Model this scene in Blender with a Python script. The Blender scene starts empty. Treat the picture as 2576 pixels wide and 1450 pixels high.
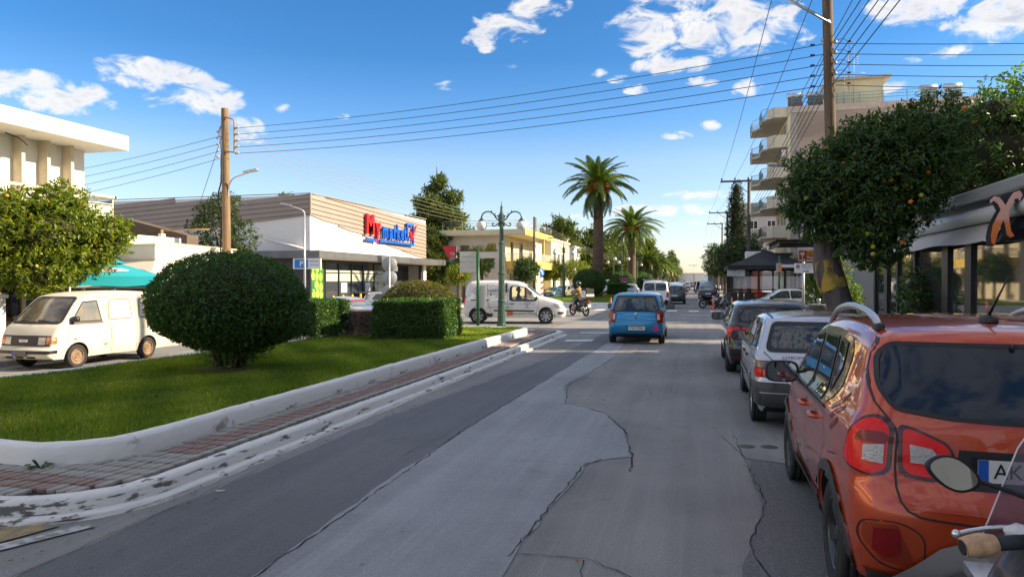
import bpy,bmesh,math,random
import numpy as np
from mathutils import Vector,Matrix
from mathutils.bvhtree import BVHTree
from mathutils.geometry import delaunay_2d_cdt
R=math.radians
random.seed(7)
rng=np.random.default_rng(7)
C=bpy.context.scene.collection
S=bpy.context.scene
# ------------------------------------------------------------ camera, sky, sun, exposure
cam=bpy.data.cameras.new('camera')
cam.sensor_width=36.0
cam.lens=36.0*1785/2576
cam.clip_start=0.05
cam.clip_end=6000
cam_o=bpy.data.objects.new('camera',cam)
C.objects.link(cam_o)
cam_o.location=(0,0,1.85)
cam_o.rotation_euler=(R(90-0.67),0,R(14.66))
S.camera=cam_o
SUN_AZ=R(13.0)
SUN_EL=R(26.0)
SUN_DIR=Vector((math.cos(SUN_AZ)*math.cos(SUN_EL),math.sin(SUN_AZ)*math.cos(SUN_EL),math.sin(SUN_EL)))
sl=bpy.data.lights.new('sun','SUN')
sl.energy=3.5
sl.angle=R(0.53)
sl.color=(1.0,0.82,0.58)
so=bpy.data.objects.new('sun',sl)
C.objects.link(so)
so.rotation_euler=(-SUN_DIR).to_track_quat('-Z','Y').to_euler()
so.location=(40,10,40)
S.view_settings.view_transform='Standard'
S.view_settings.look='None'
S.view_settings.exposure=1.6
S.view_settings.gamma=1.0
S.view_settings.use_curve_mapping=False
S.cycles.max_bounces=6
S.cycles.diffuse_bounces=3
S.cycles.glossy_bounces=3
S.cycles.transmission_bounces=4
S.cycles.transparent_max_bounces=8
S.cycles.caustics_reflective=False
S.cycles.caustics_refractive=False
S.cycles.use_denoising=True
S.render.use_persistent_data=False
w=bpy.data.worlds.new('World')
S.world=w
w.use_nodes=True
NT=w.node_tree
NT.nodes.clear()
def nd(nt,typ,**kw):
 n=nt.nodes.new(typ)
 for k,v in kw.items():
  setattr(n,k,v)
 return n
def mth(nt,op,a,b=None,c=None,clamp=False):
 n=nt.nodes.new('ShaderNodeMath')
 n.operation=op
 n.use_clamp=clamp
 for i,v in enumerate((a,b,c)):
  if v is None:
   continue
  if isinstance(v,(int,float)):
   n.inputs[i].default_value=v
  else:
   nt.links.new(v,n.inputs[i])
 return n.outputs[0]
def mixc(nt,f,a,b,blend='MIX'):
 n=nt.nodes.new('ShaderNodeMix')
 n.data_type='RGBA'
 n.blend_type=blend
 for i,v in((0,f),(6,a),(7,b)):
  if isinstance(v,(int,float)):
   n.inputs[i].default_value=v
  elif isinstance(v,(tuple,list)):
   n.inputs[i].default_value=tuple(v)+((1.0,)if len(v)==3 else())
  else:
   nt.links.new(v,n.inputs[i])
 return n.outputs[2]
def ramp(nt,fac,stops):
 n=nt.nodes.new('ShaderNodeValToRGB')
 e=n.color_ramp.elements
 e[0].position,e[0].color=stops[0][0],tuple(stops[0][1])+(1,)
 e[1].position,e[1].color=stops[-1][0],tuple(stops[-1][1])+(1,)
 for p_,c_ in stops[1:-1]:
  x=e.new(p_)
  x.color=tuple(c_)+(1,)
 nt.links.new(fac,n.inputs[0])
 return n.outputs[0]
def noise(nt,vec,scale,detail=4,rough=0.55,dist=0.0,dim='3D'):
 n=nt.nodes.new('ShaderNodeTexNoise')
 n.noise_dimensions=dim
 n.inputs['Scale'].default_value=scale
 n.inputs['Detail'].default_value=detail
 n.inputs['Roughness'].default_value=rough
 n.inputs['Distortion'].default_value=dist
 if vec is not None:
  nt.links.new(vec,n.inputs['Vector'])
 return n.outputs['Fac']
sky=nd(NT,'ShaderNodeTexSky',sky_type='NISHITA',sun_disc=False)
sky.sun_elevation=SUN_EL
sky.sun_rotation=math.pi/2-SUN_AZ
sky.altitude=200
sky.air_density=1.0
sky.dust_density=0.6
sky.ozone_density=2.2
tc=nd(NT,'ShaderNodeTexCoord')
sep=nd(NT,'ShaderNodeSeparateXYZ')
NT.links.new(tc.outputs['Generated'],sep.inputs[0])
X_,Y_,Z_=sep.outputs
az=mth(NT,'ARCTAN2',X_,Y_)
elv=mth(NT,'ARCSINE',Z_)
cv=nd(NT,'ShaderNodeCombineXYZ')
NT.links.new(mth(NT,'MULTIPLY',az,6.0),cv.inputs[0])
NT.links.new(mth(NT,'MULTIPLY',elv,11.0),cv.inputs[1])
n1=noise(NT,cv.outputs[0],3.0,12,0.60,0.5)
n2=noise(NT,cv.outputs[0],0.55,3,0.5)
blobs=None
for(a,e_,wa,we,wt)in[(-48.5,12.4,5.6,1.55,1.0),(-41.5,14.4,4.6,1.35,1.0),(-38.8,13.2,4.2,1.6,.95),(-35.0,11.2,2.6,1.2,.75),(-15.2,19.4,3.6,1.5,1.0),(-12.6,21.3,3.2,1.5,.9),(-17.0,18.4,2.0,.9,.7),(-1.2,19.0,6.6,2.5,1.1),(4.2,18.4,5.4,2.3,1.05),(-2.0,16.4,3.6,.9,.8),(2.0,21.6,8.0,2.0,.8),(15.5,18.4,4.6,1.6,1.0),(19.8,17.2,4.0,2.3,.95),(18.0,20.4,6.0,1.6,.7),(17.0,15.3,2.4,.6,.6),(13.1,13.5,1.7,.6,.85),(14.6,15.0,1.0,.4,.6),(-7.6,16.1,.9,.42,.9),(-6.2,15.6,1.0,.42,.9),(-4.7,14.8,1.4,.5,.9),(.2,15.1,1.7,.5,.95),(3.8,14.3,1.5,.9,.9),(-1.6,11.2,1.6,.38,.7),(.9,11.8,1.0,.5,.85),(1.3,6.6,4.5,.55,.75),(-2.6,5.5,7.5,.6,.65),(2.6,4.4,6.0,.5,.5),(-9.0,5.0,5.0,.5,.4),(-19.6,15.2,1.6,.5,.45),(-28.5,12.6,1.5,.4,.4),(-15.0,16.6,1.4,.5,.6),(-32.6,12.9,1.2,.5,.5)]:
 da=mth(NT,'DIVIDE',mth(NT,'SUBTRACT',az,R(a)),R(wa))
 de=mth(NT,'DIVIDE',mth(NT,'SUBTRACT',elv,R(e_)),R(we))
 q=mth(NT,'ADD',mth(NT,'MULTIPLY',da,da),mth(NT,'MULTIPLY',de,de))
 b=mth(NT,'MULTIPLY',mth(NT,'SUBTRACT',1.0,q),wt,clamp=True)
 blobs=b if blobs is None else mth(NT,'MAXIMUM',blobs,b)
far_f=mth(NT,'MULTIPLY',mth(NT,'SUBTRACT',n2,0.37,clamp=True),6.0,clamp=True)
outside=mth(NT,'GREATER_THAN',elv,R(25))
behind=mth(NT,'GREATER_THAN',mth(NT,'ABSOLUTE',mth(NT,'ADD',az,R(14.66))),R(44))
rest=mth(NT,'MULTIPLY',mth(NT,'MAXIMUM',outside,behind),mth(NT,'MULTIPLY',far_f,mth(NT,'GREATER_THAN',elv,0.03)))  # clouds out of view, their cover raised to brighten the shade
blobs=mth(NT,'MAXIMUM',blobs,rest)
dens=mth(NT,'ADD',mth(NT,'MULTIPLY',blobs,0.56),mth(NT,'MULTIPLY',mth(NT,'SUBTRACT',n1,0.52),2.7))
dens=mth(NT,'MULTIPLY',dens,mth(NT,'MULTIPLY',blobs,4.0,clamp=True))
cl=nd(NT,'ShaderNodeMapRange',interpolation_type='SMOOTHSTEP')
NT.links.new(dens,cl.inputs[0])
cl.inputs[1].default_value=0.06
cl.inputs[2].default_value=0.58
n3=noise(NT,cv.outputs[0],2.3,5,0.5)
ctone=ramp(NT,mth(NT,'ADD',mth(NT,'MULTIPLY',dens,0.75),mth(NT,'MULTIPLY',n3,0.45)),[(0.12,(2.6,2.6,2.65)),(0.5,(2.75,2.65,2.55)),(0.95,(1.5,1.6,1.8))])
hs=nd(NT,'ShaderNodeHueSaturation')
hs.inputs['Saturation'].default_value=1.08
hs.inputs['Value'].default_value=1.0
NT.links.new(sky.outputs[0],hs.inputs['Color'])
tone=ramp(NT,mth(NT,'MULTIPLY',elv,2.0),[(0.0,(.52,.50,.53)),(.14,(.52,.49,.51)),(.33,(.50,.49,.53)),(.43,(.30,.42,.53)),(.60,(.17,.34,.47)),(1.0,(.15,.32,.46))])
skyc=mixc(NT,1.0,hs.outputs[0],tone,'MULTIPLY')
cm=mixc(NT,mth(NT,'MULTIPLY',cl.outputs[0],0.93),skyc,ctone)
bg=nd(NT,'ShaderNodeBackground')
bg.inputs[1].default_value=0.135
NT.links.new(cm,bg.inputs[0])
wo=nd(NT,'ShaderNodeOutputWorld')
NT.links.new(bg.outputs[0],wo.inputs[0])
# ------------------------------------------------------------ materials
MATS={}
def mat(name,col,rough=0.6,metal=0.0,var=0.0,vscale=3.0,bump=0.0,bscale=40.0,spec=0.5,coat=0.0,col2=None,trans=0.0,emit=None,alpha=None,ior=1.45,detail=6,coords='Object',stretch=None,thr=None,sub=0.0):
 """A principled material; var / col2 mix in a second colour by noise, bump adds fine relief."""
 if name in MATS:
  return MATS[name]
 m=bpy.data.materials.new(name)
 m.use_nodes=True
 nt=m.node_tree
 p=nt.nodes['Principled BSDF']
 p.inputs['Base Color'].default_value=tuple(col)+(1,)
 p.inputs['Roughness'].default_value=rough
 p.inputs['Metallic'].default_value=metal
 p.inputs['Specular IOR Level'].default_value=spec
 p.inputs['Coat Weight'].default_value=coat
 p.inputs['Coat Roughness'].default_value=0.03
 p.inputs['IOR'].default_value=ior
 p.inputs['Transmission Weight'].default_value=trans
 if emit:
  p.inputs['Emission Color'].default_value=tuple(emit[:3])+(1,)
  p.inputs['Emission Strength'].default_value=emit[3]
 if alpha is not None:
  p.inputs['Alpha'].default_value=alpha
 vec=None
 if var or col2 or bump:
  t=nd(nt,'ShaderNodeTexCoord')
  vec=t.outputs[coords]
  if stretch:
   mp=nd(nt,'ShaderNodeMapping')
   mp.inputs['Scale'].default_value=stretch
   nt.links.new(vec,mp.inputs[0])
   vec=mp.outputs[0]
 if var or col2:
  f=noise(nt,vec,vscale,detail,0.6)
  c2=col2 if col2 else tuple(max(0,c*(1-var))for c in col)
  c1=col if col2 else tuple(min(1,c*(1+var))for c in col)
  lo,hi=thr if thr else(0.32,0.68)
  nt.links.new(ramp(nt,f,[(lo,c1),(hi,c2)]),p.inputs['Base Color'])
  if rough<0.95 and not coat:
   nt.links.new(mth(nt,'ADD',rough-0.08,mth(nt,'MULTIPLY',f,0.16)),p.inputs['Roughness'])
 if bump:
  b=nd(nt,'ShaderNodeBump')
  b.inputs['Strength'].default_value=bump
  b.inputs['Distance'].default_value=0.01
  nt.links.new(noise(nt,vec,bscale,5,0.6),b.inputs['Height'])
  nt.links.new(b.outputs[0],p.inputs['Normal'])
 MATS[name]=m
 return m
def leafmat(name,c1,c2,trans=0.35,rough=0.42,spec=0.5,c3=None):
 if name in MATS:
  return MATS[name]
 m=bpy.data.materials.new(name)
 m.use_nodes=True
 nt=m.node_tree
 p=nt.nodes['Principled BSDF']
 at=nd(nt,'ShaderNodeAttribute',attribute_name='rnd')
 stops=[(0.0,c1),(0.93 if c3 else 1.0,c2)]+([(1.0,c3)]if c3 else[])
 col=ramp(nt,at.outputs['Fac'],stops)
 nt.links.new(col,p.inputs['Base Color'])
 p.inputs['Roughness'].default_value=rough
 p.inputs['Specular IOR Level'].default_value=spec
 tr=nd(nt,'ShaderNodeBsdfTranslucent')
 tcol=mixc(nt,1.0,col,(1.7,2.0,0.55),'MULTIPLY')
 nt.links.new(tcol,tr.inputs[0])
 mx=nd(nt,'ShaderNodeMixShader')
 mx.inputs[0].default_value=trans
 nt.links.new(p.outputs[0],mx.inputs[1])
 nt.links.new(tr.outputs[0],mx.inputs[2])
 nt.links.new(mx.outputs[0],nt.nodes['Material Output'].inputs[0])
 MATS[name]=m
 return m
# ------------------------------------------------------------ object helpers
def tag(o,label=None,cat=None,group=None,kind=None):
 if label:
  o['label']=label
 if cat:
  o['category']=cat
 if group:
  o['group']=group
 if kind:
  o['kind']=kind
 return o
def thing(name,label,cat,loc=(0,0,0),rz=0.0,group=None):
 o=bpy.data.objects.new(name,None)
 o.empty_display_size=0.3
 C.objects.link(o)
 o.location=loc
 o.rotation_euler=(0,0,rz)
 return tag(o,label,cat,group)
def obj(name,me,parent=None,loc=None,rot=None,kind=None,m=None):
 if m is not None and not me.materials:
  me.materials.append(m)
 o=bpy.data.objects.new(name,me)
 C.objects.link(o)
 if parent:
  o.parent=parent
 if loc is not None:
  o.location=loc
 if rot is not None:
  o.rotation_euler=rot
 if kind:
  o['kind']=kind
 return o
KIDS={}
def copy_tree(o,parent=None,label=None):
 c=o.copy()
 C.objects.link(c)
 if parent:
  c.parent=parent
 for ch in list(o.children):
  copy_tree(ch,c)
 if label:
  c['label']=label
 return c
def settle(t,origin,loc=None,k=1.0):
 """move a thing's root to its own base point; k resizes it there"""
 o=Vector(origin)
 done=set()
 for ch in t.children:
  if ch.type=='MESH' and ch.location.length<1e-6 and ch.rotation_euler.x==0:
   if ch.data.name not in done:
    ch.data.transform(Matrix.Translation(-o))
    done.add(ch.data.name)
   for g in ch.children:
    if g.location.length<1e-6:
     g.data.transform(Matrix.Translation(-o))
    else:
     g.location=g.location-o
  else:
   ch.location=ch.location-o
 t.location=loc if loc is not None else origin
 t.scale=(k,k,k)
 return t
class MB:
 """collects boxes, tubes, lathes and loose faces into ONE mesh"""
 def __init__(s):
  s.v,s.f,s.mi,s.sm=[],[],[],[]
  s.cur=0
  s.smooth=False
 def add(s,vs,fs,smooth=None):
  o=len(s.v)
  s.v.extend(tuple(v)for v in vs)
  for f in fs:
   s.f.append([o+i for i in f])
   s.mi.append(s.cur)
   s.sm.append(s.smooth if smooth is None else smooth)
  return s
 def box(s,x0,x1,y0,y1,z0,z1,M=None,bev=0.0):
  if bev>0:
   b=bev
   pts=[]
   for(z,i)in((z0,b),(z0+b,0),(z1-b,0),(z1,b)):
    pts+=[(x0+i,y0+b+(i>0)*0,z)]
    pts.pop()
    for(x,y)in((x0+b,y0+i),(x1-b,y0+i),(x1-i,y0+b),(x1-i,y1-b),(x1-b,y1-i),(x0+b,y1-i),(x0+i,y1-b),(x0+i,y0+b)):
     pts.append((x,y,z))
   fs=[list(range(7,-1,-1)),list(range(24,32))]
   for k in range(3):
    for j in range(8):
     a,c=k*8+j,k*8+(j+1)%8
     fs.append([a,c,c+8,a+8])
  else:
   pts=[(x0,y0,z0),(x1,y0,z0),(x1,y1,z0),(x0,y1,z0),(x0,y0,z1),(x1,y0,z1),(x1,y1,z1),(x0,y1,z1)]
   fs=[(3,2,1,0),(4,5,6,7),(0,1,5,4),(1,2,6,5),(2,3,7,6),(3,0,4,7)]
  if M is not None:
   pts=[M@Vector(p)for p in pts]
  return s.add(pts,fs,False)
 def tube(s,pts,r,n=8,caps=True,smooth=True):
  """r: number or list per point"""
  pts=[Vector(p)for p in pts]
  k=len(pts)
  rs=r if isinstance(r,(list,tuple))else[r]*k
  T=[(pts[min(i+1,k-1)]-pts[max(i-1,0)]).normalized()for i in range(k)]
  up=Vector((0,0,1))if abs(T[0].z)<0.9 else Vector((1,0,0))
  u=T[0].cross(up).normalized()
  vs=[]
  for i in range(k):
   u=(u-T[i]*u.dot(T[i])).normalized()
   v=T[i].cross(u)
   for j in range(n):
    a=2*math.pi*j/n
    vs.append(pts[i]+(u*math.cos(a)+v*math.sin(a))*rs[i])
  fs=[]
  for i in range(k-1):
   for j in range(n):
    a,b=i*n+j,i*n+(j+1)%n
    fs.append([a,b,b+n,a+n])
  s.add(vs,fs,smooth)
  if caps:
   s.add([vs[j]for j in range(n)],[list(range(n-1,-1,-1))],False)
   s.add([vs[(k-1)*n+j]for j in range(n)],[list(range(n))],False)
  return s
 def lathe(s,prof,n=24,M=None,smooth=True,ang=2*math.pi):
  """prof: [(r, z)] about Z"""
  vs,fs=[],[]
  full=abs(ang-2*math.pi)<1e-6
  cols=n if full else n+1
  for(r,z)in prof:
   for j in range(cols):
    a=ang*j/n
    vs.append(Vector((r*math.cos(a),r*math.sin(a),z)))
  if M is not None:
   vs=[M@v for v in vs]
  for i in range(len(prof)-1):
   for j in range(n):
    j2=(j+1)%cols
    a,b=i*cols+j,i*cols+j2
    fs.append([a,b,b+cols,a+cols])
  return s.add(vs,fs,smooth)
 def prism(s,poly,axis,a,b,M=None):
  """poly: 2D outline, extruded along axis from a to b. axis x: (y,z); y: (x,z); z: (x,y)"""
  def P(p,t):
   return{'x':(t,p[0],p[1]),'y':(p[0],t,p[1]),'z':(p[0],p[1],t)}[axis]
  n=len(poly)
  vs=[P(p,a)for p in poly]+[P(p,b)for p in poly]
  if M is not None:
   vs=[M@Vector(v)for v in vs]
  fs=[list(range(n-1,-1,-1)),list(range(n,2*n))]+[[i,(i+1)%n,n+(i+1)%n,n+i]for i in range(n)]
  return s.add(vs,fs,False)
 def ball(s,c,r,n=12,m=8,sc=(1,1,1),smooth=True,M=None):
  prof=[(r*math.sin(math.pi*i/m),-r*math.cos(math.pi*i/m))for i in range(m+1)]
  T=Matrix.Translation(c)@Matrix.Diagonal((sc[0],sc[1],sc[2],1))
  if M is not None:
   T=M@T
  return s.lathe(prof,n,T,smooth)
 def quad(s,a,b,c,d):
  return s.add([a,b,c,d],[(0,1,2,3)],False)
 def mesh(s,name='m'):
  me=bpy.data.meshes.new(name)
  me.from_pydata(s.v,[],s.f)
  me.polygons.foreach_set('material_index',s.mi)
  me.polygons.foreach_set('use_smooth',s.sm)
  me.update()
  return me
 def build(s,name,mats,parent=None,loc=None,rot=None,kind=None,fix=True):
  me=s.mesh(name)
  if fix:
   bm=bmesh.new()
   bm.from_mesh(me)
   bmesh.ops.remove_doubles(bm,verts=bm.verts,dist=1e-5)
   bmesh.ops.recalc_face_normals(bm,faces=bm.faces)
   bm.to_mesh(me)
   bm.free()
  for m in(mats if isinstance(mats,(list,tuple))else[mats]):
   me.materials.append(m)
  return obj(name,me,parent,loc,rot,kind)
def np_mesh(name,V,F,smooth=False,rnd=None):
 """V (n,3) array, F (m,k) array of constant size faces"""
 me=bpy.data.meshes.new(name)
 V=np.ascontiguousarray(V,dtype=np.float32)
 F=np.ascontiguousarray(F,dtype=np.int32)
 me.vertices.add(len(V))
 me.vertices.foreach_set('co',V.ravel())
 me.loops.add(F.size)
 me.loops.foreach_set('vertex_index',F.ravel())
 me.polygons.add(len(F))
 me.polygons.foreach_set('loop_start',np.arange(0,F.size,F.shape[1],dtype=np.int32))
 me.polygons.foreach_set('loop_total',np.full(len(F),F.shape[1],dtype=np.int32))
 if smooth:
  me.polygons.foreach_set('use_smooth',np.ones(len(F),dtype=bool))
 if rnd is not None:
  at=me.attributes.new('rnd','FLOAT','POINT')
  at.data.foreach_set('value',np.ascontiguousarray(rnd,dtype=np.float32))
 me.update(calc_edges=True)
 return me
def norm(a):
 return a/np.maximum(np.linalg.norm(a,axis=1,keepdims=True),1e-9)
def leaf_mesh(name,P,D,N,L,W,rnd=None,fold=0.25):
 """one folded diamond leaf per point: P base, D axis, N face normal, L length, W width"""
 n=len(P)
 D=norm(D)
 N=norm(N-D*(N*D).sum(1,keepdims=True))
 B=np.cross(D,N)
 L=np.broadcast_to(np.asarray(L,dtype=float).reshape(-1,1),(n,1))
 W=np.broadcast_to(np.asarray(W,dtype=float).reshape(-1,1),(n,1))
 a=P
 b=P+D*L*0.45+B*W*0.5+N*W*fold
 c=P+D*L-N*L*0.08
 d=P+D*L*0.45-B*W*0.5+N*W*fold
 V=np.stack([a,b,c,d],axis=1).reshape(-1,3)
 i=np.arange(n)*4
 F=np.concatenate([np.stack([i,i+1,i+2],1),np.stack([i,i+2,i+3],1)])
 if rnd is None:
  rnd=rng.random(n)
 return np_mesh(name,V,F,False,np.repeat(rnd,4))
def text_mesh(body,size,depth=0.0,bevel=0.0,align='CENTER',sx=1.0,shear=0.0,offset=0.0):
 cu=bpy.data.curves.new('text','FONT')
 cu.body=body
 cu.size=size
 cu.extrude=depth
 cu.align_x=align
 cu.align_y='CENTER'
 cu.resolution_u=3
 cu.shear=shear
 cu.offset=offset
 o=bpy.data.objects.new('text',cu)
 C.objects.link(o)
 dg=bpy.context.evaluated_depsgraph_get()
 me=bpy.data.meshes.new_from_object(o.evaluated_get(dg))
 bpy.data.objects.remove(o)
 bpy.data.curves.remove(cu)
 if sx!=1.0:
  for v in me.vertices:
   v.co.x*=sx
 me.materials.clear()
 return me
def text(name,body,size,m,parent,loc,rot,depth=0.0,sx=1.0,align='CENTER',shear=0.0,offset=0.0):
 me=text_mesh(body,size,depth,align=align,sx=sx,shear=shear,offset=offset)
 me.materials.append(m)
 return obj(name,me,parent,loc,rot)
def chaikin(pts,k=2,closed=False):
 pts=[tuple(p)for p in pts]
 for _ in range(k):
  out=[]
  n=len(pts)
  rngi=range(n if closed else n-1)
  if not closed:
   out.append(pts[0])
  for i in rngi:
   a,b=pts[i],pts[(i+1)%n]
   out.append(tuple(a[j]*0.75+b[j]*0.25 for j in range(len(a))))
   out.append(tuple(a[j]*0.25+b[j]*0.75 for j in range(len(a))))
  if not closed:
   out.append(pts[-1])
  pts=out
 return pts
def roundpoly(poly,r=.05,n=4):
 """closed outline with every corner cut to a fillet of about radius r"""
 P=[np.array(p,float)for p in poly]
 out=[]
 m=len(P)
 for i in range(m):
  a,b,c=P[i-1],P[i],P[(i+1)%m]
  u,v=a-b,c-b
  k=min(r,np.linalg.norm(u)*.45,np.linalg.norm(v)*.45)
  p,q=b+u/np.linalg.norm(u)*k,b+v/np.linalg.norm(v)*k
  for j in range(n+1):
   t=j/n
   out.append(tuple((1-t)**2*p+2*t*(1-t)*b+t*t*q))
 return out
def resample(pts,step,closed=False):
 P=[np.array(p,float)for p in pts]
 if closed:
  P=P+[P[0]]
 out=[]
 for a,b in zip(P[:-1],P[1:]):
  n=max(1,int(math.ceil(np.linalg.norm((b-a)[:2])/step)))
  for i in range(n):
   out.append(a+(b-a)*i/n)
 if not closed:
  out.append(P[-1])
 return np.array(out)
def inpoly(P,poly):
 P=np.asarray(P)
 poly=np.asarray(poly)
 x,y=P[:,0],P[:,1]
 ins=np.zeros(len(P),bool)
 n=len(poly)
 j=n-1
 for i in range(n):
  xi,yi,xj,yj=poly[i][0],poly[i][1],poly[j][0],poly[j][1]
  c=((yi>y)!=(yj>y))&(x<(xj-xi)*(y-yi)/((yj-yi)if yj!=yi else 1e-12)+xi)
  ins^=c
  j=i
 return ins
def dist_poly(P,poly):
 """distance of points to closed polyline, and parameter of the nearest point (index, t)"""
 P=np.asarray(P)[:,None,:2]
 A=np.asarray(poly)[:,:2]
 B=np.roll(A,-1,axis=0)
 AB=B-A
 L2=np.maximum((AB**2).sum(1),1e-12)
 t=np.clip(((P-A[None])*AB[None]).sum(2)/L2[None],0,1)
 Q=A[None]+AB[None]*t[...,None]
 d=np.sqrt(((P-Q)**2).sum(2))
 k=d.argmin(1)
 r=np.arange(len(k))
 return d[r,k],k,t[r,k]
M_black=mat('black_plastic',(0.018,0.018,0.02),0.45)
M_rubber=mat('rubber',(0.022,0.022,0.023),0.75,var=0.3,vscale=12)
M_steel=mat('steel',(0.55,0.56,0.58),0.32,0.9)
M_galv=mat('galvanised',(0.42,0.43,0.44),0.45,0.7,var=0.12,vscale=6)
M_white=mat('white_paint',(0.78,0.77,0.74),0.5)
M_chrome=mat('chrome',(0.8,0.8,0.82),0.08,1.0)
M_wire=mat('wire',(0.03,0.03,0.032),0.5)
# ------------------------------------------------------------ ground, roads, kerbs, lawn
def asphalt(name,base,dark,light,gloss=0.78,speck=0.5,streak=True):
 m=bpy.data.materials.new(name)
 m.use_nodes=True
 nt=m.node_tree
 p=nt.nodes['Principled BSDF']
 t=nd(nt,'ShaderNodeTexCoord').outputs['Object']
 big=noise(nt,t,0.35,5,0.6)
 mp=nd(nt,'ShaderNodeMapping')
 mp.inputs['Scale'].default_value=(2.6,0.10,1)
 nt.links.new(t,mp.inputs[0])
 lane=noise(nt,mp.outputs[0],1.0,4,0.6)
 f=mth(nt,'ADD',mth(nt,'MULTIPLY',big,0.6),mth(nt,'MULTIPLY',lane,0.4 if streak else 0.1))
 c=ramp(nt,f,[(0.39,dark),(0.5,base),(0.61,light)])
 sp=noise(nt,t,1.7,6,0.7,0.4)
 c=mixc(nt,mth(nt,'MULTIPLY',mth(nt,'SUBTRACT',sp,0.60,clamp=True),3.5,clamp=True),c,tuple(x*0.45 for x in dark))
 dv=nd(nt,'ShaderNodeTexVoronoi')
 dv.inputs['Scale'].default_value=3.4
 nt.links.new(t,dv.inputs['Vector'])
 c=mixc(nt,mth(nt,'MULTIPLY',mth(nt,'LESS_THAN',mth(nt,'ADD',dv.outputs['Distance'],mth(nt,'MULTIPLY',noise(nt,t,22,3),.10)),.115),.55),c,tuple(x*0.35 for x in dark))
 mp2=nd(nt,'ShaderNodeMapping')
 mp2.inputs['Scale'].default_value=(22,0.35,1)
 nt.links.new(t,mp2.inputs[0])
 c=mixc(nt,mth(nt,'MULTIPLY',mth(nt,'SUBTRACT',noise(nt,mp2.outputs[0],1.0,6,.7),.55,clamp=True),1.6,clamp=True),c,tuple(min(1,x*1.45)for x in light))
 v=nd(nt,'ShaderNodeTexVoronoi')
 v.inputs['Scale'].default_value=95
 nt.links.new(t,v.inputs['Vector'])
 g=noise(nt,t,60,3,0.7)
 c=mixc(nt,mth(nt,'MULTIPLY',mth(nt,'SUBTRACT',g,0.5),speck,clamp=True),c,tuple(min(1,x*2.6)for x in light))
 c=mixc(nt,mth(nt,'MULTIPLY',mth(nt,'SUBTRACT',0.5,g),speck*1.5,clamp=True),c,tuple(x*0.3 for x in dark))
 fine=noise(nt,t,170,2,0.8)
 c=mixc(nt,mth(nt,'MULTIPLY',mth(nt,'SUBTRACT',fine,0.55),3.4,clamp=True),c,tuple(min(1,x*2.2)for x in light))
 nt.links.new(c,p.inputs['Base Color'])
 nt.links.new(mth(nt,'ADD',gloss-0.1,mth(nt,'MULTIPLY',big,0.2)),p.inputs['Roughness'])
 p.inputs['Specular IOR Level'].default_value=0.4
 b=nd(nt,'ShaderNodeBump')
 b.inputs['Strength'].default_value=0.55
 b.inputs['Distance'].default_value=0.012
 nt.links.new(mth(nt,'ADD',mth(nt,'MULTIPLY',v.outputs['Distance'],-0.7),g),b.inputs['Height'])
 nt.links.new(b.outputs[0],p.inputs['Normal'])
 return m
A_base=asphalt('asphalt',(0.225,0.218,0.210),(0.165,0.160,0.156),(0.285,0.275,0.265))
A_dark=asphalt('asphalt_patch',(0.118,0.120,0.126),(0.090,0.092,0.098),(0.150,0.150,0.156),0.66)
A_lite=asphalt('asphalt_worn',(0.268,0.276,0.292),(0.20,0.205,0.215),(0.335,0.342,0.355),0.72)
A_mid=asphalt('asphalt_old',(0.185,0.182,0.180),(0.125,0.124,0.125),(0.25,0.245,0.24),0.8,0.8,False)
M_soil=mat('soil',(0.16,0.11,0.07),0.95,col2=(0.09,0.065,0.04),vscale=2,bump=0.4)
M_kerbw=mat('whitewashed_concrete',(0.80,0.78,0.75),0.75,col2=(0.36,0.33,0.30),vscale=3.2,bump=0.8,bscale=14,thr=(0.60,0.68),detail=10)
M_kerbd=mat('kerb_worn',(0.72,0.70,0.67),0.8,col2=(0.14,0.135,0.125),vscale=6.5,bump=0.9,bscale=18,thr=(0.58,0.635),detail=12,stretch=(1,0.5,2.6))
M_pave=mat('pavement_slab',(0.36,0.34,0.31),0.85,var=0.22,vscale=0.8,bump=0.2)
M_paint=mat('road_paint',(0.72,0.71,0.68),0.7,col2=(0.22,0.22,0.22),vscale=7,thr=(0.50,0.72),detail=8)
M_yell=mat('yellow_paint',(0.40,0.28,0.10),0.8,col2=(0.20,0.17,0.13),vscale=7,thr=(0.36,0.60),detail=10)
M_faint=mat('faint_paint',(0.50,0.49,0.47),0.8,col2=(0.21,0.205,0.20),vscale=11,thr=(0.40,0.58),detail=10)
M_crack=mat('crack',(0.012,0.012,0.013),0.95)
def sheet(name,poly,z,m,kind='structure'):
 vs=[(x,y,z)for x,y in poly]
 me=bpy.data.meshes.new(name)
 bm=bmesh.new()
 f=bm.faces.new([bm.verts.new(v)for v in vs])
 f.normal_update()
 if f.normal.z<0:
  f.normal_flip()
 bm.to_mesh(me)
 bm.free()
 me.materials.append(m)
 return obj(name,me,kind=kind)
M_field=mat('dry_ground',(0.22,0.17,0.10),0.95,col2=(0.10,0.12,0.05),vscale=0.05)
sheet('ground',[(-1500,-300),(1500,-300),(1500,3000),(-1500,3000)],-0.80,M_field)
sheet('road',[(-10.9,-30),(2.75,-30),(2.75,31.0),(60,31.0),(60,42.6),(1.85,42.6),(1.85,420),(-10.9,420)],0.0,A_base)
xs_=[-10.9-.35*i for i in range(10)]+[-14.6,-20.4]
V_,F_=[],[]
ys_=[-30,0,8,16,24,32,47,90,200,420]
for y in ys_:
 for x in xs_:
  q=min(1,(-10.9-x)/3.1)
  V_.append((x,y,-.37*q*q*(3-2*q)))
n_=len(xs_)
for j in range(len(ys_)-1):
 for i in range(n_-1):
  F_.append([j*n_+i+1,j*n_+i,(j+1)*n_+i,(j+1)*n_+i+1])
me=np_mesh('left_road',np.array(V_),F_,True)
me.materials.append(A_base)
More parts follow.
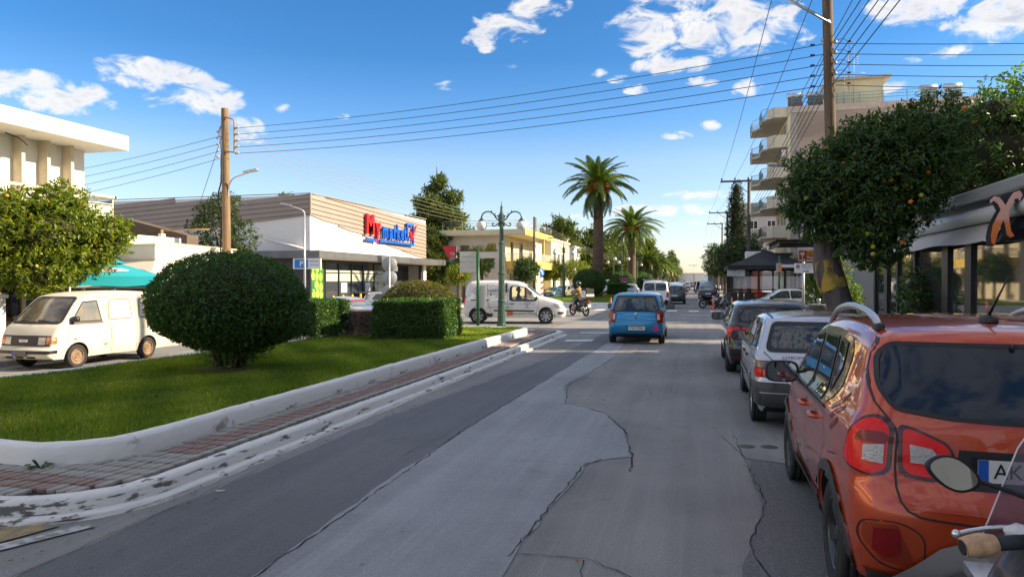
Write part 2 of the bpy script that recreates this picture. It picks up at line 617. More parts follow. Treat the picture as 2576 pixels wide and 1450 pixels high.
obj('left_road',me,kind='structure')
sheet('side_road',[(-20.4,24),(-20.4,47.5),(-120,47.5),(-120,24)],-.37,A_base)
def wob(pts,step,amp,seed,freq=1.3):
 """a jagged version of an outline"""
 P=resample([tuple(p)for p in pts],step)
 r_=random.Random(seed)
 out=[]
 for i,p in enumerate(P):
  k=amp if 0<i<len(P)-1 else 0
  out.append((p[0]+r_.uniform(-k,k),p[1]+r_.uniform(-k,k)))
 return out
L1=wob([(-4.12,-6),(-4.12,4.5),(-4.05,9.0),(-3.75,12),(-3.4,16.2),(-3.2,21),(-3.1,25)],0.4,0.035,1)
L2=wob([(-2.55,25),(-2.6,17.6),(-2.72,11),(-2.76,6.4),(-2.65,3.9),(-2.6,-6)],0.35,0.03,2)
sheet('road_patch',L1+L2,0.004,A_dark)
L3=wob([(-2.68,-6),(-2.70,4),(-2.78,6.4),(-2.74,11),(-2.62,17.6),(-2.5,24.8)],0.35,0.02,3)
L4=wob([(-2.35,24.8),(-2.05,20),(-1.95,17),(-2.1,14),(-2.25,12.2),(-1.87,10.5),(-1.25,9.9),(-0.85,8.7),(-0.66,7.5),(-1.08,7.1),(-1.12,6.3),(-1.2,4.6),(-1.15,3.0),(-1.0,-6)],0.3,0.03,4)
sheet('road_lane_surface',L3+L4,0.006,A_lite)
L5=wob([(0.15,13),(0.55,8.8),(1.2,9.6),(2.7,9.4),(2.7,13)],0.3,0.03,8)
L6=wob([(-0.95,-6),(-1.02,3.6),(-0.3,3.75),(0.25,4.5),(0.52,6.2),(0.5,8.3),(1.3,8.9),(2.74,8.8),(2.74,-6)],0.3,0.03,9)
sheet('road_old_surface',L6,0.005,A_mid)
def crack(pts,width,seed,z=0.011):
 P=wob(pts,0.09,0.016,seed)
 r_=random.Random(seed+50)
 vs,fs=[],[]
 for i,p in enumerate(P):
  a=np.array(P[max(0,i-1)])
  b=np.array(P[min(len(P)-1,i+1)])
  t=(b-a)/max(1e-6,np.linalg.norm(b-a))
  w_=width*r_.uniform(0.1,1.0)*0.34
  vs+=[(p[0]-t[1]*w_,p[1]+t[0]*w_,z),(p[0]+t[1]*w_,p[1]-t[0]*w_,z)]
  if i:
   k=2*i
   fs.append((k-2,k-1,k+1,k))
 me=bpy.data.meshes.new('road_crack')
 me.from_pydata(vs,[],fs)
 me.materials.append(M_crack)
 return obj('road_crack',me,kind='structure')
crack([(-1.22,4.55),(-1.16,5.6),(-1.1,6.95),(-0.95,7.3)],0.020,1)
crack([(-0.62,6.9),(-0.66,7.5),(-0.85,8.7),(-1.25,9.85),(-1.6,10.2)],0.030,2)
crack([(-1.9,10.45),(-2.1,11.6),(-2.2,12.4),(-2.02,13.6)],0.02,3)
crack([(-2.66,3.6),(-2.72,6.4),(-2.78,8.2),(-2.75,11),(-2.66,15.5)],0.022,4)
crack([(-1.2,4.6),(-0.7,4.66),(-0.35,4.4),(-0.15,3.9)],0.016,5)
crack([(-0.72,4.62),(-0.66,4.1),(-0.72,3.6)],0.014,6)
crack([(-4.1,3.0),(-4.14,6.0),(-4.06,9),(-3.74,12),(-3.4,16)],0.012,7)
crack([(0.42,8.9),(0.5,7.2),(0.56,6.2),(0.36,5.2),(0.46,4.4)],0.018,8)
crack([(-0.9,13),(-0.7,11.5),(-0.15,11.0),(0.3,10.2)],0.012,9)
crack([(-1.1,6.95),(-1.55,7.05),(-1.9,6.98)],0.008,10)
crack([(-3.0,6.9),(-2.98,7.6),(-2.86,8.0)],0.010,11)
crack([(-1.9,16.9),(-2.0,15.6),(-1.8,14.6),(-1.95,14.0)],0.014,12)
crack([(-0.4,19),(-0.5,16),(-0.1,14.3),(-0.2,13)],0.008,13)
sheet('road_cut_patch',[(0.28,8.75),(0.98,8.6),(1.1,7.5),(0.5,7.7)],0.009,A_base)
mb=MB()
mb.lathe([(0.0,0.0),(0.075,0.0),(0.085,-0.003),(0.095,-0.006)],20)
mb.lathe([(0.0,0.0),(0.075,0.0),(0.085,-0.003),(0.095,-0.006)],20,Matrix.Translation((0.24,0.03,0)))
cov=mb.build('drain_cover',mat('cast_iron',(0.10,0.085,0.07),0.6,0.4,var=0.3,vscale=30),loc=(0.53,8.25,0.017))
tag(cov,'pair of small rusty round covers set in the square asphalt patch beside the parked cars','drain cover')
mb=MB()
for(x,y)in[(-1.5,43.9),(-.22,43.8),(1.04,43.7),(-2.75,44.0),(-4.0,44.1),(-5.9,44.4),(-7.1,44.5),(-8.3,44.6),(-9.5,44.7),(-10.8,44.8)]:
 mb.quad((x-.3,y-1.0,.005),(x+.3,y-1.0,.005),(x+.3,y+1.0,.005),(x-.3,y+1.0,.005))
for k in range(6):
 x=-6.2-k*1.05
 mb.quad((x-.25,25.4,.005),(x+.25,25.4,.005),(x+.25,26.6,.005),(x-.25,26.6,.005))if x<-11 else None
mb.quad((-4.0,24.6,.005),(-2.3,24.9,.005),(-2.3,25.3,.005),(-4.0,25.0,.005))
mb.quad((-0.9,38.7,.005),(1.6,38.7,.005),(1.6,38.95,.005),(-.9,38.95,.005))
mb.quad((-3.9,21.0,.009),(-3.1,21.3,.009),(-3.1,22.0,.009),(-3.9,21.7,.009))
mb.build('road_markings',M_paint,kind='structure')
mb=MB()
mb.quad((-6.6,3.1,.012),(-4.95,3.2,.012),(-4.62,4.28,.012),(-6.6,4.22,.012))
mb.build('yellow_road_marking',M_yell,kind='structure')
mb=MB()
mb.quad((-5.2,2.85,.012),(-5.0,2.85,.012),(-4.35,4.33,.012),(-4.47,4.36,.012))
mb.build('white_edge_marking',M_faint,kind='structure')
# ---- the traffic island: outer kerb, paved strip, inner kerb, lawn
def offs(P,d):
 P=np.array(P)
 T=np.roll(P,-1,0)-np.roll(P,1,0)
 T=T/np.linalg.norm(T,axis=1,keepdims=True)
 return P+np.stack([T[:,1],-T[:,0]],1)*d
def island_outline(x0,x1,xe0,xe1,y0,y1,r0,r1):
 """clockwise seen from above is not assumed; rounded four corner outline, x1 is the street side"""
 pts=[]
 def arc(cx,cy,r,a0,a1,n=10):
  for i in range(n+1):
   a=R(a0+(a1-a0)*i/n)
   pts.append((cx+r*math.cos(a),cy+r*math.sin(a)))
 arc(x1-r0,y0+r0,r0,270,360)
 arc(xe1-r1,y1-r1,r1,0,90)
 arc(xe0+r1,y1-r1,r1,90,180)
 arc(x0+r0,y0+r0,r0,180,270)
 return pts
def kerb_ring(name,outer,inner,z0,z1,m,lip=0.03,step=0.5,wobble=0.006,parent=None,seed=0):
 O=resample(outer,step,True)
 I=resample(inner,step,True)
 n=len(O)
 d,k,t=dist_poly(O,I)
 A=I[k]+(np.roll(I,-1,0)[k]-I[k])*t[:,None]
 r_=np.random.default_rng(seed)
 def W():
  return r_.normal(0,wobble,(n,1))
 rings=[]
 dirn=(A-O)/np.linalg.norm(A-O,axis=1,keepdims=True)
 rings.append(np.c_[O-dirn*0.015,np.full(n,z0)])
 rings.append(np.c_[O+dirn*W(),z0+(z1-z0)*0.45+W()[:,0]])
 rings.append(np.c_[O+dirn*(0.004+W()*0.7),z1-lip+W()[:,0]*.5])
 rings.append(np.c_[O+dirn*(lip*.9+W()*.6),z1+W()[:,0]*.5])
 rings.append(np.c_[A-dirn*lip,z1+W()[:,0]*.5])
 rings.append(np.c_[A,np.full(n,z1-lip)])
 rings.append(np.c_[A,np.full(n,z0)])
 V=np.concatenate(rings)
 F=[]
 for q in range(len(rings)-1):
  for i in range(n):
   j=(i+1)%n
   F.append([q*n+i,q*n+j,(q+1)*n+j,(q+1)*n+i])
 me=np_mesh(name,V,F,True)
 me.materials.append(m)
 return obj(name,me,parent,kind=None if parent else 'structure')
IO=island_outline(-10.95,-4.42,-9.9,-4.35,4.22,24.0,0.95,0.7)
II=island_outline(-10.85,-4.60,-9.8,-4.52,4.42,23.85,0.80,0.6)
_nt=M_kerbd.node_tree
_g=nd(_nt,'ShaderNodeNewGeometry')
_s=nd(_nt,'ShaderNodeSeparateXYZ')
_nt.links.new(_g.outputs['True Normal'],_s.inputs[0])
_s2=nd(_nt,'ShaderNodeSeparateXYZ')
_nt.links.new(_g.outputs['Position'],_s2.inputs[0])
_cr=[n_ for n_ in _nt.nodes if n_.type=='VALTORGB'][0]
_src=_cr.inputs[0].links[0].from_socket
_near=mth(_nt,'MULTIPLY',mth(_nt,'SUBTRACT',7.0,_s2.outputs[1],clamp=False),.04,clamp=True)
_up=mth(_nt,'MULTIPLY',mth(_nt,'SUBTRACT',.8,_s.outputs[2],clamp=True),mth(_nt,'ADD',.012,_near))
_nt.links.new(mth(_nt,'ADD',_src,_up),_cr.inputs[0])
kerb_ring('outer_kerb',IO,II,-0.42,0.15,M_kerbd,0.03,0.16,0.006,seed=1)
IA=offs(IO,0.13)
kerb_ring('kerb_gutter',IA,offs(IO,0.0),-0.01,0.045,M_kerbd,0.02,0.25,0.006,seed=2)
GO=island_outline(-10.92,-5.27,-9.3,-5.20,5.15,22.4,0.8,0.5)
GI=island_outline(-10.80,-5.45,-9.2,-5.38,5.33,22.25,0.65,0.4)
kerb_ring('inner_kerb',GO,GI,0.10,0.335,M_kerbw,0.035,0.18,0.006,seed=3)
sheet('island_paving_bed',II,0.120,mat('sand_bed',(0.05,0.038,0.03),0.95,var=0.3,vscale=8))
sheet('lawn_soil',GI,0.285,mat('turf_soil',(0.05,0.085,0.015),0.95,col2=(0.10,0.11,0.03),vscale=0.9,thr=(.45,.75)))
mp_a=mat('paver_pink',(0.27,0.185,0.155),0.85,var=0.22,vscale=7,bump=0.5,bscale=60)
mp_b=mat('paver_grey',(0.33,0.31,0.28),0.85,var=0.2,vscale=7,bump=0.5,bscale=60)
pave=None
def paver_mesh(sx,sy,m,name):
 b=MB()
 b.box(-sx/2,sx/2,-sy/2,sy/2,0,0.034,bev=0.005)
 me=b.mesh(name)
 me.materials.append(m)
 return me
PX,PY=0.098,0.19
pm=[paver_mesh(PX-.016,PY-.020,mp_a,'brick_pink'),paver_mesh(PX-.016,PY-.020,mp_b,'brick_grey')]
bedm=MB()
bedm.box(-4.66,-4.64,5.2,23,.121,.1215)
strip_o=bedm.build('island_paving',mp_b,kind='structure')
rest_v,rest_f,rest_m=[],[],[]
cnt=0
r_=random.Random(5)
IIa=np.array(II)
GOa=np.array(GO)
for row in range(0,108):
 y=4.30+row*PY
 for col in range(0,62):
  x=-4.64-(col+.5)*PX
  xx=x+(0.02*math.sin(y*.6))
  pt=np.array([[xx,y]])
  if x<-5.42 and y>6.2:
   break
  if x<-9.2:
   break
  if not inpoly(pt,II)[0]or inpoly(pt,GO)[0]:
   continue
  dI=dist_poly(pt,IIa)[0][0]
  dG=dist_poly(pt,GOa)[0][0]
  if dI<.045 or dG<.045:
   continue
  grey=dI<.17 or dG<.17 or(4.9<y<5.9 and x>-6.4 and((x+5.0)**2/.9+(y-5.2)**2/.5)<1)
  z=.121+r_.uniform(-.004,.004)
  rz=r_.uniform(-.02,.02)
  rx,ry=r_.uniform(-.012,.012),r_.uniform(-.012,.012)
  if cnt<300:
   obj('brick',pm[1 if grey else 0],strip_o,(xx+r_.uniform(-.002,.002),y,z),(rx,ry,rz))
   cnt+=1
  else:
   M=Matrix.Translation((xx,y,z))@Matrix.Rotation(rz,4,'Z')@Matrix.Rotation(rx,4,'X')
   o_=len(rest_v)
   src=pm[0]
   rest_v+=[tuple(M@v.co)for v in src.vertices]
   rest_f+=[[o_+i for i in p.vertices]for p in src.polygons]
   rest_m+=[1 if grey else 0]*len(src.polygons)
me=bpy.data.meshes.new('brick_field')
me.from_pydata(rest_v,[],rest_f)
me.polygons.foreach_set('material_index',rest_m)
me.materials.append(mp_a)
me.materials.append(mp_b)
obj('brick_field',me,strip_o,kind='stuff')
def grass(name,poly,n,h,seed,z0,label,bare=None,m=None,lat=None):
 r2=np.random.default_rng(seed)
 P=np.array(poly)
 lo,hi=P.min(0),P.max(0)
 out=[]
 while sum(len(o)for o in out)<n:
  q=r2.random((n,2))*(hi-lo)+lo
  keep=r2.random(n)<np.clip(1.3-(q[:,1]-lo[1])/(hi[1]-lo[1])*.9,.25,1)
  q=q[keep]
  q=q[inpoly(q,poly)]
  out.append(q)
 Q=np.concatenate(out)[:n]
 pn=(np.sin(Q[:,0]*3.1+np.sin(Q[:,1]*1.7)*2)+np.sin(Q[:,1]*2.3+Q[:,0]*1.1)+np.sin(Q[:,0]*7.3-Q[:,1]*5.1)*.6)/2.6
 hh=h*(1+.35*pn)*r2.uniform(.55,1.25,n)
 if bare is not None:
  for(bx,by,br)in bare:
   dd=np.hypot(Q[:,0]-bx,Q[:,1]-by)
   hh*=np.clip((dd-br*.55)/(br*.6),.45,1)
 a=r2.uniform(0,2*np.pi,n)
 lean=r2.uniform(.1,.75,n)*hh
 b=a+r2.uniform(-.6,.6,n)+np.pi/2
 wd=r2.uniform(.0045,.008,n)*(1+(Q[:,1]-lo[1])*.05)
 x,y=Q[:,0],Q[:,1]
 z=np.full(n,z0)
 v0=np.stack([x-np.cos(a)*wd,y-np.sin(a)*wd,z],1)
 v1=np.stack([x+np.cos(a)*wd,y+np.sin(a)*wd,z],1)
 mx,my=x+np.cos(b)*lean*.4,y+np.sin(b)*lean*.4
 v2=np.stack([mx+np.cos(a)*wd*.8,my+np.sin(a)*wd*.8,z+hh*.6],1)
 v3=np.stack([mx-np.cos(a)*wd*.8,my-np.sin(a)*wd*.8,z+hh*.6],1)
 v4=np.stack([x+np.cos(b)*lean,y+np.sin(b)*lean,z+hh],1)
 V=np.stack([v0,v1,v2,v3,v4],1).reshape(-1,3)
 i=np.arange(n)*5
 F=np.concatenate([np.stack([i,i+1,i+2],1),np.stack([i,i+2,i+3],1),np.stack([i+3,i+2,i+4],1)])
 pn2=np.sin(Q[:,0]*1.3+2+np.sin(Q[:,1]*.9))*np.sin(Q[:,1]*1.9+np.sin(Q[:,0]*2.1))+.5*np.sin(Q[:,0]*5.1+Q[:,1]*4.3)
 rr=np.clip(.46+.15*pn+.24*pn2+r2.normal(0,.17,n),0,1)
 me=np_mesh(name,V,F,False,np.repeat(rr,5))
 me.materials.append(m)
 o=obj(name,me)
 return tag(o,label,'grass',kind='stuff')
M_grass=leafmat('grass',(0.060,0.120,0.012),(0.26,0.30,0.040),0.45,0.5,0.3,c3=(0.46,0.38,0.16))
grass('lawn',GI,160000,.062,3,.283,'short green mown grass filling the island between the white kerbs',[(-8.05,10.5,.75),(-9.8,7.6,.3),(-8.2,6.9,.35),(-7.0,8.3,.3)],M_grass)
for(wx,wy,n_)in[(-5.24,8.4,9),(-5.24,9.6,8),(-5.23,10.8,9),(-5.22,12.1,8),(-5.22,13.8,9),(-5.2,15.0,8),(-5.2,17.1,9),(-5.75,5.12,14)]:
 mb=MB()
 for k in range(n_):
  a=random.uniform(0,6.28)
  l=random.uniform(.04,.10)
  bx=random.uniform(-.12,.12)if n_<12 else 0
  mb.add([(-.004+random.uniform(-.01,.01),bx-.004,0),(.004,bx+.004,0),(math.cos(a)*l*.6+.004,bx+math.sin(a)*l*.6,l),(math.cos(a)*l*.8,bx+math.sin(a)*l*.8,l*.9)],[(0,1,2,3)])
  if n_>12:
   mb.ball((math.cos(a)*l*1.2,math.sin(a)*l*1.2,l*.5),.022,6,4,(1,1,.25))
 o=mb.build('weed_tuft',mat('weed',(0.05,0.09,0.02),0.7,var=.3),loc=(wx,wy,.14))
 where={5.12:'broad dark leaved weed at the rounded corner',8.4:'nearest grass tuft',9.6:'second grass tuft',10.8:'third grass tuft',12.1:'fourth grass tuft',13.8:'fifth grass tuft',15.0:'sixth grass tuft',17.1:'farthest grass tuft'}[wy]
 tag(o,where+' at the foot of the white inner kerb','weed','weeds along the inner kerb')
FO=island_outline(-13.4,-4.35,-13.6,-4.35,46.3,415,1.3,1.0)
FI=island_outline(-13.4,-4.55,-13.4,-4.55,46.5,414.8,1.2,.9)
kerb_ring('far_outer_kerb',FO,FI,-.42,.16,M_kerbw,.03,1.5,.004,seed=4)
FO2=island_outline(-12.9,-5.0,-12.9,-5.0,47.2,414,1.0,.8)
FI2=island_outline(-12.7,-5.2,-12.7,-5.2,47.4,413.8,.9,.7)
kerb_ring('far_inner_kerb',FO2,FI2,.10,.36,M_kerbw,.03,1.5,.004,seed=5)
sheet('far_island_paving',FI,.13,M_pave)
sheet('far_lawn_soil',FI2,.31,MATS['turf_soil'])
grass('far_lawn',island_outline(-12.7,-5.2,-12.7,-5.2,47.4,90,.9,.7),42000,.07,8,.30,'shaded grass on the far island beyond the crossing, under the palms',None,M_grass)
def pavement(name,poly,z=.14):
 mb_=MB()
 mb_.prism(poly,'z',-.6,z)
 return mb_.build(name,M_pave,kind='structure')
pavement('left_pavement',[(-17.35,-30),(-17.35,23.8),(-60,23.8),(-60,-30)],-.23)
pavement('right_pavement',[(2.75,-30),(2.75,29.6),(3.6,31),(60,31),(60,-30)])
pavement('far_right_pavement',[(1.85,44),(3.2,42.6),(60,42.6),(60,420),(1.85,420)])
pavement('far_left_pavement',[(-18.8,48.5),(-20,47.5),(-60,47.5),(-60,420),(-18.8,420)],-.24)
mb=MB()
def kerb_line(x,y0,y1,side,dz=0.0):
 y=y0
 while y<y1:
  l=min(1.0,y1-y)
  mb.box(min(x,x+side*.14),max(x,x+side*.14),y+.004,y+l-.004,-.1+dz,.15+dz+random.uniform(-.004,.004),bev=.015)
  y+=1.0
kerb_line(2.74,-8,29.6,-1)
kerb_line(1.84,44,120,-1)
kerb_line(-17.34,-6,23.6,1,-.37)
kerb_line(-18.79,48.5,130,1,-.37)
mb.build('kerb_stones',mat('kerb_concrete',(0.50,0.48,0.45),0.8,col2=(.25,.24,.22),vscale=2,bump=.4,bscale=20),kind='structure')
def ridge(name,y,x0,x1,h,seed,m):
 r2=random.Random(seed)
 n,k=60,6
 V,F=[],[]
 for j in range(k):
  for i in range(n):
   t=i/(n-1)
   e=math.sin(math.pi*t)**.6*(.65+.35*math.sin(t*9+seed)*math.sin(t*4.1))
   V.append((x0+(x1-x0)*t,y+j*220+r2.uniform(-30,30),h*e*math.sin(math.pi*.5*j/(k-1))*(1+r2.uniform(-.04,.04))-1))
 for j in range(k-1):
  for i in range(n-1):
   F.append([j*n+i,j*n+i+1,(j+1)*n+i+1,(j+1)*n+i])
 me=np_mesh(name,np.array(V),F,True)
 me.materials.append(m)
 return obj(name,me,kind='structure')
ridge('hills',3600,-180,420,62,3,mat('far_hill',(0.16,0.23,0.30),1.0,var=.15,vscale=.003))  # haze is put into the bluish surface colour
# ------------------------------------------------------------ buildings
M_glassd=mat('dark_glass',(0.02,0.024,0.028),0.06,spec=0.9)
M_glassb=mat('window_glass',(0.05,0.06,0.07),0.05,spec=1.0)
M_wallw=mat('whitewashed_plaster',(0.74,0.71,0.63),0.85,col2=(0.60,0.55,0.45),vscale=.9,thr=(.5,.75),bump=.15,bscale=9)
M_wallp=mat('peeling_paint',(0.75,0.72,0.65),0.85,col2=(0.30,0.25,0.19),vscale=1.4,thr=(.62,.74),detail=9)
M_beige=mat('beige_plaster',(0.62,0.57,0.46),0.85,var=.08,vscale=.7)
M_cream=mat('cream_plaster',(0.70,0.62,0.42),0.85,var=.08,vscale=.7)
M_yel=mat('yellow_plaster',(0.70,0.50,0.12),0.8,var=.08,vscale=1.5)
M_brick=mat('old_render',(0.40,0.335,0.29),0.9,col2=(0.29,0.235,0.20),vscale=.35,bump=.4,bscale=6,stretch=(.5,.5,1.6),thr=(.38,.62),detail=10)
M_wood=mat('weathered_wood',(0.30,0.20,0.11),0.85,col2=(0.13,0.085,0.05),vscale=2.2,stretch=(6,6,.35),bump=.6,bscale=6)
M_conc=mat('concrete',(0.42,0.40,0.36),0.85,var=.15,vscale=1.2,bump=.2)
M_anth=mat('anthracite_metal',(0.045,0.05,0.058),0.35,.3,var=.1)
M_rail=mat('rail_paint',(0.60,0.54,0.42),0.5)
M_bluerail=mat('blue_rail',(0.12,0.30,0.36),0.5)
def box_obj(name,m,parent,*b,kind=None,bev=0.0):
 return MB().box(*b,bev=bev).build(name,m,parent,kind=kind)
def railing(name,parent,p0,p1,z0,h,m,n_rails=2,posts=8,bars=0,r=.02):
 mb=MB()
 p0,p1=Vector((p0[0],p0[1],z0)),Vector((p1[0],p1[1],z0))
 for k in range(n_rails):
  z=h*(1-k/max(1,n_rails)*.85)
  mb.tube([p0+Vector((0,0,z)),p1+Vector((0,0,z))],r,6)
 for k in range(posts+1):
  q=p0.lerp(p1,k/posts)
  mb.tube([q,q+Vector((0,0,h))],r,6)
 for k in range(bars):
  q=p0.lerp(p1,(k+.5)/bars)
  mb.tube([q+Vector((0,0,.05)),q+Vector((0,0,h))],r*.45,4)
 return mb.build(name,m,parent)
def window(parent,m_frame,m_pane,face,u0,u1,z0,z1,at,depth=.12,fw=.06,mull=1,sill=True):
 """face 'x+' : pane in the plane x = at looking to +X (u is y); 'y-' : plane y = at looking to -Y (u is x)"""
 fr=MB()
 def B(mb,a0,a1,c0,c1,d0,d1):
  if face=='x+':
   mb.box(at+d0,at+d1,a0,a1,c0,c1)
  elif face=='x-':
   mb.box(at-d1,at-d0,a0,a1,c0,c1)
  else:
   mb.box(a0,a1,at-d1,at-d0,c0,c1)
 B(fr,u0,u0+fw,z0,z1,.005,.04)
 B(fr,u1-fw,u1,z0,z1,.005,.04)
 B(fr,u0+fw,u1-fw,z0,z0+fw,.005,.04)
 B(fr,u0+fw,u1-fw,z1-fw,z1,.005,.04)
 for k in range(mull):
  u=u0+(u1-u0)*(k+1)/(mull+1)
  B(fr,u-fw*.4,u+fw*.4,z0+fw,z1-fw,.005,.035)
 f=fr.build('window',m_frame,parent)
 pn=MB()
 B(pn,u0+fw*.5,u1-fw*.5,z0+fw*.5,z1-fw*.5,-.004,.012)
 pn.build('pane',m_pane,f)
 if sill:
  sb=MB()
  B(sb,u0-.06,u1+.06,z0-.07,z0-.005,-.002,.10)
  sb.build('sill',M_conc,f)
 return f
def wall_with_holes(name,m,parent,face,u0,u1,z0,z1,at,thick,holes):
 """a wall slab with real rectangular openings"""
 us=sorted({u0,u1,*[h[0]for h in holes],*[h[1]for h in holes]})
 zs=sorted({z0,z1,*[h[2]for h in holes],*[h[3]for h in holes]})
 mb=MB()
 for a,b in zip(us[:-1],us[1:]):
  col=[]
  for c,d in zip(zs[:-1],zs[1:]):
   if any(h[0]<=a+1e-6 and b<=h[1]+1e-6 and h[2]<=c+1e-6 and d<=h[3]+1e-6 for h in holes):
    col.append(None)
   else:
    col.append((c,d))
  run=None
  runs=[]
  for c in col+[None]:
   if c is None:
    if run:
     runs.append(run)
    run=None
   else:
    run=(run[0],c[1])if run else c
  for c,d in runs:
   if face=='x':
    mb.box(at-thick,at,a,b,c,d)
   else:
    mb.box(a,b,at,at+thick,c,d)
 return mb.build(name,m,parent)
# ---- supermarket
def supermarket():
 t=thing('supermarket','low supermarket with brown plank cladding, white walls and a dark canopy over its glass front','supermarket')
 X0,Y0,Y1,XL=-30.5,51.7,77.0,-72.0
 ZC,ZT=4.25,8.87
 m_clad=mat('brown_metal_cladding',(0.34,0.27,0.22),0.5,.15,var=.06,vscale=.6)
 m_wh=mat('supermarket_white',(0.80,0.77,0.72),0.7,var=.03,vscale=.4)
 m_dk=mat('dark_wall_panel',(0.05,0.05,0.055),0.45,var=.15)
 mb=MB()
 mb.box(XL,X0,Y0,Y0+.3,ZC,ZT-.1)
 mb.box(X0-.3,X0,Y0+.3,Y1,ZC,ZT-.15)
 mb.box(XL,X0-.3,Y0+.3,Y1,ZT-.35,ZT-.25)
 mb.box(XL,X0-.3,Y1-.3,Y1,0,ZT-.4)
 mb.build('wall',m_wh,t)
 nb=8
 hb=0.40
 for k in range(9):
  zt=ZT-k*hb
  zb=zt-hb
  b=MB()
  x_start=XL
  x_end=X0+.06
  def cut(x):
   return 7.10-(X0-x)*.085
  sl=.062
  def top(x):
   return zt-(X0-x)*sl
  xs=[x_end,X0-8,X0-16,X0-24,X0-32,XL]
  poly=[]
  zt_all=[min(top(x)+0*x,ZT)for x in xs]
  up=[(x,min(ZT,top(x)))for x in xs]
  lo=[(x,max(cut(x),top(x)-hb))for x in xs]
  seg=[(u_,l_)for u_,l_ in zip(up,lo)if u_[1]>l_[1]+.01]
  if len(seg)<2:
   continue
  vs,fs=[],[]
  for(u_,l_)in seg:
   vs+=[(u_[0],Y0-.03,u_[1]),(l_[0],Y0-.11,l_[1]+.012),(l_[0],Y0-.02,l_[1])]
  for i in range(len(seg)-1):
   a=i*3
   fs+=[(a,a+3,a+4,a+1),(a+1,a+4,a+5,a+2)]
  b.add(vs,fs,False)
  b.build('plank',m_clad,t)
 for k in range(1,7):
  b=MB()
  sl=.062
  xs0=X0-k*hb/sl
  if xs0<XL:
   break
  vs,fs=[],[]
  xs=[xs0,(xs0+XL)/2,XL]
  seg=[]
  for x in xs:
   zt=ZT+k*hb-(X0-x)*sl
   seg.append((x,min(ZT,zt),zt-hb))
  seg=[(xs0+hb/sl*0,ZT,ZT)]+seg[0:]
  for(x,a_,b_)in seg[1:]:
   vs+=[(x,Y0-.03,a_),(x,Y0-.11,max(b_,3.2)+.012),(x,Y0-.02,max(b_,3.2))]
  for i in range(len(seg)-2):
   a=i*3
   fs+=[(a,a+3,a+4,a+1),(a+1,a+4,a+5,a+2)]
  b.add(vs,fs,False)
  b.build('plank',m_clad,t)
 def cut2(y):
  s_=(y-Y0)/(Y1-Y0)
  return 7.12-2.9*s_**.95 if s_<1 else 4.2
 for k in range(-1,12):
  sl2=.055
  ys=np.linspace(Y0,Y1+.02,12)
  seg=[]
  for y in ys:
   zt=min(ZT,ZT-k*hb+(y-Y0)*sl2*(0)-(y-Y0)*.0)
   zt=ZT-k*hb*(1+0*y)
   zt-=(y-Y0)*.035
   seg.append((y,min(ZT,zt),max(cut2(y),zt-hb)))
  seg=[q for q in seg if q[1]>q[2]+.01]
  if len(seg)<2:
   continue
  vs,fs=[],[]
  for(y,a_,b_)in seg:
   vs+=[(X0+.03,y,a_),(X0+.12,y,b_+.012),(X0+.02,y,b_)]
  for i in range(len(seg)-1):
   a=i*3
   fs+=[(a,a+1,a+4,a+3),(a+1,a+2,a+5,a+4)]
  MB().add(vs,fs,False).build('plank',m_clad,t)
 mb=MB()
 mb.box(X0-.02,X0+.14,Y0-.13,Y0+.02,7.1,ZT+.05)
 mb.box(XL,X0+.15,Y0-.14,Y0-.0,ZT,ZT+.06)
 mb.box(X0,X0+.15,Y0,Y1+.05,ZT,ZT+.06)
 mb.build('corner_trim',m_clad,t)
 m_can=mat('canopy_metal',(0.16,0.165,0.17),0.4,.4,var=.25,vscale=.5)
 mb=MB()
 mb.box(XL,X0+1.7,Y0-1.5,Y0-.12,3.62,4.2)
 mb.box(X0+.02,X0+1.7,Y0-.12,Y1+2.2,3.62,4.2)
 mb.build('canopy',m_can,t)
 box_obj('canopy_soffit',mat('soffit_beige',(.5,.42,.33),.7),t,X0+.03,X0+1.62,Y0-1.4,Y1+2,3.57,3.62)
 mb=MB()
 mb.box(XL,X0+.1,Y0-.1,Y0+.1,-.02,3.62)
 mb.box(X0-.4,X0+.05,Y0+.1,Y0+2.2,-.02,3.62)
 mb.build('lower_wall',m_dk,t)
 m_g=mat('poster_green',(0.03,0.14,0.02),0.4,col2=(0.06,0.25,.03),vscale=2)
 pst=box_obj('apple_poster',m_g,t,X0+.05,X0+.09,Y0+.05,Y0+1.9,.3,3.3)
 m_ap=mat('apple_print',(0.22,0.50,0.04),0.35,col2=(0.42,0.66,0.12),vscale=1.6)
 ap=MB()
 for(y,z,r)in[(.3,2.9,.26),(.95,2.85,.3),(1.55,2.95,.24),(.25,2.2,.3),(.9,2.15,.27),(1.5,2.1,.3),(.9,1.45,.3),(1.55,1.3,.3),(.4,.7,.25),(1.0,.75,.3),(1.6,.6,.26)]:
  ap.lathe([(0,.012),(r*.8,.010),(r,.0)],14,Matrix.Translation((X0+.09,Y0+.02+y,z))@Matrix.Rotation(R(90),4,'Y')@Matrix.Diagonal((1.25,1,1,1)))
 ap.build('apple_picture',m_ap,pst)
 lg=MB()
 for(a,b,c,d)in[(.15,.55,1.9,1.93),(.52,.55,1.2,1.93),(.15,.55,1.05,1.08)]:
  lg.box(X0+.105,X0+.115,Y0+a,Y0+b,c,d)
 lg.build('poster_lettering',M_white,pst)
 m_fr=M_anth
 yb=Y0+2.3
 widths=2.35
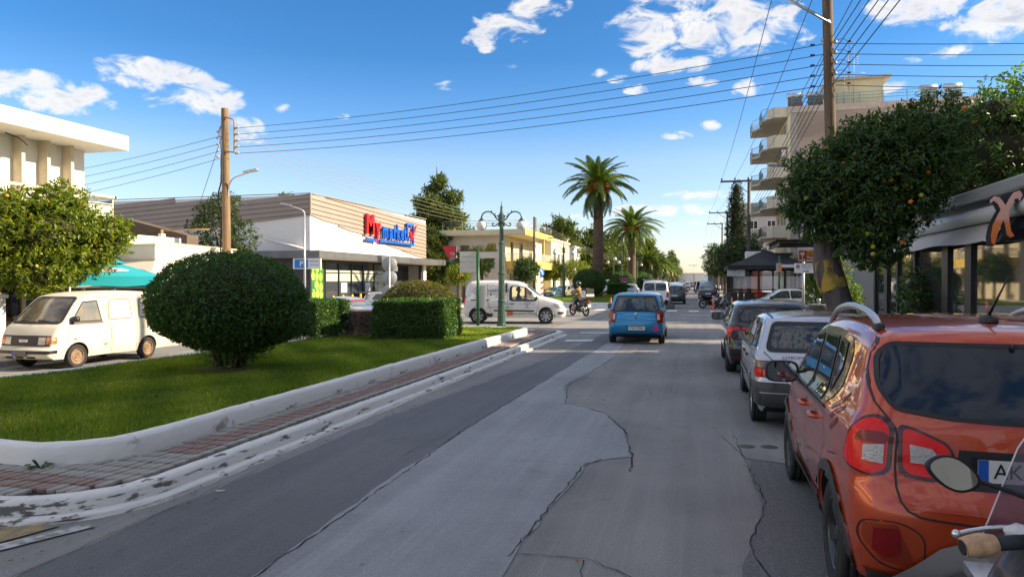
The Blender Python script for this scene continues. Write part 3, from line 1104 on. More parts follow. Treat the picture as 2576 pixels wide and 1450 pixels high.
 for k in range(6):
  y=yb+k*widths
  f=MB()
  f.box(X0-.1,X0+.08,y,y+.14,0,3.45)
  f.box(X0-.1,X0+.06,y+.14,y+widths,3.32,3.45)
  f.box(X0-.1,X0+.06,y+.14,y+widths,2.45,2.53)
  f.box(X0-.1,X0+.06,y+.14,y+widths,0.0,.12)
  fo=f.build('window',m_fr,t)
  box_obj('pane',M_glassb,fo,X0-.06,X0-.03,y+.14,y+widths,.12,3.32)
  if k<4:
   box_obj('blind',mat('perforated_blind',(.55,.56,.42),.6,var=.1,vscale=20),fo,X0-.02,X0+.0,y+.2,y+widths-.1,1.75,2.75-.05)
  if k in(1,3):
   po=box_obj('poster',mat('poster_white',(.75,.74,.7),.5),fo,X0+.0,X0+.02,y+.5,y+1.6,.75,1.62)
   box_obj('poster_print',mat('poster_red',(.7,.05,.05),.5),po,X0+.02,X0+.026,y+.5,y+1.6,1.54,1.62)
   box_obj('poster_print',mat('poster_yellow',(.8,.5,.04),.5),po,X0+.02,X0+.026,y+1.15,y+1.52,1.15,1.5)
   text('poster_print','2.79' if k==1 else '0.69',.22,mat('poster_ink',(.05,.12,.35),.5),po,(X0+.027,y+1.2,.98),(R(90),0,R(90)))
 mb=MB()
 mb.box(X0-2.2,X0-2.0,yb+14.2,Y1,0,3.6)
 mb.box(X0-.2,X0+.1,Y1-1.6,Y1-1.2,0,3.6)
 mb.box(X0-2.0,X0-.12,yb+14.2,yb+14.3,0,3.6)
 mb.build('porch_wall',m_dk,t)
 box_obj('porch_ceiling',m_dk,t,X0-2.2,X0,yb+14.3,Y1,3.45,3.58)
 mb=MB()
 for k in range(3):
  mb.box(X0-1.98,X0-1.9,yb+14.6+k*1.5,yb+14.68+k*1.5,0,2.6)
 mb.box(X0-1.98,X0-1.9,yb+14.6,yb+19,2.6,2.7)
 d=mb.build('entrance_door',M_anth,t)
 box_obj('pane',M_glassb,d,X0-1.97,X0-1.94,yb+14.68,yb+17.6,0,2.6)
 box_obj('end_pillar',m_wh,t,X0-.3,X0+.25,Y1-1.2,Y1-.4,0,3.6)
 box_obj('floor',mat('shop_floor',(.3,.3,.28),.4),t,-60,X0-.15,Y0+2.4,Y1-.4,.0,.05,kind=None)
 box_obj('rear_shelf',mat('shelf_goods',(.25,.22,.18),.7,col2=(.5,.3,.15),vscale=3),t,X0-4.5,X0-4.2,Y0+3,Y1-6,.05,1.8)
 box_obj('red_panel',mat('red_panel',(.45,.04,.02),.5),t,X0-7.0,X0-5.0,Y0-.14,Y0-.102,2.0,3.3)
 MB().tube([(X0-3.9,Y0-.35,5.25),(X0-.2,Y0-.35,4.35)],.09,8).build('drain_pipe',m_wh,t)
 m_r=mat('sign_red',(0.62,0.006,0.012),0.35)
 m_b=mat('sign_blue',(0.0,0.11,0.62),0.35)
 m_bd=mat('sign_blue_edge',(0.01,0.05,0.25),0.5)
 rot=(R(90),0,R(90))
 xs=X0+.22
 sg=thing('shop_sign','large raised red and blue My market lettering with a ticked box on the cladding','shop sign',(xs,61.0,6.75))
 for ch,y,s_,col,sx_,dz in[('M',1.0,2.75,m_r,.90,.32),('y',2.75,2.75,m_r,.84,.22),('m',4.45,2.2,m_b,.74,-.02),('a',5.85,2.2,m_b,.80,-.02),('r',6.85,2.2,m_b,.82,-.02),('k',7.75,2.2,m_b,.76,-.02),('e',8.8,2.2,m_b,.76,-.02),('t',9.65,2.2,m_b,.85,-.02)]:
  me=text_mesh(ch,s_,.11,sx=sx_,offset=.06)
  me.materials.append(col)
  obj('letter',me,sg,(.1,y,dz),rot)
 fr=MB()
 fr.box(0,.2,10.15,10.4,-.55,1.25)
 fr.box(0,.2,10.4,12.1,1.0,1.25)
 fr.box(0,.2,11.85,12.1,-1.22,1.0)
 fr.box(0,.2,3.2,11.85,-1.22,-.97)
 fr.box(0,.2,.1,2.3,-1.22,-.97)
 fr.build('blue_frame',m_b,sg)
 ck=MB()
 ck.prism([(10.5,.35),(10.85,.38),(11.25,-.1),(12.35,1.1),(12.75,1.2),(11.3,-.6),(11.1,-.6)],'x',.2,.3)
 ck.build('tick_mark',m_r,sg)
 sg.scale=(1,.96,.96)
 ps=thing('parking_sign','white and blue hanging parking sign with a letter P at the canopy corner','sign',(X0+.9,Y0-1.52,3.15))
 box_obj('panel',M_white,ps,-1.45,1.0,-.12,0.0,-.42,.42)
 box_obj('blue_field',mat('sign_blue_flat',(.02,.20,.62),.5),ps,-1.3,-.1,-.13,-.12,-.35,.35)
 text('lettering','P',.62,M_white,ps,(-.7,-.14,-.02),(R(90),0,0),offset=.01)
 text('lettering','PARKING',.22,mat('sign_blue_flat',()),ps,(.42,-.135,.18),(R(90),0,0),sx=.9)
 text('lettering','ΠΕΛΑΤΩΝ',.19,mat('sign_blue_flat',()),ps,(.42,-.135,-.12),(R(90),0,0),sx=.9)
 return t
supermarket()
MB().box(-72,-30.3,51.75,77,-.5,.01).build('plinth',M_conc,bpy.data.objects['supermarket'])
settle(bpy.data.objects['supermarket'],(-30.5,51.7,0))
bp=thing('bollard','','bollard',(-25.3,45.0,0),0,'yellow topped bollards before the shop')
mb=MB()
mb.tube([(0,0,0),(0,0,.82)],.085,10)
mb.build('post',M_galv,bp)
mb=MB()
mb.lathe([(.09,.80),(.09,1.02),(.06,1.08),(0,1.10)],10)
mb.build('cap',mat('bollard_yellow',(.80,.48,.02),.5),bp)
names=['first','second','third','fourth','fifth','sixth','seventh','eighth','ninth','tenth','eleventh','last']
BY=list(range(12))
for i,y in enumerate(BY):
 o=bp if i==0 else copy_tree(bp)
 o.location=(-24.2-.455*i,44.0+2.27*i,-.30)
 o['label']='steel bollard with yellow top before the shop front, %s from the apple poster end'%names[i]
sheet('shop_forecourt',[(-24,42),(-31,42),(-31,90),(-24,90)],-.22,mat('forecourt_paving',(0.42,0.38,0.32),.85,var=.15,vscale=1))
tb=thing('trolley_bay','steel railed bay holding dark blue shopping trolleys before the shop glass','trolley bay',(-28.2,58.5,-.22))
mb=MB()
for z in(.35,.95):
 mb.tube([(0,0,z),(0,10.5,z)],.035,6)
 mb.tube([(-2.2,0,z),(0,0,z)],.035,6)
for y in(0,2.6,5.2,7.9,10.5):
 mb.tube([(0,y,0),(0,y,1.0)],.04,6)
mb.build('rail',M_galv,tb)
for k in range(7):
 c=thing('shopping_trolley','dark blue shopping trolley in the railed bay, %s from the near end'%names[k],'trolley',(-29.2,60.0+k*1.15,-.22),0,'trolleys in the bay')
 m_t=mat('trolley_blue',(.02,.03,.09),.5)
 mb=MB()
 vs=[(-.42,-.35,.38),(.42,-.35,.38),(.42,.35,.38),(-.42,.35,.38),(-.5,-.42,.95),(.5,-.42,.95),(.5,.42,.95),(-.5,.42,.95)]
 mb.add(vs,[(3,2,1,0),(0,1,5,4),(1,2,6,5),(2,3,7,6),(3,0,4,7)],False)
 mb.build('basket',m_t,c)
 mb=MB()
 for sx in(-.38,.38):
  mb.tube([(sx,-.38,.08),(sx,-.38,.4)],.02,5)
  mb.tube([(sx,.38,.08),(sx,.38,.4)],.02,5)
  mb.tube([(sx,-.4,.1),(sx,.4,.1)],.02,5)
 mb.tube([(-.5,.5,1.02),(.5,.5,1.02)],.022,6)
 mb.build('frame',M_galv,c)
ds=thing('cardboard_display','cream cardboard product display standing behind the first shop window','display',(-31.15,55.2,0.05),0)
MB().box(-.3,.28,-1.0,1.0,0,1.35).build('stand',mat('cream_card',(.72,.60,.38),.8),ds)
MB().box(-.32,.3,-1.25,1.1,1.35,1.55).build('shelf_edge',mat('orange_card',(.7,.25,.08),.8),ds)
# ---- two storey white house at the left edge, with a deep roof slab and balcony
def left_house():
 t=thing('white_house','old two storey white building with a deep overhanging roof slab and upper balcony','building')
 X,Y1=-21.0,20.5
 mb=MB()
 mb.box(-34,X,-12,Y1,3.72,6.42)
 mb.build('upper_wall',M_wallp,t)
 mb=MB()
 mb.box(-33.5,X-.9,-12,Y1-.3,0.1,3.42)
 mb.build('shop_wall',M_beige,t)
 MB().box(-34.5,-19.5,-12.5,20.95,6.42,6.93,bev=.02).build('roof_slab',M_wallp,t)
 MB().box(-34.2,-19.55,-12.5,20.6,3.42,3.72,bev=.02).build('balcony_slab',M_wallp,t)
 MB().box(-34.2,-18.55,14.5,22.4,3.10,3.40,bev=.02).build('canopy_slab',M_wallp,t)
 y=Y1-.85
 while y>6:
  MB().box(X,X+.38,y-.06,y+.06,3.72,6.42).build('fin',M_cream if False else mat('fin_plaster',(.60,.53,.40),.85,var=.1),t)
  y-=.91
 for k in range(8):
  y0=20.4-k*2.3
  mb=MB()
  mb.tube([(-19.7,y0,3.72),(-19.7,y0,4.72)],.025,6)
  mb.build('rail_post',M_rail,t)
  if k<7:
   MB().box(-19.72,-19.69,y0-2.22,y0-.06,3.85,4.42).build('glass_panel',mat('frosted_glass',(.42,.44,.38),.35,spec=.6),t)
 mb=MB()
 mb.box(-19.78,-19.62,4.0,20.5,4.68,4.76)
 mb.box(-19.72,-19.68,4.0,20.4,4.46,4.49)
 mb.box(-19.72,-19.68,4.0,20.4,3.80,3.83)
 mb.box(-21,-19.62,20.42,20.52,4.68,4.76)
 mb.build('handrail',M_rail,t)
 MB().box(-20.9,-19.75,20.44,20.47,3.85,4.42).build('glass_panel',MATS['frosted_glass'],t)
 for k in range(3):
  y0=11.5+k*2.9
  window(t,M_wood,M_glassd,'x+',y0,y0+2.2,.5,2.6,X-.9,sill=False,mull=2,fw=.12)
  MB().box(X-.92,X-.25,y0-.45,y0-.1,.1,3.42).build('column',M_wallw,t)
 MB().tube([(X+.76,16.9,6.3),(X+.8,17.3,6.22),(X+.8,17.6,6.05)],.02,5).build('cable',M_wire,t)
 return settle(t,(-21,20.5,0),(-25.2,24.6,-.37),1.2)
left_house()
def left_fill():
 w1=thing('rendered_wall','brown weather stained gable wall behind the cream awnings','building')
 mb=MB()
 mb.prism([(-33,-.4),(-23.7,-.4),(-23.7,4.0),(-27.2,4.85),(-33,3.7)],'y',29.0,29.8)
 mb.build('wall',M_brick if False else mat('brown_render',(.15,.11,.085),.95,col2=(.115,.085,.07),vscale=.8,bump=.6,bscale=7,stretch=(.6,.6,1.4)),w1)
 p=thing('awning_pavilion','cream canvas pavilion with a boxed white fascia and sloping awnings','pavilion',(-22.4,26.3,-.45))
 p.scale=(1.2,1.2,1.2)
 m_f=mat('white_fascia',(.74,.72,.68),.55,var=.04)
 m_c=mat('cream_canvas',(.66,.60,.50),.8,var=.06,vscale=.8)
 m_e=mat('cream_edge',(.70,.62,.46),.6)
 mb=MB()
 mb.box(-1.7,1.4,-2.3,-2.26,2.62,3.08)
 mb.box(1.36,1.4,-2.26,1.9,2.62,3.08)
 mb.box(-1.7,-1.66,-2.26,1.9,2.62,3.08)
 mb.build('fascia',m_f,p)
 mb=MB()
 mb.box(-1.74,1.44,-2.34,-2.3,2.58,2.64)
 mb.box(-1.74,1.44,-2.34,-2.3,3.06,3.11)
 mb.box(1.4,1.44,-2.3,1.94,2.58,2.64)
 mb.box(1.4,1.44,-2.3,1.94,3.06,3.11)
 mb.build('fascia_trim',m_e,p)
 mb=MB()
 mb.add([(-1.74,-2.34,3.11),(1.44,-2.34,3.11),(1.44,1.94,3.11),(-1.74,1.94,3.11),(-.15,-.2,3.33)],[(0,1,4),(1,2,4),(2,3,4),(3,0,4)],False)
 mb.build('roof',m_e,p)
 mb=MB()
 mb.add([(-1.7,-2.3,2.58),(1.4,-2.3,2.58),(2.6,-4.0,1.70),(-2.4,-4.0,1.70),(-1.7,-2.3,2.55),(1.4,-2.3,2.55),(2.6,-4.0,1.67),(-2.4,-4.0,1.67)],[(0,1,2,3),(7,6,5,4),(0,3,7,4),(1,5,6,2),(3,2,6,7)],False)
 mb.build('awning',m_c,p)
 mb=MB()
 mb.add([(1.4,-2.3,2.58),(1.4,1.9,2.58),(2.6,1.9,1.70),(2.6,-4.0,1.70),(1.4,-2.3,2.55),(1.4,1.9,2.55),(2.6,1.9,1.67),(2.6,-4.0,1.67)],[(0,3,2,1),(4,5,6,7),(0,4,7,3),(3,7,6,2)],False)
 mb.build('awning',m_c,p)
 for(x,y)in((-1.6,-2.2),(1.3,-2.2),(1.3,1.8),(-1.6,1.8),(1.3,-3.9),(-2.2,-3.9)):
  MB().box(x-.04,x+.04,y-.04,y+.04,0,2.6 if y>-3 else 1.68).build('post',M_rail,p)
 mb=MB()
 mb.tube([(-.15,-.2,3.25),(-.15,-.2,3.75)],.05,6)
 mb.tube([(-.3,-.1,3.72),(1.5,.25,3.76)],.03,6)
 mb.build('antenna_mast',mat('rusty_metal',(.35,.2,.1),.7),p)
 MB().box(-.22,-.08,-.3,-.1,3.32,3.6).build('chimney',m_e,p)
 a=thing('sloping_awning','small cream sloping shop awning lit by the sun behind the orange tree','awning',(-23.2,20.0,-.23))
 a.scale=(1.2,1.2,1.2)
 mb=MB()
 mb.add([(-1.0,-3.2,2.9),(-1.0,1.1,2.9),(.6,1.3,1.9),(.6,-3.2,1.9),(-1.0,-3.2,2.87),(-1.0,1.1,2.87),(.6,1.3,1.87),(.6,-3.2,1.87)],[(0,3,2,1),(4,5,6,7),(1,2,6,5),(3,7,6,2),(0,4,7,3)],False)
 mb.build('canvas',m_c,a)
 mb=MB()
 for y in(-3.0,1.1):
  mb.box(.5,.56,y-.03,y+.03,0,1.9)
 mb.build('post',M_rail,a)
 u=thing('turquoise_parasol','square turquoise cafe parasol with small printed patches beside the cream van','parasol',(-19.9,20.6,-.23),R(38))
 u.scale=(1.2,1.2,1.2)
 m_t=mat('turquoise_canvas',(0.02,0.42,0.50),.75,var=.05,vscale=1)
 m_pr=mat('parasol_print',(.70,.72,.75),.7)
 h,top,e=1.38,2.28,1.84
 mb=MB()
 vs=[(-h,-h,e),(h,-h,e),(h,h,e),(-h,h,e),(0,0,top)]
 mid=[]
 mb.add(vs,[(0,1,4),(1,2,4),(2,3,4),(3,0,4)],False)
 for i in range(4):
  a_,b_=Vector(vs[i]),Vector(vs[(i+1)%4])
  n=6
  vv,ff=[],[]
  for k in range(n+1):
   q=a_.lerp(b_,k/n)
   vv+=[q,q-Vector((0,0,.27+.02*math.sin(k*2.1)))]
  for k in range(n):
   ff.append((2*k,2*k+1,2*k+3,2*k+2))
  mb.add(vv,ff,False)
 mb.build('canopy',m_t,u)
 mb=MB()
 vs=[(-.34,-.34,top-.05),(.34,-.34,top-.05),(.34,.34,top-.05),(-.34,.34,top-.05),(0,0,top+.09)]
 mb.add(vs,[(0,1,4),(1,2,4),(2,3,4),(3,0,4)],False)
 mb.build('vent_cap',m_t,u)
 mb=MB()
 mb.tube([(0,0,0),(0,0,top)],.035,8)
 for i in range(4):
  a_=Vector(((-h,h,h,-h)[i],(-h,-h,h,h)[i],e))
  mb.tube([(0,0,top-.03),a_],.012,5)
  mb.tube([(0,0,top-.7),a_*.5+Vector((0,0,top*.5-.02))],.012,5)
 mb.build('pole',M_galv,u)
 sl_=math.atan2(top-e,h)
 for i in range(4):
  M=Matrix.Rotation(R(90*i),4,'Z')@Matrix.Translation((0,-h*.62,e+(top-e)*.38+.012))@Matrix.Rotation(sl_,4,'X')
  mb=MB()
  mb.prism([(-.5,-.06),(-.42,-.14),(.42,-.14),(.5,-.02),(.3,.14),(-.3,.14)],'z',0,.006,M)
  pr=mb.build('printed_patch',m_pr,u)
  mb=MB()
  mb.prism([(-.16,-.1),(.2,-.1),(.22,.06),(-.12,.06)],'z',.006,.009,M)
  mb.build('print',mat('print_red',(.55,.05,.08),.7),pr)
  mb=MB()
  mb.prism([(-.34,.0),(-.2,.0),(-.14,.12),(-.26,.12)],'z',.006,.009,M)
  mb.build('print',mat('print_blue',(.04,.16,.5),.7),pr)
left_fill()
wl=thing('white_gate_pillar','short white pillar standing on the pavement at the left edge behind the van','pillar',(-20.25,16.4,-.23))
MB().box(-.3,.3,-.25,.25,0,1.55,bev=.02).build('shaft',M_wallw,wl)
MB().box(-.36,.36,-.3,.3,1.55,1.66,bev=.02).build('cap',M_wallw,wl)
# ---- yellow balconied house in the middle distance
def yellow_house():
 t=thing('yellow_house','two storey beige house with yellow roof edge and slatted yellow balcony','house')
 X,Y=-18.2,67.0
 ZR=6.2
 wall_with_holes('wall',M_beige,t,'y',-24.6,X,0,ZR,Y,.3,[(-22.85,-21.9,3.9,5.3),(-20.05,-19.15,4.05,5.5)])
 wall_with_holes('side_wall',M_cream,t,'x',Y+.3,84,0,ZR,X,.3,[(69.0,70.2,3.5,5.7),(72.5,74.2,3.5,5.7),(68.6,69.6,.2,2.6)])
 MB().box(-24.6,X-.3,Y+.3,84,3.1,3.3).build('floor_slab',M_conc,t)
 MB().box(-24.6,X-.3,83.7,84,0,ZR).build('end_wall',M_cream,t)
 mb=MB()
 mb.box(-25.4,-16.0,Y-.9,79.5,ZR,ZR+.12)
 mb.build('roof_slab',M_cream,t)
 mb=MB()
 mb.box(-25.4,-15.95,Y-.95,Y-.85,ZR+.1,ZR+.55)
 mb.build('roof_edge',M_cream,t)
 MB().box(-16.06,-15.96,Y-.85,79.5,ZR+.05,ZR+.62).build('roof_edge',M_yel,t)
 railing('roof_railing',t,(-24.4,Y-.8),(-16.2,Y-.8),ZR+.55,.85,M_galv,3,4,0,.025)
 railing('roof_railing',t,(-16.1,Y-.8),(-16.1,79),ZR+.55,.85,M_galv,3,4,0,.025)
 MB().box(-26.4,-24.3,68,72,ZR+.12,8.3).build('stair_tower',M_cream,t)
 MB().box(-26.6,-24.1,67.8,72.2,8.3,8.42).build('stair_tower_roof',M_cream,t)
 MB().box(X+.01,-15.6,Y+.3,80.5,3.05,3.2).build('balcony_slab',M_cream,t)
 mb=MB()
 mb.box(-15.62,-15.52,Y+.2,80.5,2.95,3.75)
 mb.box(X,-15.62,Y+.2,Y+.3,2.95,3.75)
 mb.build('balcony_parapet',M_yel,t)
 for k in range(4):
  z=3.85+k*.18
  MB().box(-15.61,-15.55,Y+.22,80.5,z,z+.09).build('balcony_slat',M_rail,t)
  MB().box(X,-15.62,Y+.22,Y+.28,z,z+.09).build('balcony_slat',M_rail,t)
 MB().box(-16.0,-15.75,73.6,73.9,3.2,ZR).build('balcony_column',M_yel,t)
 f=window(t,M_wood,M_glassd,'y-',-22.85,-21.9,3.9,5.3,Y+.12,mull=1,fw=.10)
 sh=MB()
 m_sh=mat('yellow_shutter',(.62,.42,.13),.6)
 sh.box(-20.05,-19.15,Y+.08,Y+.12,4.05,5.5)
 so_=sh.build('shutter',m_sh,t)
 for i in range(4):
  for j in range(3):
   MB().box(-20.0+i*.22,-19.85+i*.22,Y+.06,Y+.08,4.12+j*.46,4.5+j*.46).build('slat',mat('yellow_slat',(.38,.24,.08),.7),so_)
 window(t,M_wood,M_glassd,'x+',69.0,70.2,3.5,5.7,X-.15,sill=False)
 window(t,M_wood,M_glassd,'x+',72.5,74.2,3.5,5.7,X-.15,sill=False)
 window(t,M_cream,M_glassd,'x+',68.6,69.6,.2,2.6,X-.15,sill=False)
 text('lettering','ΑΦΑΛΙΑ',.9,mat('faded_lettering',(.55,.42,.28),.8),t,(X+.02,68.0,1.9),(R(90),R(90),R(90)),.01)
 for x in(-21.4,-19.2):
  MB().box(x-.22,x+.22,Y-.08,Y,.9,1.5).build('meter_box',M_conc,t)
 settle(t,(X,Y,0),(-22.75,83.75,-.46),1.25)
 g=thing('iron_gate','tall rusty wrought iron gate before the beige wall of the yellow balcony house','gate',(-25.4,82.4,-.24))
 mb=MB()
 for k in range(8):
  mb.tube([(-.6+k*.17,0,0),(-.6+k*.17,0,2.2)],.02,5)
 for z in(.1,.7,1.3,2.0):
  mb.tube([(-.65,0,z),(.65,0,z)],.025,5)
 mb.build('bars',mat('rusty_metal',()),g)
 return t
yellow_house()
def simple_house(name,label,x0,x1,y0,y1,h,m,wins,roof_m=None,para=.25,k=1):
 t=thing(name,label,'house')
 MB().box(x0,x1,y0,y1,0,h).build('wall',m,t)
 MB().box(x0-.15,x1+.15,y0-.15,y1+.15,h,h+para).build('parapet',roof_m or m,t)
 for(face,a0,a1,c0,c1)in wins:
  at={'y-':y0,'x+':x1,'x-':x0}[face]
  window(t,M_white,M_glassd,face,a0,a1,c0,c1,at,fw=.1)
 if k!=1:
  return settle(t,(x1,y0,0),(x1*k,y0*k,-.46),k)
 return settle(t,(x1,y0,0))
simple_house('cream_house','plain cream two storey house beyond the yellow balcony',-27,-17.2,84.5,97,6.7,M_cream,[('y-',-20.3,-18.3,3.6,5.2),('x+',86.0,87.3,3.2,5.3),('x+',88.6,90,3.2,5.3),('x+',91,92.6,3.2,5.3),('x+',86,87.4,.3,2.4),('x+',90,91.6,.3,2.4)],k=1.25)
simple_house('white_house','small white house with a stepped roof beyond the cream house',-25,-16.8,99,108,6.4,M_wallw,[('x+',100,101.2,3.3,5.1),('x+',103,104.5,3.3,5.1),('y-',-19.0,-18,3.3,5)],k=1.25)
h=thing('white_roof_room','white roof room standing on the small white house','roof room',(-25,129,7.9))
MB().box(-2.5,2.2,-2.5,2.5,0,1.3).build('wall',M_wallw,h)
MB().box(-2.7,2.4,-2.7,2.7,1.3,1.45).build('roof',M_wallw,h)
# ---- tall apartment block on the right
def apartments():
 t=thing('apartment_block','five storey apartment block with stacked angular balconies and a bare rendered side wall','apartment block')
 X,Y0,Y1=7.9,69.0,79.5
 ZT=17.6
 fl=[5.9,8.65,11.4,14.15,16.9]
 m_f=mat('apartment_front',(.66,.60,.44),.85,var=.06)
 m_b=mat('balcony_paint',(.62,.57,.46),.8,var=.06)
 m_s=mat('balcony_soffit',(.50,.46,.40),.85,var=.15,vscale=.7)
 MB().box(X+.25,23.5,Y0,Y1,0,ZT).build('wall',M_brick,t)
 MB().box(X,X+.25,Y0,Y1,0,ZT).build('front_wall',m_f,t)
 MB().box(X-.02,23.6,Y0-.06,Y0-.0,ZT-.55,ZT).build('coping',mat('coping_plaster',(.50,.42,.38),.85,var=.15),t)
 MB().box(X+.25,X+.8,Y0-.03,Y0-.0,4.0,ZT-.6).build('corner_render',mat('grey_render',(.38,.35,.32),.9,var=.2),t)
 for k,z in enumerate(fl):
  bl=MB()
  out=[(X,Y0+.15),(X-1.15,Y0+.15),(X-2.1,Y0+1.9),(X-2.1,Y0+4.6),(X-1.75,Y0+4.6),(X-2.6,Y0+6.4),(X-2.6,Y0+9.6),(X,Y0+9.6)]
  bl.prism(out,'z',z-.18,z)
  b=bl.build('balcony_slab',m_s,t)
  def wallseg(p,q,z0,z1,th=.09):
   par=MB()
   p,q=Vector(p),Vector(q)
   d=(q-p).normalized()
   n=Vector((-d.y,d.x))*th
   par.prism([tuple(p),tuple(q),tuple(q+n),tuple(p+n)],'z',z0,z1).build('balcony_parapet',m_b,b)
  h=.95 if k<4 else .72
  wallseg(out[0],out[1],z-.18,z+h)
  wallseg(out[1],((out[1][0]+out[2][0])/2,(out[1][1]+out[2][1])/2),z-.18,z+h)
  wallseg(out[3],out[4],z-.18,z+.9)
  wallseg((out[5][0],out[5][1]),(out[5][0],out[5][1]+.4),z-.18,z+h)
  wallseg(out[6],out[7],z-.18,z+h)
  rl=MB()
  a=Vector(((out[1][0]+out[2][0])/2,(out[1][1]+out[2][1])/2,z))
  for(p,q,nn)in((a,Vector((*out[2],z)),7),(Vector((*out[2],z)),Vector((*out[3],z)),18),(Vector((*out[4],z)),Vector((*out[5],z)),10),(Vector((*out[5],z))+Vector((0,.4,0)),Vector((*out[6],z)),18)):
   for zz in(.12,.9):
    rl.tube([p+Vector((0,0,zz)),q+Vector((0,0,zz))],.022,5)
   for i in range(nn+1):
    c=p.lerp(q,i/nn)
    rl.tube([c+Vector((0,0,.1)),c+Vector((.0,0,.9))],.012,4)
  rl.build('balcony_rail',M_bluerail if k>0 else M_anth,b)
  if k<4:
   for y in(Y0+1.3,Y0+3.4,Y0+6.6):
    window(t,m_b,M_glassd,'x-',y,y+1.25,z+.05,z+2.2,X,sill=False,fw=.09)
  if k in(1,3):
   ac=thing('air_conditioner','white air conditioner under the %s balcony of the apartment block'%('second' if k==1 else 'fourth'),'air conditioner',(X-.25,Y0+.75,z-.95),0,'apartment air conditioners')
   MB().box(-.22,.18,-.45,.45,0,.62,bev=.02).build('casing',M_white,ac)
   MB().lathe([(0,.02),(.2,.02),(.24,0)],14,Matrix.Translation((-.22,.05,.31))@Matrix.Rotation(R(-90),4,'Y')).build('fan_grille',M_black,ac)
 mb=MB()
 for k in range(9):
  mb.box(X-3.2,X+.0,Y0-3.8+k*.8,Y0-3.68+k*.8,4.0,4.14)
 mb.box(X-3.2,X-3.1,Y0-4,Y0+3,3.85,4.0)
 mb.box(X-3.3,X+.0,Y0-4,Y0+3.2,4.16,4.2)
 mb.build('canopy',M_black,t)
 railing('roof_railing',t,(X+.3,Y0+.05),(23.4,Y0+.05),ZT,.95,M_bluerail,3,8,80,.025)
 MB().box(11.9,16.0,Y0+1.0,Y1-1,ZT,ZT+2.3).build('stair_tower',M_cream,t)
 MB().box(11.5,16.6,Y0+.7,Y1-.7,ZT+2.3,ZT+2.55).build('stair_tower_roof',M_conc,t)
 hs_=thing('solar_heater','','solar heater',(9.2,Y0+1.0,ZT),0,'solar water heaters on the roof')
 MB().tube([(-.95,0,1.35),(.95,0,1.35)],.30,12).build('tank',M_steel,hs_)
 mb=MB()
 mb.add([(-.8,-.3,1.1),(.8,-.3,1.1),(.9,-.9,.05),(-.9,-.9,.05),(-.8,-.25,1.05),(.8,-.25,1.05),(.9,-.85,.0),(-.9,-.85,.0)],[(0,1,2,3),(7,6,5,4),(0,3,7,4),(1,5,6,2)],False)
 mb.build('collector',mat('collector',(.14,.11,.08),.4),hs_)
 mb=MB()
 for x in(-.8,.8):
  mb.box(x-.03,x+.03,-.05,.05,0,1.1)
  mb.tube([(x,0,1.1),(x,-.9,.05)],.025,5)
 mb.build('frame',M_galv,hs_)
 hs_.scale=(.72,.72,.9)
 for i,(x,l)in enumerate([(8.6,'nearest the balconies'),(10.3,'second from the balconies'),(19.6,'first beyond the roof room'),(21.5,'farthest from the street')]):
  o=hs_ if i==0 else copy_tree(hs_)
  o.location=(x,Y0+1.0,ZT)
  o['label']='solar water heater on the apartment roof, '+l
 dsh=thing('satellite_dish','grey satellite dish on the apartment roof beside the wooden pole','satellite dish',(11.2,Y0+.4,ZT))
 MB().lathe([(0,.0),(.25,.03),(.45,.11),(.62,.22)],18,Matrix.Translation((0,-.1,1.3))@Matrix.Rotation(R(72),4,'X')).build('dish',M_galv,dsh)
 MB().tube([(0,0,0),(0,0,1.3)],.03,6).build('mast',M_galv,dsh)
 an=thing('roof_antenna','tall thin television antenna above the roof room','antenna',(13.5,Y0+.6,ZT))
 mb=MB()
 mb.tube([(0,0,0),(0,0,5.8)],.03,5)
 mb.build('mast',M_galv,an)
 mb=MB()
 for k in range(5):
  mb.tube([(-.4,0,3.6+k*.22),(.4,0,3.6+k*.22)],.012,4)
 mb.tube([(-.4,-.1,3.4),(-.4,.3,4.6)],.012,4)
 mb.build('aerial',M_galv,an)
 an2=thing('roof_antenna','short antenna with one crossbar beside the tall one on the roof','antenna',(12.7,Y0+.6,ZT))
 mb=MB()
 mb.tube([(0,0,0),(0,0,2.9)],.03,5)
 mb.build('mast',M_galv,an2)
 mb=MB()
 mb.tube([(0,0,2.8),(1.7,0,2.8)],.015,4)
 mb.build('aerial',M_galv,an2)
 return settle(t,(7.9,69.0,0))
apartments()
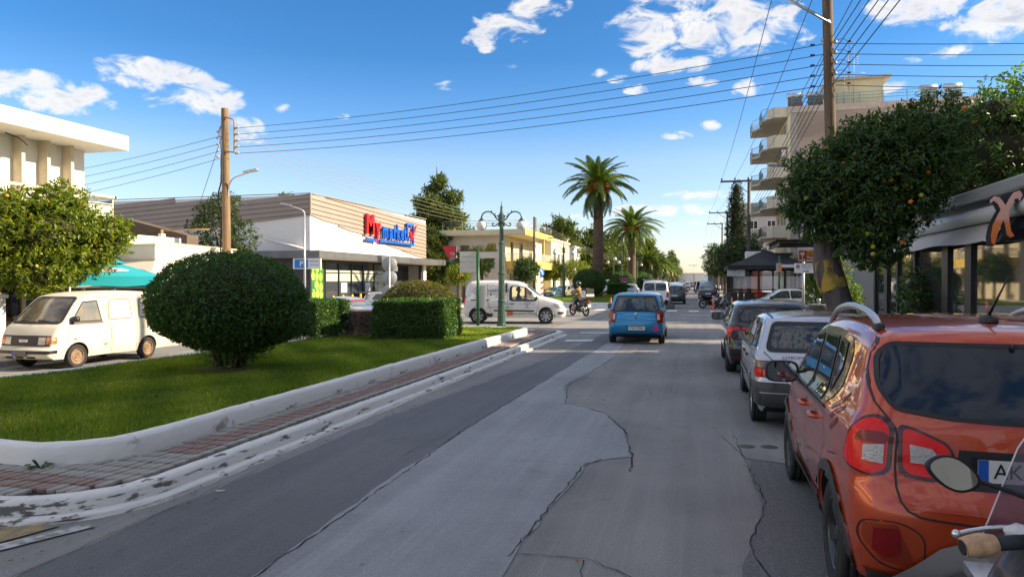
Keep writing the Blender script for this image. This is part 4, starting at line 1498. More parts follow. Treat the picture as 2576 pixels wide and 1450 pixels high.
def old_building():
 t=thing('old_stone_house','old two storey house with tiled eave, stone parapet crest and pale blue flaking wall','house')
 X0,Y0,Y1=8.35,50.5,66.0
 m_w=mat('pale_blue_plaster',(.40,.42,.42),.9,col2=(.50,.44,.33),vscale=1.0,thr=(.5,.6),bump=.3)
 MB().box(X0,22,Y0,Y1,0,8.1).build('wall',m_w,t)
 MB().box(X0-.02,X0+.3,Y0-.05,Y0+.35,0,8.1).build('quoin',M_cream,t)
 mb=MB()
 mb.box(X0-.25,22.2,Y0-.3,Y1,8.1,8.35)
 mb.box(X0-.45,22.4,Y0-.5,Y1,8.35,8.6)
 mb.build('cornice',M_cream,t)
 m_t=mat('roof_tile',(.36,.09,.05),.8,var=.3,vscale=5)
 for k in range(34):
  y=Y0-.3+k*.48
  MB().tube([(X0-.6,y,8.66),(X0+1.2,y,9.15)],.15,6,caps=False).build('tile',m_t,t)
 mb=MB()
 mb.prism([(8.4,8.6),(11.5,8.6),(11.5,9.4),(11.1,9.75),(10.6,9.7),(10.3,10.3),(9.7,10.4),(9.4,9.75),(8.9,9.7),(8.6,9.3)],'y',Y0-.3,Y0-.1)
 mb.build('parapet_crest',M_conc,t)
 for k in range(5):
  y=Y0+1.2+k*3.0
  window(t,M_wood,M_glassd,'x-',y,y+1.1,5.1,7.1,X0,fw=.12)
  MB().box(X0-.05,X0,y-.2,y-.02,5.0,7.3).build('window_surround',M_cream,t)
  window(t,M_wood,M_glassd,'x-',y,y+1.2,.4,3.2,X0,fw=.12,sill=False)
 return settle(t,(8.35,50.5,0))
old_building()
sgn=thing('hanging_sign','cream arrow shaped sign hanging under the dark canopy of the corner shop','sign',(6.3,49.6,3.25),R(0))
MB().prism([(-.55,0),(-.3,-.24),(.45,-.2),(.5,.25),(-.3,.24)],'y',0,.12).build('board',M_cream,sgn)
text('lettering','KAΦE',.2,M_black,sgn,(.08,-.01,.0),(R(90),0,0))
sg2=thing('box_sign','white boxed sign projecting over the black tent','sign',(4.2,53.5,3.15))
MB().box(-.9,.9,0,.5,0,.75,bev=.03).build('box',M_white,sg2)
MB().tube([(0,.5,.4),(4.2,1.0,.4)],.04,5).build('bracket',M_black,sg2)
cs=thing('corner_shop_canopy','wide black slatted canopy projecting from the old corner house over the pavement','canopy',(0,0,0))
mb=MB()
for k in range(12):
 mb.box(4.9,8.3,47.2+k*.55,47.35+k*.55,4.15,4.3)
mb.box(4.9,5.0,47.0,53.6,3.98,4.15)
mb.box(4.7,8.35,46.9,53.8,4.32,4.38)
mb.build('slats',M_black,cs)
MB().box(8.0,8.2,47.2,47.4,0,4.15).build('post',M_black,cs)
simple_house('low_shed','low dark flat roofed shed at the far end of the road',3.5,16,250,262,4.4,mat('shed_grey',(.10,.09,.09),.8),[])
simple_house('pale_warehouse','pale low building at the far end of the road before the hills',-12,3,330,345,4.8,M_wallw,[])
simple_house('brick_outhouse','small red brick building beside the far parked cars',4.2,8,96,104,4.2,mat('red_brick',(.35,.14,.09),.9,var=.2,vscale=6),[('x-',98,99.5,1,2.4)])
simple_house('grey_block','distant grey flat roofed block rising behind the cypress',7.5,20,135,150,15.5,mat('grey_block_wall',(.45,.42,.40),.9,var=.1),[('y-',9,10.5,11,12.6),('y-',12,13.5,11,12.6)])
# ---- buildings on the right, outside the frame or hidden by the trees: heights and gaps are set to shade the street
def shade_house(label,x0,x1,y0,y1,h,m):
 t=thing('townhouse',label,'house',group=None)
 wins=[]
 MB().box(x0,x1,y0,y1,0.14,h).build('wall',m,t)
 MB().box(x0-.5,x1+.2,y0,y1,h,h+.3).build('roof_slab',M_wallw,t)
 nfl=int(h//3)
 for f in range(nfl):
  y=y0+1
  while y+1.6<y1:
   window(t,M_white,M_glassd,'x-',y,y+1.3,.9+f*3,2.5+f*3,x0,fw=.09)
   y+=2.9
  if f:
   MB().box(x0-1.3,x0,y0+.4,y1-.4,f*3-.02,f*3+.12).build('balcony_slab',M_wallw,t)
   railing('balcony_rail',t,(x0-1.25,y0+.4),(x0-1.25,y1-.4),f*3+.12,.9,M_white,3,6,0,.02)
 return settle(t,(x0,y0,0))
shade_house('three storey cream house behind the glass cafe, with balconies to the street',9.6,19,6.0,20.9,11.0,M_cream)
shade_house('tall pale house facing the street behind the red car',9.6,19,-9,5.6,11.2,M_beige)
shade_house('tall pale house with many balconies farther back along the street',9.6,19,-26,-9.5,11.2,M_wallw)
shade_house('corner house beyond the orange trees',12.6,21,27.2,31.0,9.0,M_beige)
shade_house('unseen two storey house added beyond the side street to shade the junction',16,28,37.0,50,10.2,M_wallw)  # mass out of view, put in to keep the junction shaded
# ------------------------------------------------------------ vegetation
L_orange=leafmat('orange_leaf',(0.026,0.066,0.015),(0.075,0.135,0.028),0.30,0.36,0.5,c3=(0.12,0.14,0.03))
L_orange_l=leafmat('orange_leaf_sunny',(0.070,0.115,0.010),(0.25,0.27,0.018),0.45,0.40,0.5,c3=(0.40,0.30,0.03))  # brighter orange leaf, sunlight on these crowns put into the colour
L_box=leafmat('box_leaf',(0.028,0.082,0.018),(0.095,0.18,0.032),0.28,0.40,0.5,c3=(0.13,0.07,0.035))
L_pho=leafmat('photinia_leaf',(0.07,0.095,0.015),(0.24,0.18,0.04),0.35,0.42,0.5,c3=(0.42,0.09,0.03))
L_pine=leafmat('pine_needles',(0.050,0.078,0.016),(0.14,0.165,0.032),0.25,0.6,0.3)
L_poplar=leafmat('broad_leaf',(0.06,0.085,0.016),(0.16,0.17,0.035),0.4,0.5,0.4)
L_palm=leafmat('palm_leaf',(0.050,0.090,0.014),(0.15,0.18,0.030),0.3,0.40,0.5,c3=(0.20,0.16,0.05))
L_cyp=leafmat('cypress',(0.016,0.034,0.012),(0.045,0.065,0.02),0.1,0.6,0.3)
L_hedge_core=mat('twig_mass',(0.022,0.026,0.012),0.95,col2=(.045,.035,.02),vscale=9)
M_bark=mat('bark',(0.17,0.125,0.09),0.95,col2=(0.07,0.05,0.038),vscale=5,stretch=(1,1,.25),bump=1.0,bscale=22)
M_orange=mat('orange_fruit',(0.80,0.26,0.015),0.45,bump=.1,bscale=150)
M_orange_g=mat('unripe_fruit',(0.36,0.38,0.03),0.45)
def sphere_pts(n,r2):
 v=r2.normal(size=(n,3))
 return norm(v)
def trunk_mesh(path,radii,n=10,wob_=.12,seed=1,gn=None):
 r2=random.Random(seed)
 P=resample([tuple(p)for p in chaikin(path,2)],.15)
 k=len(P)
 rs=np.interp(np.linspace(0,1,k),np.linspace(0,1,len(radii)),radii)
 mb=MB()
 mb.tube([tuple(p)for p in P],list(rs),n)
 V=np.array(mb.v)
 ph=r2.uniform(0,9)
 for i in range(len(V)):
  a=math.sin(V[i][0]*19+ph)+math.sin(V[i][1]*23+V[i][2]*3)+math.sin(V[i][2]*7+ph)
  c=P[min(k-1,i//n)]if i<k*n else None
  if c is not None:
   V[i]=c+(V[i]-c)*(1+wob_*a/2)
 mb.v=[tuple(v)for v in V]
 return mb
def crown_leaves(blobs,n,L,W,seed,twig=6,spread=.5,droop=.25,thick=.45,name='crown',up=.25,lumps=1.0):
 """rosettes of leaves on twig ends spread through the outer shell of several blobs.
    blobs: (cx, cy, cz, rx, ry, rz)"""
 r2=np.random.default_rng(seed)
 B=np.array(blobs,float)
 area=(B[:,3]*B[:,4]+B[:,4]*B[:,5]+B[:,3]*B[:,5])
 pk=r2.choice(len(B),size=n,p=area/area.sum())
 u=sphere_pts(n,r2)
 rad=1-thick*r2.random(n)**1.8
 lump=1+lumps*(.13*np.sin(u[:,0]*7+pk)*np.sin(u[:,1]*6+pk*2)+.08*np.sin(u[:,2]*11+pk*3))
 P=B[pk,:3]+u*B[pk,3:6]*(rad*lump)[:,None]
 out=norm(u/B[pk,3:6])
 keep=np.ones(n,bool)
 for b in B:
  q=(((P-b[:3])/b[3:6])**2).sum(1)
  keep&=~(q<(1-thick*1.25)**2)
 P,out,rad=P[keep],out[keep],rad[keep]
 n=len(P)
 T=norm(out+r2.normal(0,spread,(n,3))+np.array([0,0,up]))
 PP=np.repeat(P,twig,0)+r2.normal(0,L*.28,(n*twig,3))
 TT=np.repeat(T,twig,0)
 D=norm(TT*.55+sphere_pts(n*twig,r2)*.95-np.array([0,0,droop]))
 N=norm(TT+sphere_pts(n*twig,r2)*.45+np.array([0,0,.35]))
 l=L*r2.uniform(.6,1.25,n*twig)
 rr=np.clip(np.repeat(r2.random(n)*.6+.1,twig)+r2.normal(0,.14,n*twig),0,1)
 return leaf_mesh(name,PP,D,N,l,l*W,rr)
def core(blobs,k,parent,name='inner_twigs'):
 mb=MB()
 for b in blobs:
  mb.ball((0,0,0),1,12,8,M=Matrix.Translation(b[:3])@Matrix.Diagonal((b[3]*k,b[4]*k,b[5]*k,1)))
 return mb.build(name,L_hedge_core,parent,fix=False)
def fruit_mesh(r,m):
 me=MB().ball((0,0,0),r,12,8).mesh('fruit')
 me.materials.append(m)
 return me
FR={}
def add_fruit(parent,pts,r=.036,green=.4,seed=0):
 r2=random.Random(seed)
 key=round(r,3)
 if key not in FR:
  FR[key]=(fruit_mesh(r,M_orange),fruit_mesh(r,M_orange_g))
 for p in pts:
  obj('orange',FR[key][1 if r2.random()<green else 0],parent,p)
def surf_pts(blobs,n,seed,facing=None,k=1.0):
 r2=np.random.default_rng(seed)
 B=np.array(blobs,float)
 out=[]
 while len(out)<n:
  b=B[r2.integers(len(B))]
  u=sphere_pts(1,r2)[0]
  if facing is not None and u.dot(facing)<.25:
   continue
  out.append(tuple(b[:3]+u*b[3:6]*k))
 return out
def branches(path_end,ends,r0,seed):
 mb=MB()
 r2=random.Random(seed)
 a=Vector(path_end)
 for e in ends:
  e=Vector(e)
  m=a.lerp(e,.5)+Vector((r2.uniform(-.1,.1),r2.uniform(-.1,.1),r2.uniform(-.05,.1)))
  mb.tube([a,m,e],[r0,r0*.65,r0*.25],7)
 return mb
def orange_tree(label,loc,h,r,seed,n=1500,leaf=.10,twig=6,m=L_orange_l,lean=(0,0),trunk_r=.12,zb=1.3,fruits=10,fr=.04,blobs=None,group=None,cat='tree',name='orange_tree'):
 t=thing(name,label,cat,loc,0,group)
 r2=random.Random(seed)
 zc=(zb+h)/2
 rz=(h-zb)/2
 if blobs is None:
  blobs=[(lean[0],lean[1],zc,r*.82,r*.82,rz*.85)]
  for k in range(7):
   a=k*2.4+seed
   blobs.append((lean[0]+math.cos(a)*r*.5,lean[1]+math.sin(a)*r*.5,zc+r2.uniform(-.5,.6)*rz,r*r2.uniform(.38,.5),r*r2.uniform(.38,.5),rz*r2.uniform(.35,.5)))
 top=(lean[0]*.7,lean[1]*.7,zb+rz*.5)
 tm=trunk_mesh([(0,0,-.05),(lean[0]*.2,lean[1]*.2,zb*.5),top],[trunk_r*1.25,trunk_r,trunk_r*.75],9,.1,seed)
 tm.build('trunk',M_bark,t,fix=False)
 bm_=branches(top,[(b[0],b[1],b[2])for b in blobs[1:6]],trunk_r*.5,seed)
 bm_.build('branch',M_bark,t,fix=False)
 me=crown_leaves(blobs,n,leaf,.42,seed,twig)
 me.materials.append(m)
 obj('crown',me,t)
 if n>3000:
  core(blobs,.6,t)
 if fruits:
  f=np.array([math.sin(R(14)),-math.cos(R(14)),0])
  add_fruit(t,surf_pts(blobs,fruits,seed,f,.95),fr,.3,seed)
 return t
# --- the two orange trees on the right, close to the camera
def near_orange():
 t=thing('orange_tree','big dark orange tree with a leaning yellow ringed trunk between parked cars and the cafe','tree',(3.5,14.0,.14))
 path=[(-.66,-.05,-.1),(-.78,.05,.55),(-.97,.15,1.25),(-1.18,.3,1.95),(-1.15,.4,2.7)]
 mb=trunk_mesh(path,[.28,.245,.235,.24,.17],14,.10,3)
 mb.build('trunk',mat('dark_bark',(.15,.125,.125),.9,col2=(.06,.05,.05),vscale=3,stretch=(3,3,.5),bump=.8,bscale=14),t,fix=False)
 P=resample([tuple(p)for p in chaikin(path,2)],.1)
 sel=[tuple(p)for p in P if 1.50<p[2]<2.12]
 rb=MB()
 rb.tube(sel,[.248+.01*math.sin(i*1.7)for i in range(len(sel))],14,caps=False)
 rb.build('yellow_paint_ring',mat('yellow_trunk_paint',(.42,.29,.05),.85,col2=(.13,.095,.05),vscale=3.2,thr=(.48,.62),bump=.6,bscale=12),t,fix=False)
 blobs=[(-.90,.0,3.45,.9,.9,.85),(-.1,.1,3.85,.95,1.0,.85),(-1.42,-.1,2.95,.46,.5,.48),(-.70,-.1,2.55,.55,.6,.46),(.45,.1,4.35,.72,.8,.62),(-1.28,.1,3.60,.62,.7,.6),(.15,.0,3.20,.62,.7,.52),(-.45,-.2,2.98,.68,.7,.6),(-.30,-.1,2.45,.45,.5,.42),(-.55,.0,4.15,.65,.8,.5),(-1.72,-.1,3.15,.34,.4,.42),(-.55,-.3,2.15,.36,.4,.24),(.55,.1,3.75,.55,.6,.5)]
 branches((-1.15,.4,2.6),[(b[0],b[1],b[2])for b in blobs],.09,4).build('branch',MATS['dark_bark'],t,fix=False)
 me=crown_leaves(blobs,5600,.105,.36,11,7,spread=.4,droop=.35,thick=.5)
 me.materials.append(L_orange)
 obj('crown',me,t)
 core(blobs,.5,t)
 f=np.array([.35,-.93,0])
 add_fruit(t,surf_pts(blobs,24,5,f,.97),.042,.5,4)
 t2=thing('orange_tree','second, farther orange tree filling the dark space above the cafe roof','tree',(7.6,22.2,.14))
 bl2=[(.2,.0,5.2,1.7,1.4,1.2),(-.9,.0,4.6,1.2,1.1,1.0),(1.3,.2,4.7,1.4,1.1,1.1),(.3,.0,6.2,1.1,1.0,.75),(-.6,.0,5.7,.9,.8,.7),(1.5,.2,6.0,1.1,1.0,.8),(.4,.3,3.7,1.8,1.0,.8)]
 trunk_mesh([(0,0,-.1),(0.05,0,1.4),(.1,.1,4.2)],[.2,.16,.12],9,.1,5).build('trunk',MATS['dark_bark'],t2,fix=False)
 me=crown_leaves(bl2,3000,.14,.38,12,6,thick=.5)
 me.materials.append(L_orange)
 obj('crown',me,t2)
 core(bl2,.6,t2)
 t3=thing('lime_tree','tall bright yellow green tree in sunlight at the top right corner','tree',(9.5,26.2,.14))
 bl3=[(0,0,6.6,1.3,1.2,1.1),(.5,0,7.6,1.1,1.1,.9),(-.9,0,5.9,1.0,.9,.8),(1.1,.2,6.6,1.2,1.1,1.1),(.5,0,5.2,1.5,1.2,.9)]
 trunk_mesh([(0,0,-.1),(0.1,0,2.4),(.2,.1,6.0)],[.2,.17,.1],9,.1,6).build('trunk',M_bark,t3,fix=False)
 me=crown_leaves(bl3,1500,.17,.55,13,5,thick=.6)
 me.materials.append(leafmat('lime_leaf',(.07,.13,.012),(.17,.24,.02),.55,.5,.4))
 obj('crown',me,t3)
near_orange()
t=thing('laurel_bush','bright backlit yellow green shrub behind the white sign post at the side street corner','shrub',(5.3,32.6,.14))
bl=[(-.1,0,1.2,.85,.7,1.0),(-.5,0,2.2,.5,.5,.6),(.5,.1,1.4,.7,.6,.9),(.1,0,2.3,.6,.5,.6),(.9,0,.8,.6,.5,.6),(-.35,-.1,2.75,.28,.3,.3)]
me=crown_leaves(bl,1500,.13,.45,21,6,thick=.7)
me.materials.append(leafmat('laurel_leaf',(.05,.10,.012),(.16,.20,.02),.55,.4,.5))
obj('crown',me,t)
mb=MB()
for k in range(7):
 mb.tube([(random.uniform(-.2,.2),random.uniform(-.2,.2),0),(random.uniform(-.7,.8),random.uniform(-.3,.3),1.8)],[.03,.012],5)
mb.build('stem',M_bark,t)
t=thing('ivy_shrub','dark ivy like shrub between the leaning trunk and the cafe corner','shrub',(4.5,16.4,.14))
bl=[(0,0,.8,.55,.6,.8),(.1,.4,1.4,.45,.5,.6)]
me=crown_leaves(bl,900,.075,.55,22,5,thick=.5)
me.materials.append(L_box)
obj('crown',me,t)
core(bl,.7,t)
# --- left orange tree behind the cream van
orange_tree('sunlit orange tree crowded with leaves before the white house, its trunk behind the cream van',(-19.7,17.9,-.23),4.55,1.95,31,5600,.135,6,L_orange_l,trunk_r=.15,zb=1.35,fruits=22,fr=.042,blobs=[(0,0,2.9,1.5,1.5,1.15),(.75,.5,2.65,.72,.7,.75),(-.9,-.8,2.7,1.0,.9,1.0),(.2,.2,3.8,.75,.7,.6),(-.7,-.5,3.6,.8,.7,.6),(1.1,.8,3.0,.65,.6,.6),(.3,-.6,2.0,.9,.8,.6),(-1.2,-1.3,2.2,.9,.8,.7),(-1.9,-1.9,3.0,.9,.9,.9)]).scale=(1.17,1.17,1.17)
orange_tree('glossy leaved pear tree behind the wooden power pole',(-24.6,32.6,-.4),6.1,1.5,33,1900,.13,5,leafmat('pear_leaf',(.03,.06,.012),(.09,.12,.025),.3,.35,.5),trunk_r=.13,zb=2.2,fruits=0,name='pear_tree',blobs=[(0,0,4.2,1.1,1.1,1.4),(-.9,-.3,4.0,.7,.7,.8),(1.0,.3,3.9,.7,.7,.9),(.2,.1,5.4,.7,.7,.7),(-.5,0,5.0,.7,.7,.7),(.9,0,3.0,.6,.6,.6),(-.6,0,2.9,.7,.7,.6)]).scale=(1.15,1.15,1.15)
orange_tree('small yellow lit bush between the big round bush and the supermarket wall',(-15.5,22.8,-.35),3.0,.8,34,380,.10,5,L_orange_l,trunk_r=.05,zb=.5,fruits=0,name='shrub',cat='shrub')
# --- pavement orange trees in the middle distance
for(x,y,h,r,zb,sd,lab,nn)in[(-19.4,56.5,3.5,1.2,1.6,41,'small yellow orange tree left of the green signpost, nearest the crossing',480),(-19.5,63.4,5.5,1.5,2.4,42,'orange tree with red tinted crown behind the white direction panels',900),(-21.0,62.6,4.9,1.2,1.9,47,'darker orange tree just left of the white direction panels',600),(-19.5,80.9,5.0,1.8,1.8,43,'dark round orange tree right of the ornate lamp post',1100),(-19.5,97.6,5.2,2.0,1.8,44,'orange tree before the cream house, second past the lamp post',1000),(-19.5,116.0,5.8,2.4,1.7,45,'yellowing orange tree before the small white house',1000),(-19.4,131.0,5.7,2.6,1.6,46,'yellow green orange tree left of the tall palm trunk',1000),(-20.0,146.0,5.7,2.6,1.2,48,'yellow green orange tree just right of the tall palm trunk',700),(-22.0,150.0,5.2,2.9,1.2,49,'bushy orange tree standing behind the parked cars of the left road',600)]:
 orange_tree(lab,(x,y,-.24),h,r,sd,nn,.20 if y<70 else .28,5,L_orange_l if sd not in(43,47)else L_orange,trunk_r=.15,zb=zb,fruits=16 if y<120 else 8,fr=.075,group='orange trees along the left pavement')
# --- topiary
def topiary(label,loc,blobs,n,leaf,seed,m=L_box,stems=True,name='round_bush',cat='bush',shoots=0,W=.5,corek=.87):
 t=thing(name,label,cat,loc)
 me=crown_leaves(blobs,n,leaf,W,seed,4,spread=.75,droop=.0,thick=.10,up=.1,lumps=.16)
 me.materials.append(m)
 obj('crown',me,t)
 core(blobs,corek,t)
 if stems:
  mb=MB()
  r2=random.Random(seed)
  for k in range(16):
   a=r2.uniform(0,6.28)
   q=r2.uniform(.05,.26)
   mb.tube([(math.cos(a)*q,math.sin(a)*q,-.02),(math.cos(a)*q*1.8,math.sin(a)*q*1.8,.45),(math.cos(a)*q*3,math.sin(a)*q*3,.95)],[.03,.024,.015],6)
  mb.build('stem',M_bark,t)
 return t
bb=[(0,0,1.20,1.36,1.30,.86),(.2,.05,1.0,1.22,1.15,.66),(-.2,-.05,1.0,1.15,1.1,.62)]
t=topiary('largest round clipped bush on the lawn, standing on a tuft of dark stems',(-8.08,10.95,.28),bb,27000,.047,51)
r2=np.random.default_rng(52)
sp=[]
for k in range(60):
 a=r2.uniform(0,6.28)
 rr_=r2.uniform(.1,1.15)
 sp.append((math.cos(a)*rr_,math.sin(a)*rr_,1.16+.86*math.sqrt(max(0,1-(rr_/1.36)**2))))
P,D,N=[],[],[]
for s_ in sp:
 d=np.array([s_[0]*.5+r2.normal(0,.12),s_[1]*.5+r2.normal(0,.12),1.0])
 d/=np.linalg.norm(d)
 for k in range(7):
  q=np.array(s_)+d*(k*.014)
  P+=[q,q]
  a=r2.uniform(0,6.28)
  D+=[np.array([math.cos(a),math.sin(a),.6]),np.array([-math.cos(a),-math.sin(a),.6])]
  N+=[d,d]
me=leaf_mesh('shoots',np.array(P),np.array(D),np.array(N),.034,.016)
me.materials.append(L_box)
obj('shoots',me,t)
sk=[(0.0,0,.3,.48,.45,.36),(.35,.1,.42,.45,.35,.28)]
me=crown_leaves(sk,800,.05,.5,53,4,thick=.8)
me.materials.append(L_box)
obj('skirt_leaves',me,t)
mb=MB()
mb.lathe([(0,.03),(.5,.02),(.72,-.01)],18)
mb.build('bare_soil_ring',M_soil,t)
topiary('bush with reddish young leaves behind the box hedge beside the white van',(-9.3,22.9,.28),[(0,0,.75,1.35,1.05,.80),(.35,-.2,.55,1.15,1.0,.65)],9000,.06,54,L_pho,False,'red_tip_bush')
def box_hedge(label,loc,sx,sy,sz,n,leaf,seed,rz=0.0,m=L_box):
 t=thing('box_hedge',label,'hedge',loc,rz)
 r2=np.random.default_rng(seed)
 face=r2.choice(5,size=n,p=np.array([sy*sz,sy*sz,sx*sz,sx*sz,sx*sy])/(2*sy*sz+2*sx*sz+sx*sy))
 u,v=r2.random(n),r2.random(n)
 P=np.zeros((n,3))
 O=np.zeros((n,3))
 for f,(ax,s)in enumerate([(0,-1),(0,1),(1,-1),(1,1),(2,1)]):
  k=face==f
  if ax==0:
   P[k]=np.stack([np.full(k.sum(),s*sx/2),(u[k]-.5)*sy,v[k]*sz],1)
  elif ax==1:
   P[k]=np.stack([(u[k]-.5)*sx,np.full(k.sum(),s*sy/2),v[k]*sz],1)
  else:
   P[k]=np.stack([(u[k]-.5)*sx,(v[k]-.5)*sy,np.full(k.sum(),sz)],1)
  O[k,ax]=s
 q=P.copy()
 q[:,2]-=sz*.5
 d=np.sqrt(((np.abs(q)/np.array([sx/2,sy/2,sz/2]))**8).sum(1))**(1/4)
 P[:,:2]*=(1+.03*np.sin(P[:,2:3]*6)-.10*np.clip(.25-P[:,2:3],0,1))
 P-=O*(r2.random((n,1))**2*.10)+norm(q)*np.clip(d[:,None]-1.0,0,1)*.10
 P[:,:3]+=.02*np.sin(P[:,[1,2,0]]*9)
 T=norm(O+r2.normal(0,.6,(n,3)))
 tw=4
 PP=np.repeat(P,tw,0)+r2.normal(0,leaf*.4,(n*tw,3))
 TT=np.repeat(T,tw,0)
 D=norm(TT*.6+sphere_pts(n*tw,r2))
 N=norm(TT+sphere_pts(n*tw,r2)*.5)
 l=leaf*r2.uniform(.6,1.3,n*tw)
 rr_=np.clip(np.repeat(r2.random(n)*.6+.1,tw)+r2.normal(0,.15,n*tw),0,1)
 me=leaf_mesh('leaves',PP,D,N,l,l*.5,rr_)
 me.materials.append(m)
 obj('leaves',me,t)
 MB().box(-sx/2+.1,sx/2-.1,-sy/2+.1,sy/2-.1,.12,sz-.1,bev=.12).build('inner_twigs',L_hedge_core,t)
 mb=MB()
 for k in range(14):
  x,y=r2.uniform(-sx/2+.15,sx/2-.15),r2.uniform(-sy/2+.15,sy/2-.15)
  mb.tube([(x,y,-.02),(x+r2.uniform(-.06,.06),y,.4)],.015,5)
 mb.build('stem',M_bark,t)
 return t
box_hedge('clipped box hedge nearest the brick strip, right of the dark tree stump',(-7.35,18.0,.28),1.95,1.8,1.02,11000,.055,61,R(6))
box_hedge('box hedge between the big round bush and the dark tree stump',(-10.15,17.4,.28),1.1,2.2,1.0,7000,.055,62,R(4))
t=thing('tree_stump','broad dark cut tree stump on the lawn between the two box hedges','tree stump',(-9.05,18.35,.28))
t.scale=(1,1,.76)
r2=np.random.default_rng(63)
n,k=36,12
V=[]
for j in range(k):
 z=.95*j/(k-1)
 base=.52+.16*(1-min(1,z/.3))**2-.03*z
 for i in range(n):
  a=2*math.pi*i/n
  rr_=base*(1+.07*math.sin(3*a+1)+.04*math.sin(7*a+z*4)+r2.normal(0,.018))
  V.append((rr_*math.cos(a),rr_*math.sin(a),z))
for rr_,z in((.9,.93),(.5,.90),(.0,.89)):
 for i in range(n):
  a=2*math.pi*i/n
  V.append((rr_*.48*math.cos(a),rr_*.48*math.sin(a),z+r2.normal(0,.005)))
F=[]
for j in range(k+2):
 for i in range(n):
  F.append([j*n+i,j*n+(i+1)%n,(j+1)*n+(i+1)%n,(j+1)*n+i])
me=np_mesh('stump',np.array(V),F,True)
me.materials.append(mat('stump_bark',(.13,.085,.06),.95,col2=(.035,.024,.02),vscale=9,bump=1.0,bscale=30,thr=(.4,.6)))
obj('bark',me,t)
M_=MB()
M_.lathe([(0,.905),(.25,.91),(.42,.935)],24)
M_.build('cut_face',mat('cut_wood',(.16,.11,.085),.9,var=.3,vscale=6),t)
topiary('round clipped bush on the far island before the tall palm',(-9.35,63.0,.3),[(0,0,1.35,1.45,1.35,1.2),(0,0,1.0,1.2,1.1,.9)],6500,.10,71)
topiary('second clipped ball bush on the far island behind the parked cars',(-9.4,92,.3),[(0,0,1.3,1.6,1.5,1.3)],2500,.15,72,stems=False)
topiary('third clipped ball bush on the far island',(-8.9,118,.3),[(0,0,1.3,2.1,1.8,1.4)],2200,.18,73,stems=False)
box_hedge('dark square hedge on the far island beside the first clipped ball',(-8.1,74.3,.3),1.8,1.8,1.2,3000,.11,74)
box_hedge('dark narrow hedge beside the white minivan on the far island',(-6.0,82.5,.3),1.2,1.6,1.9,1800,.12,75)
# --- palms
def frond_mesh(length,seed,nl=46,leaf=.42,wd=.035,droop=1.0):
 r2=random.Random(seed)
 mb=MB()
 pts=[]
 k=14
 for i in range(k+1):
  s_=i/k
  pts.append(Vector((length*(s_-.12*s_**3*droop),0,length*(.30*s_-.62*droop*s_**2.3))))
 mb.tube(pts,[.035*(1-.85*i/k)+.004 for i in range(k+1)],4)
 Vn,Fn,rn=[],[],[]
 for i in range(nl):
  s_=.10+.90*i/nl
  f=s_*k
  a=pts[min(k-1,int(f))].lerp(pts[min(k,int(f)+1)],f-int(f))
  tn=(pts[min(k,int(f)+1)]-pts[min(k-1,int(f))]).normalized()
  L=leaf*(math.sin(math.pi*min(1,.12+s_*.86))**.6)*r2.uniform(.85,1.1)
  for sgn in(-1,1):
   d=(tn*.62+Vector((0,sgn*.95,0))+Vector((0,0,.28-.45*s_+r2.uniform(-.1,.1)))).normalized()
   e=a+d*L
   e.z-=L*.22
   mpt=a+d*L*.5
   wv=tn*wd*.5
   o=len(Vn)
   Vn+=[a-wv,a+wv,mpt+wv*1.3,mpt-wv*1.3,e]
   Fn+=[(o,o+1,o+2,o+3),(o+3,o+2,o+4)]
 mb.add(Vn,Fn,False)
 me=mb.mesh('frond')
 at=me.attributes.new('rnd','FLOAT','POINT')
 base=r2.uniform(.1,.75)
 at.data.foreach_set('value',[min(1,max(0,base+r2.uniform(-.15,.15)))for _ in me.vertices])
 me.materials.append(L_palm)
 return me
FROND={}
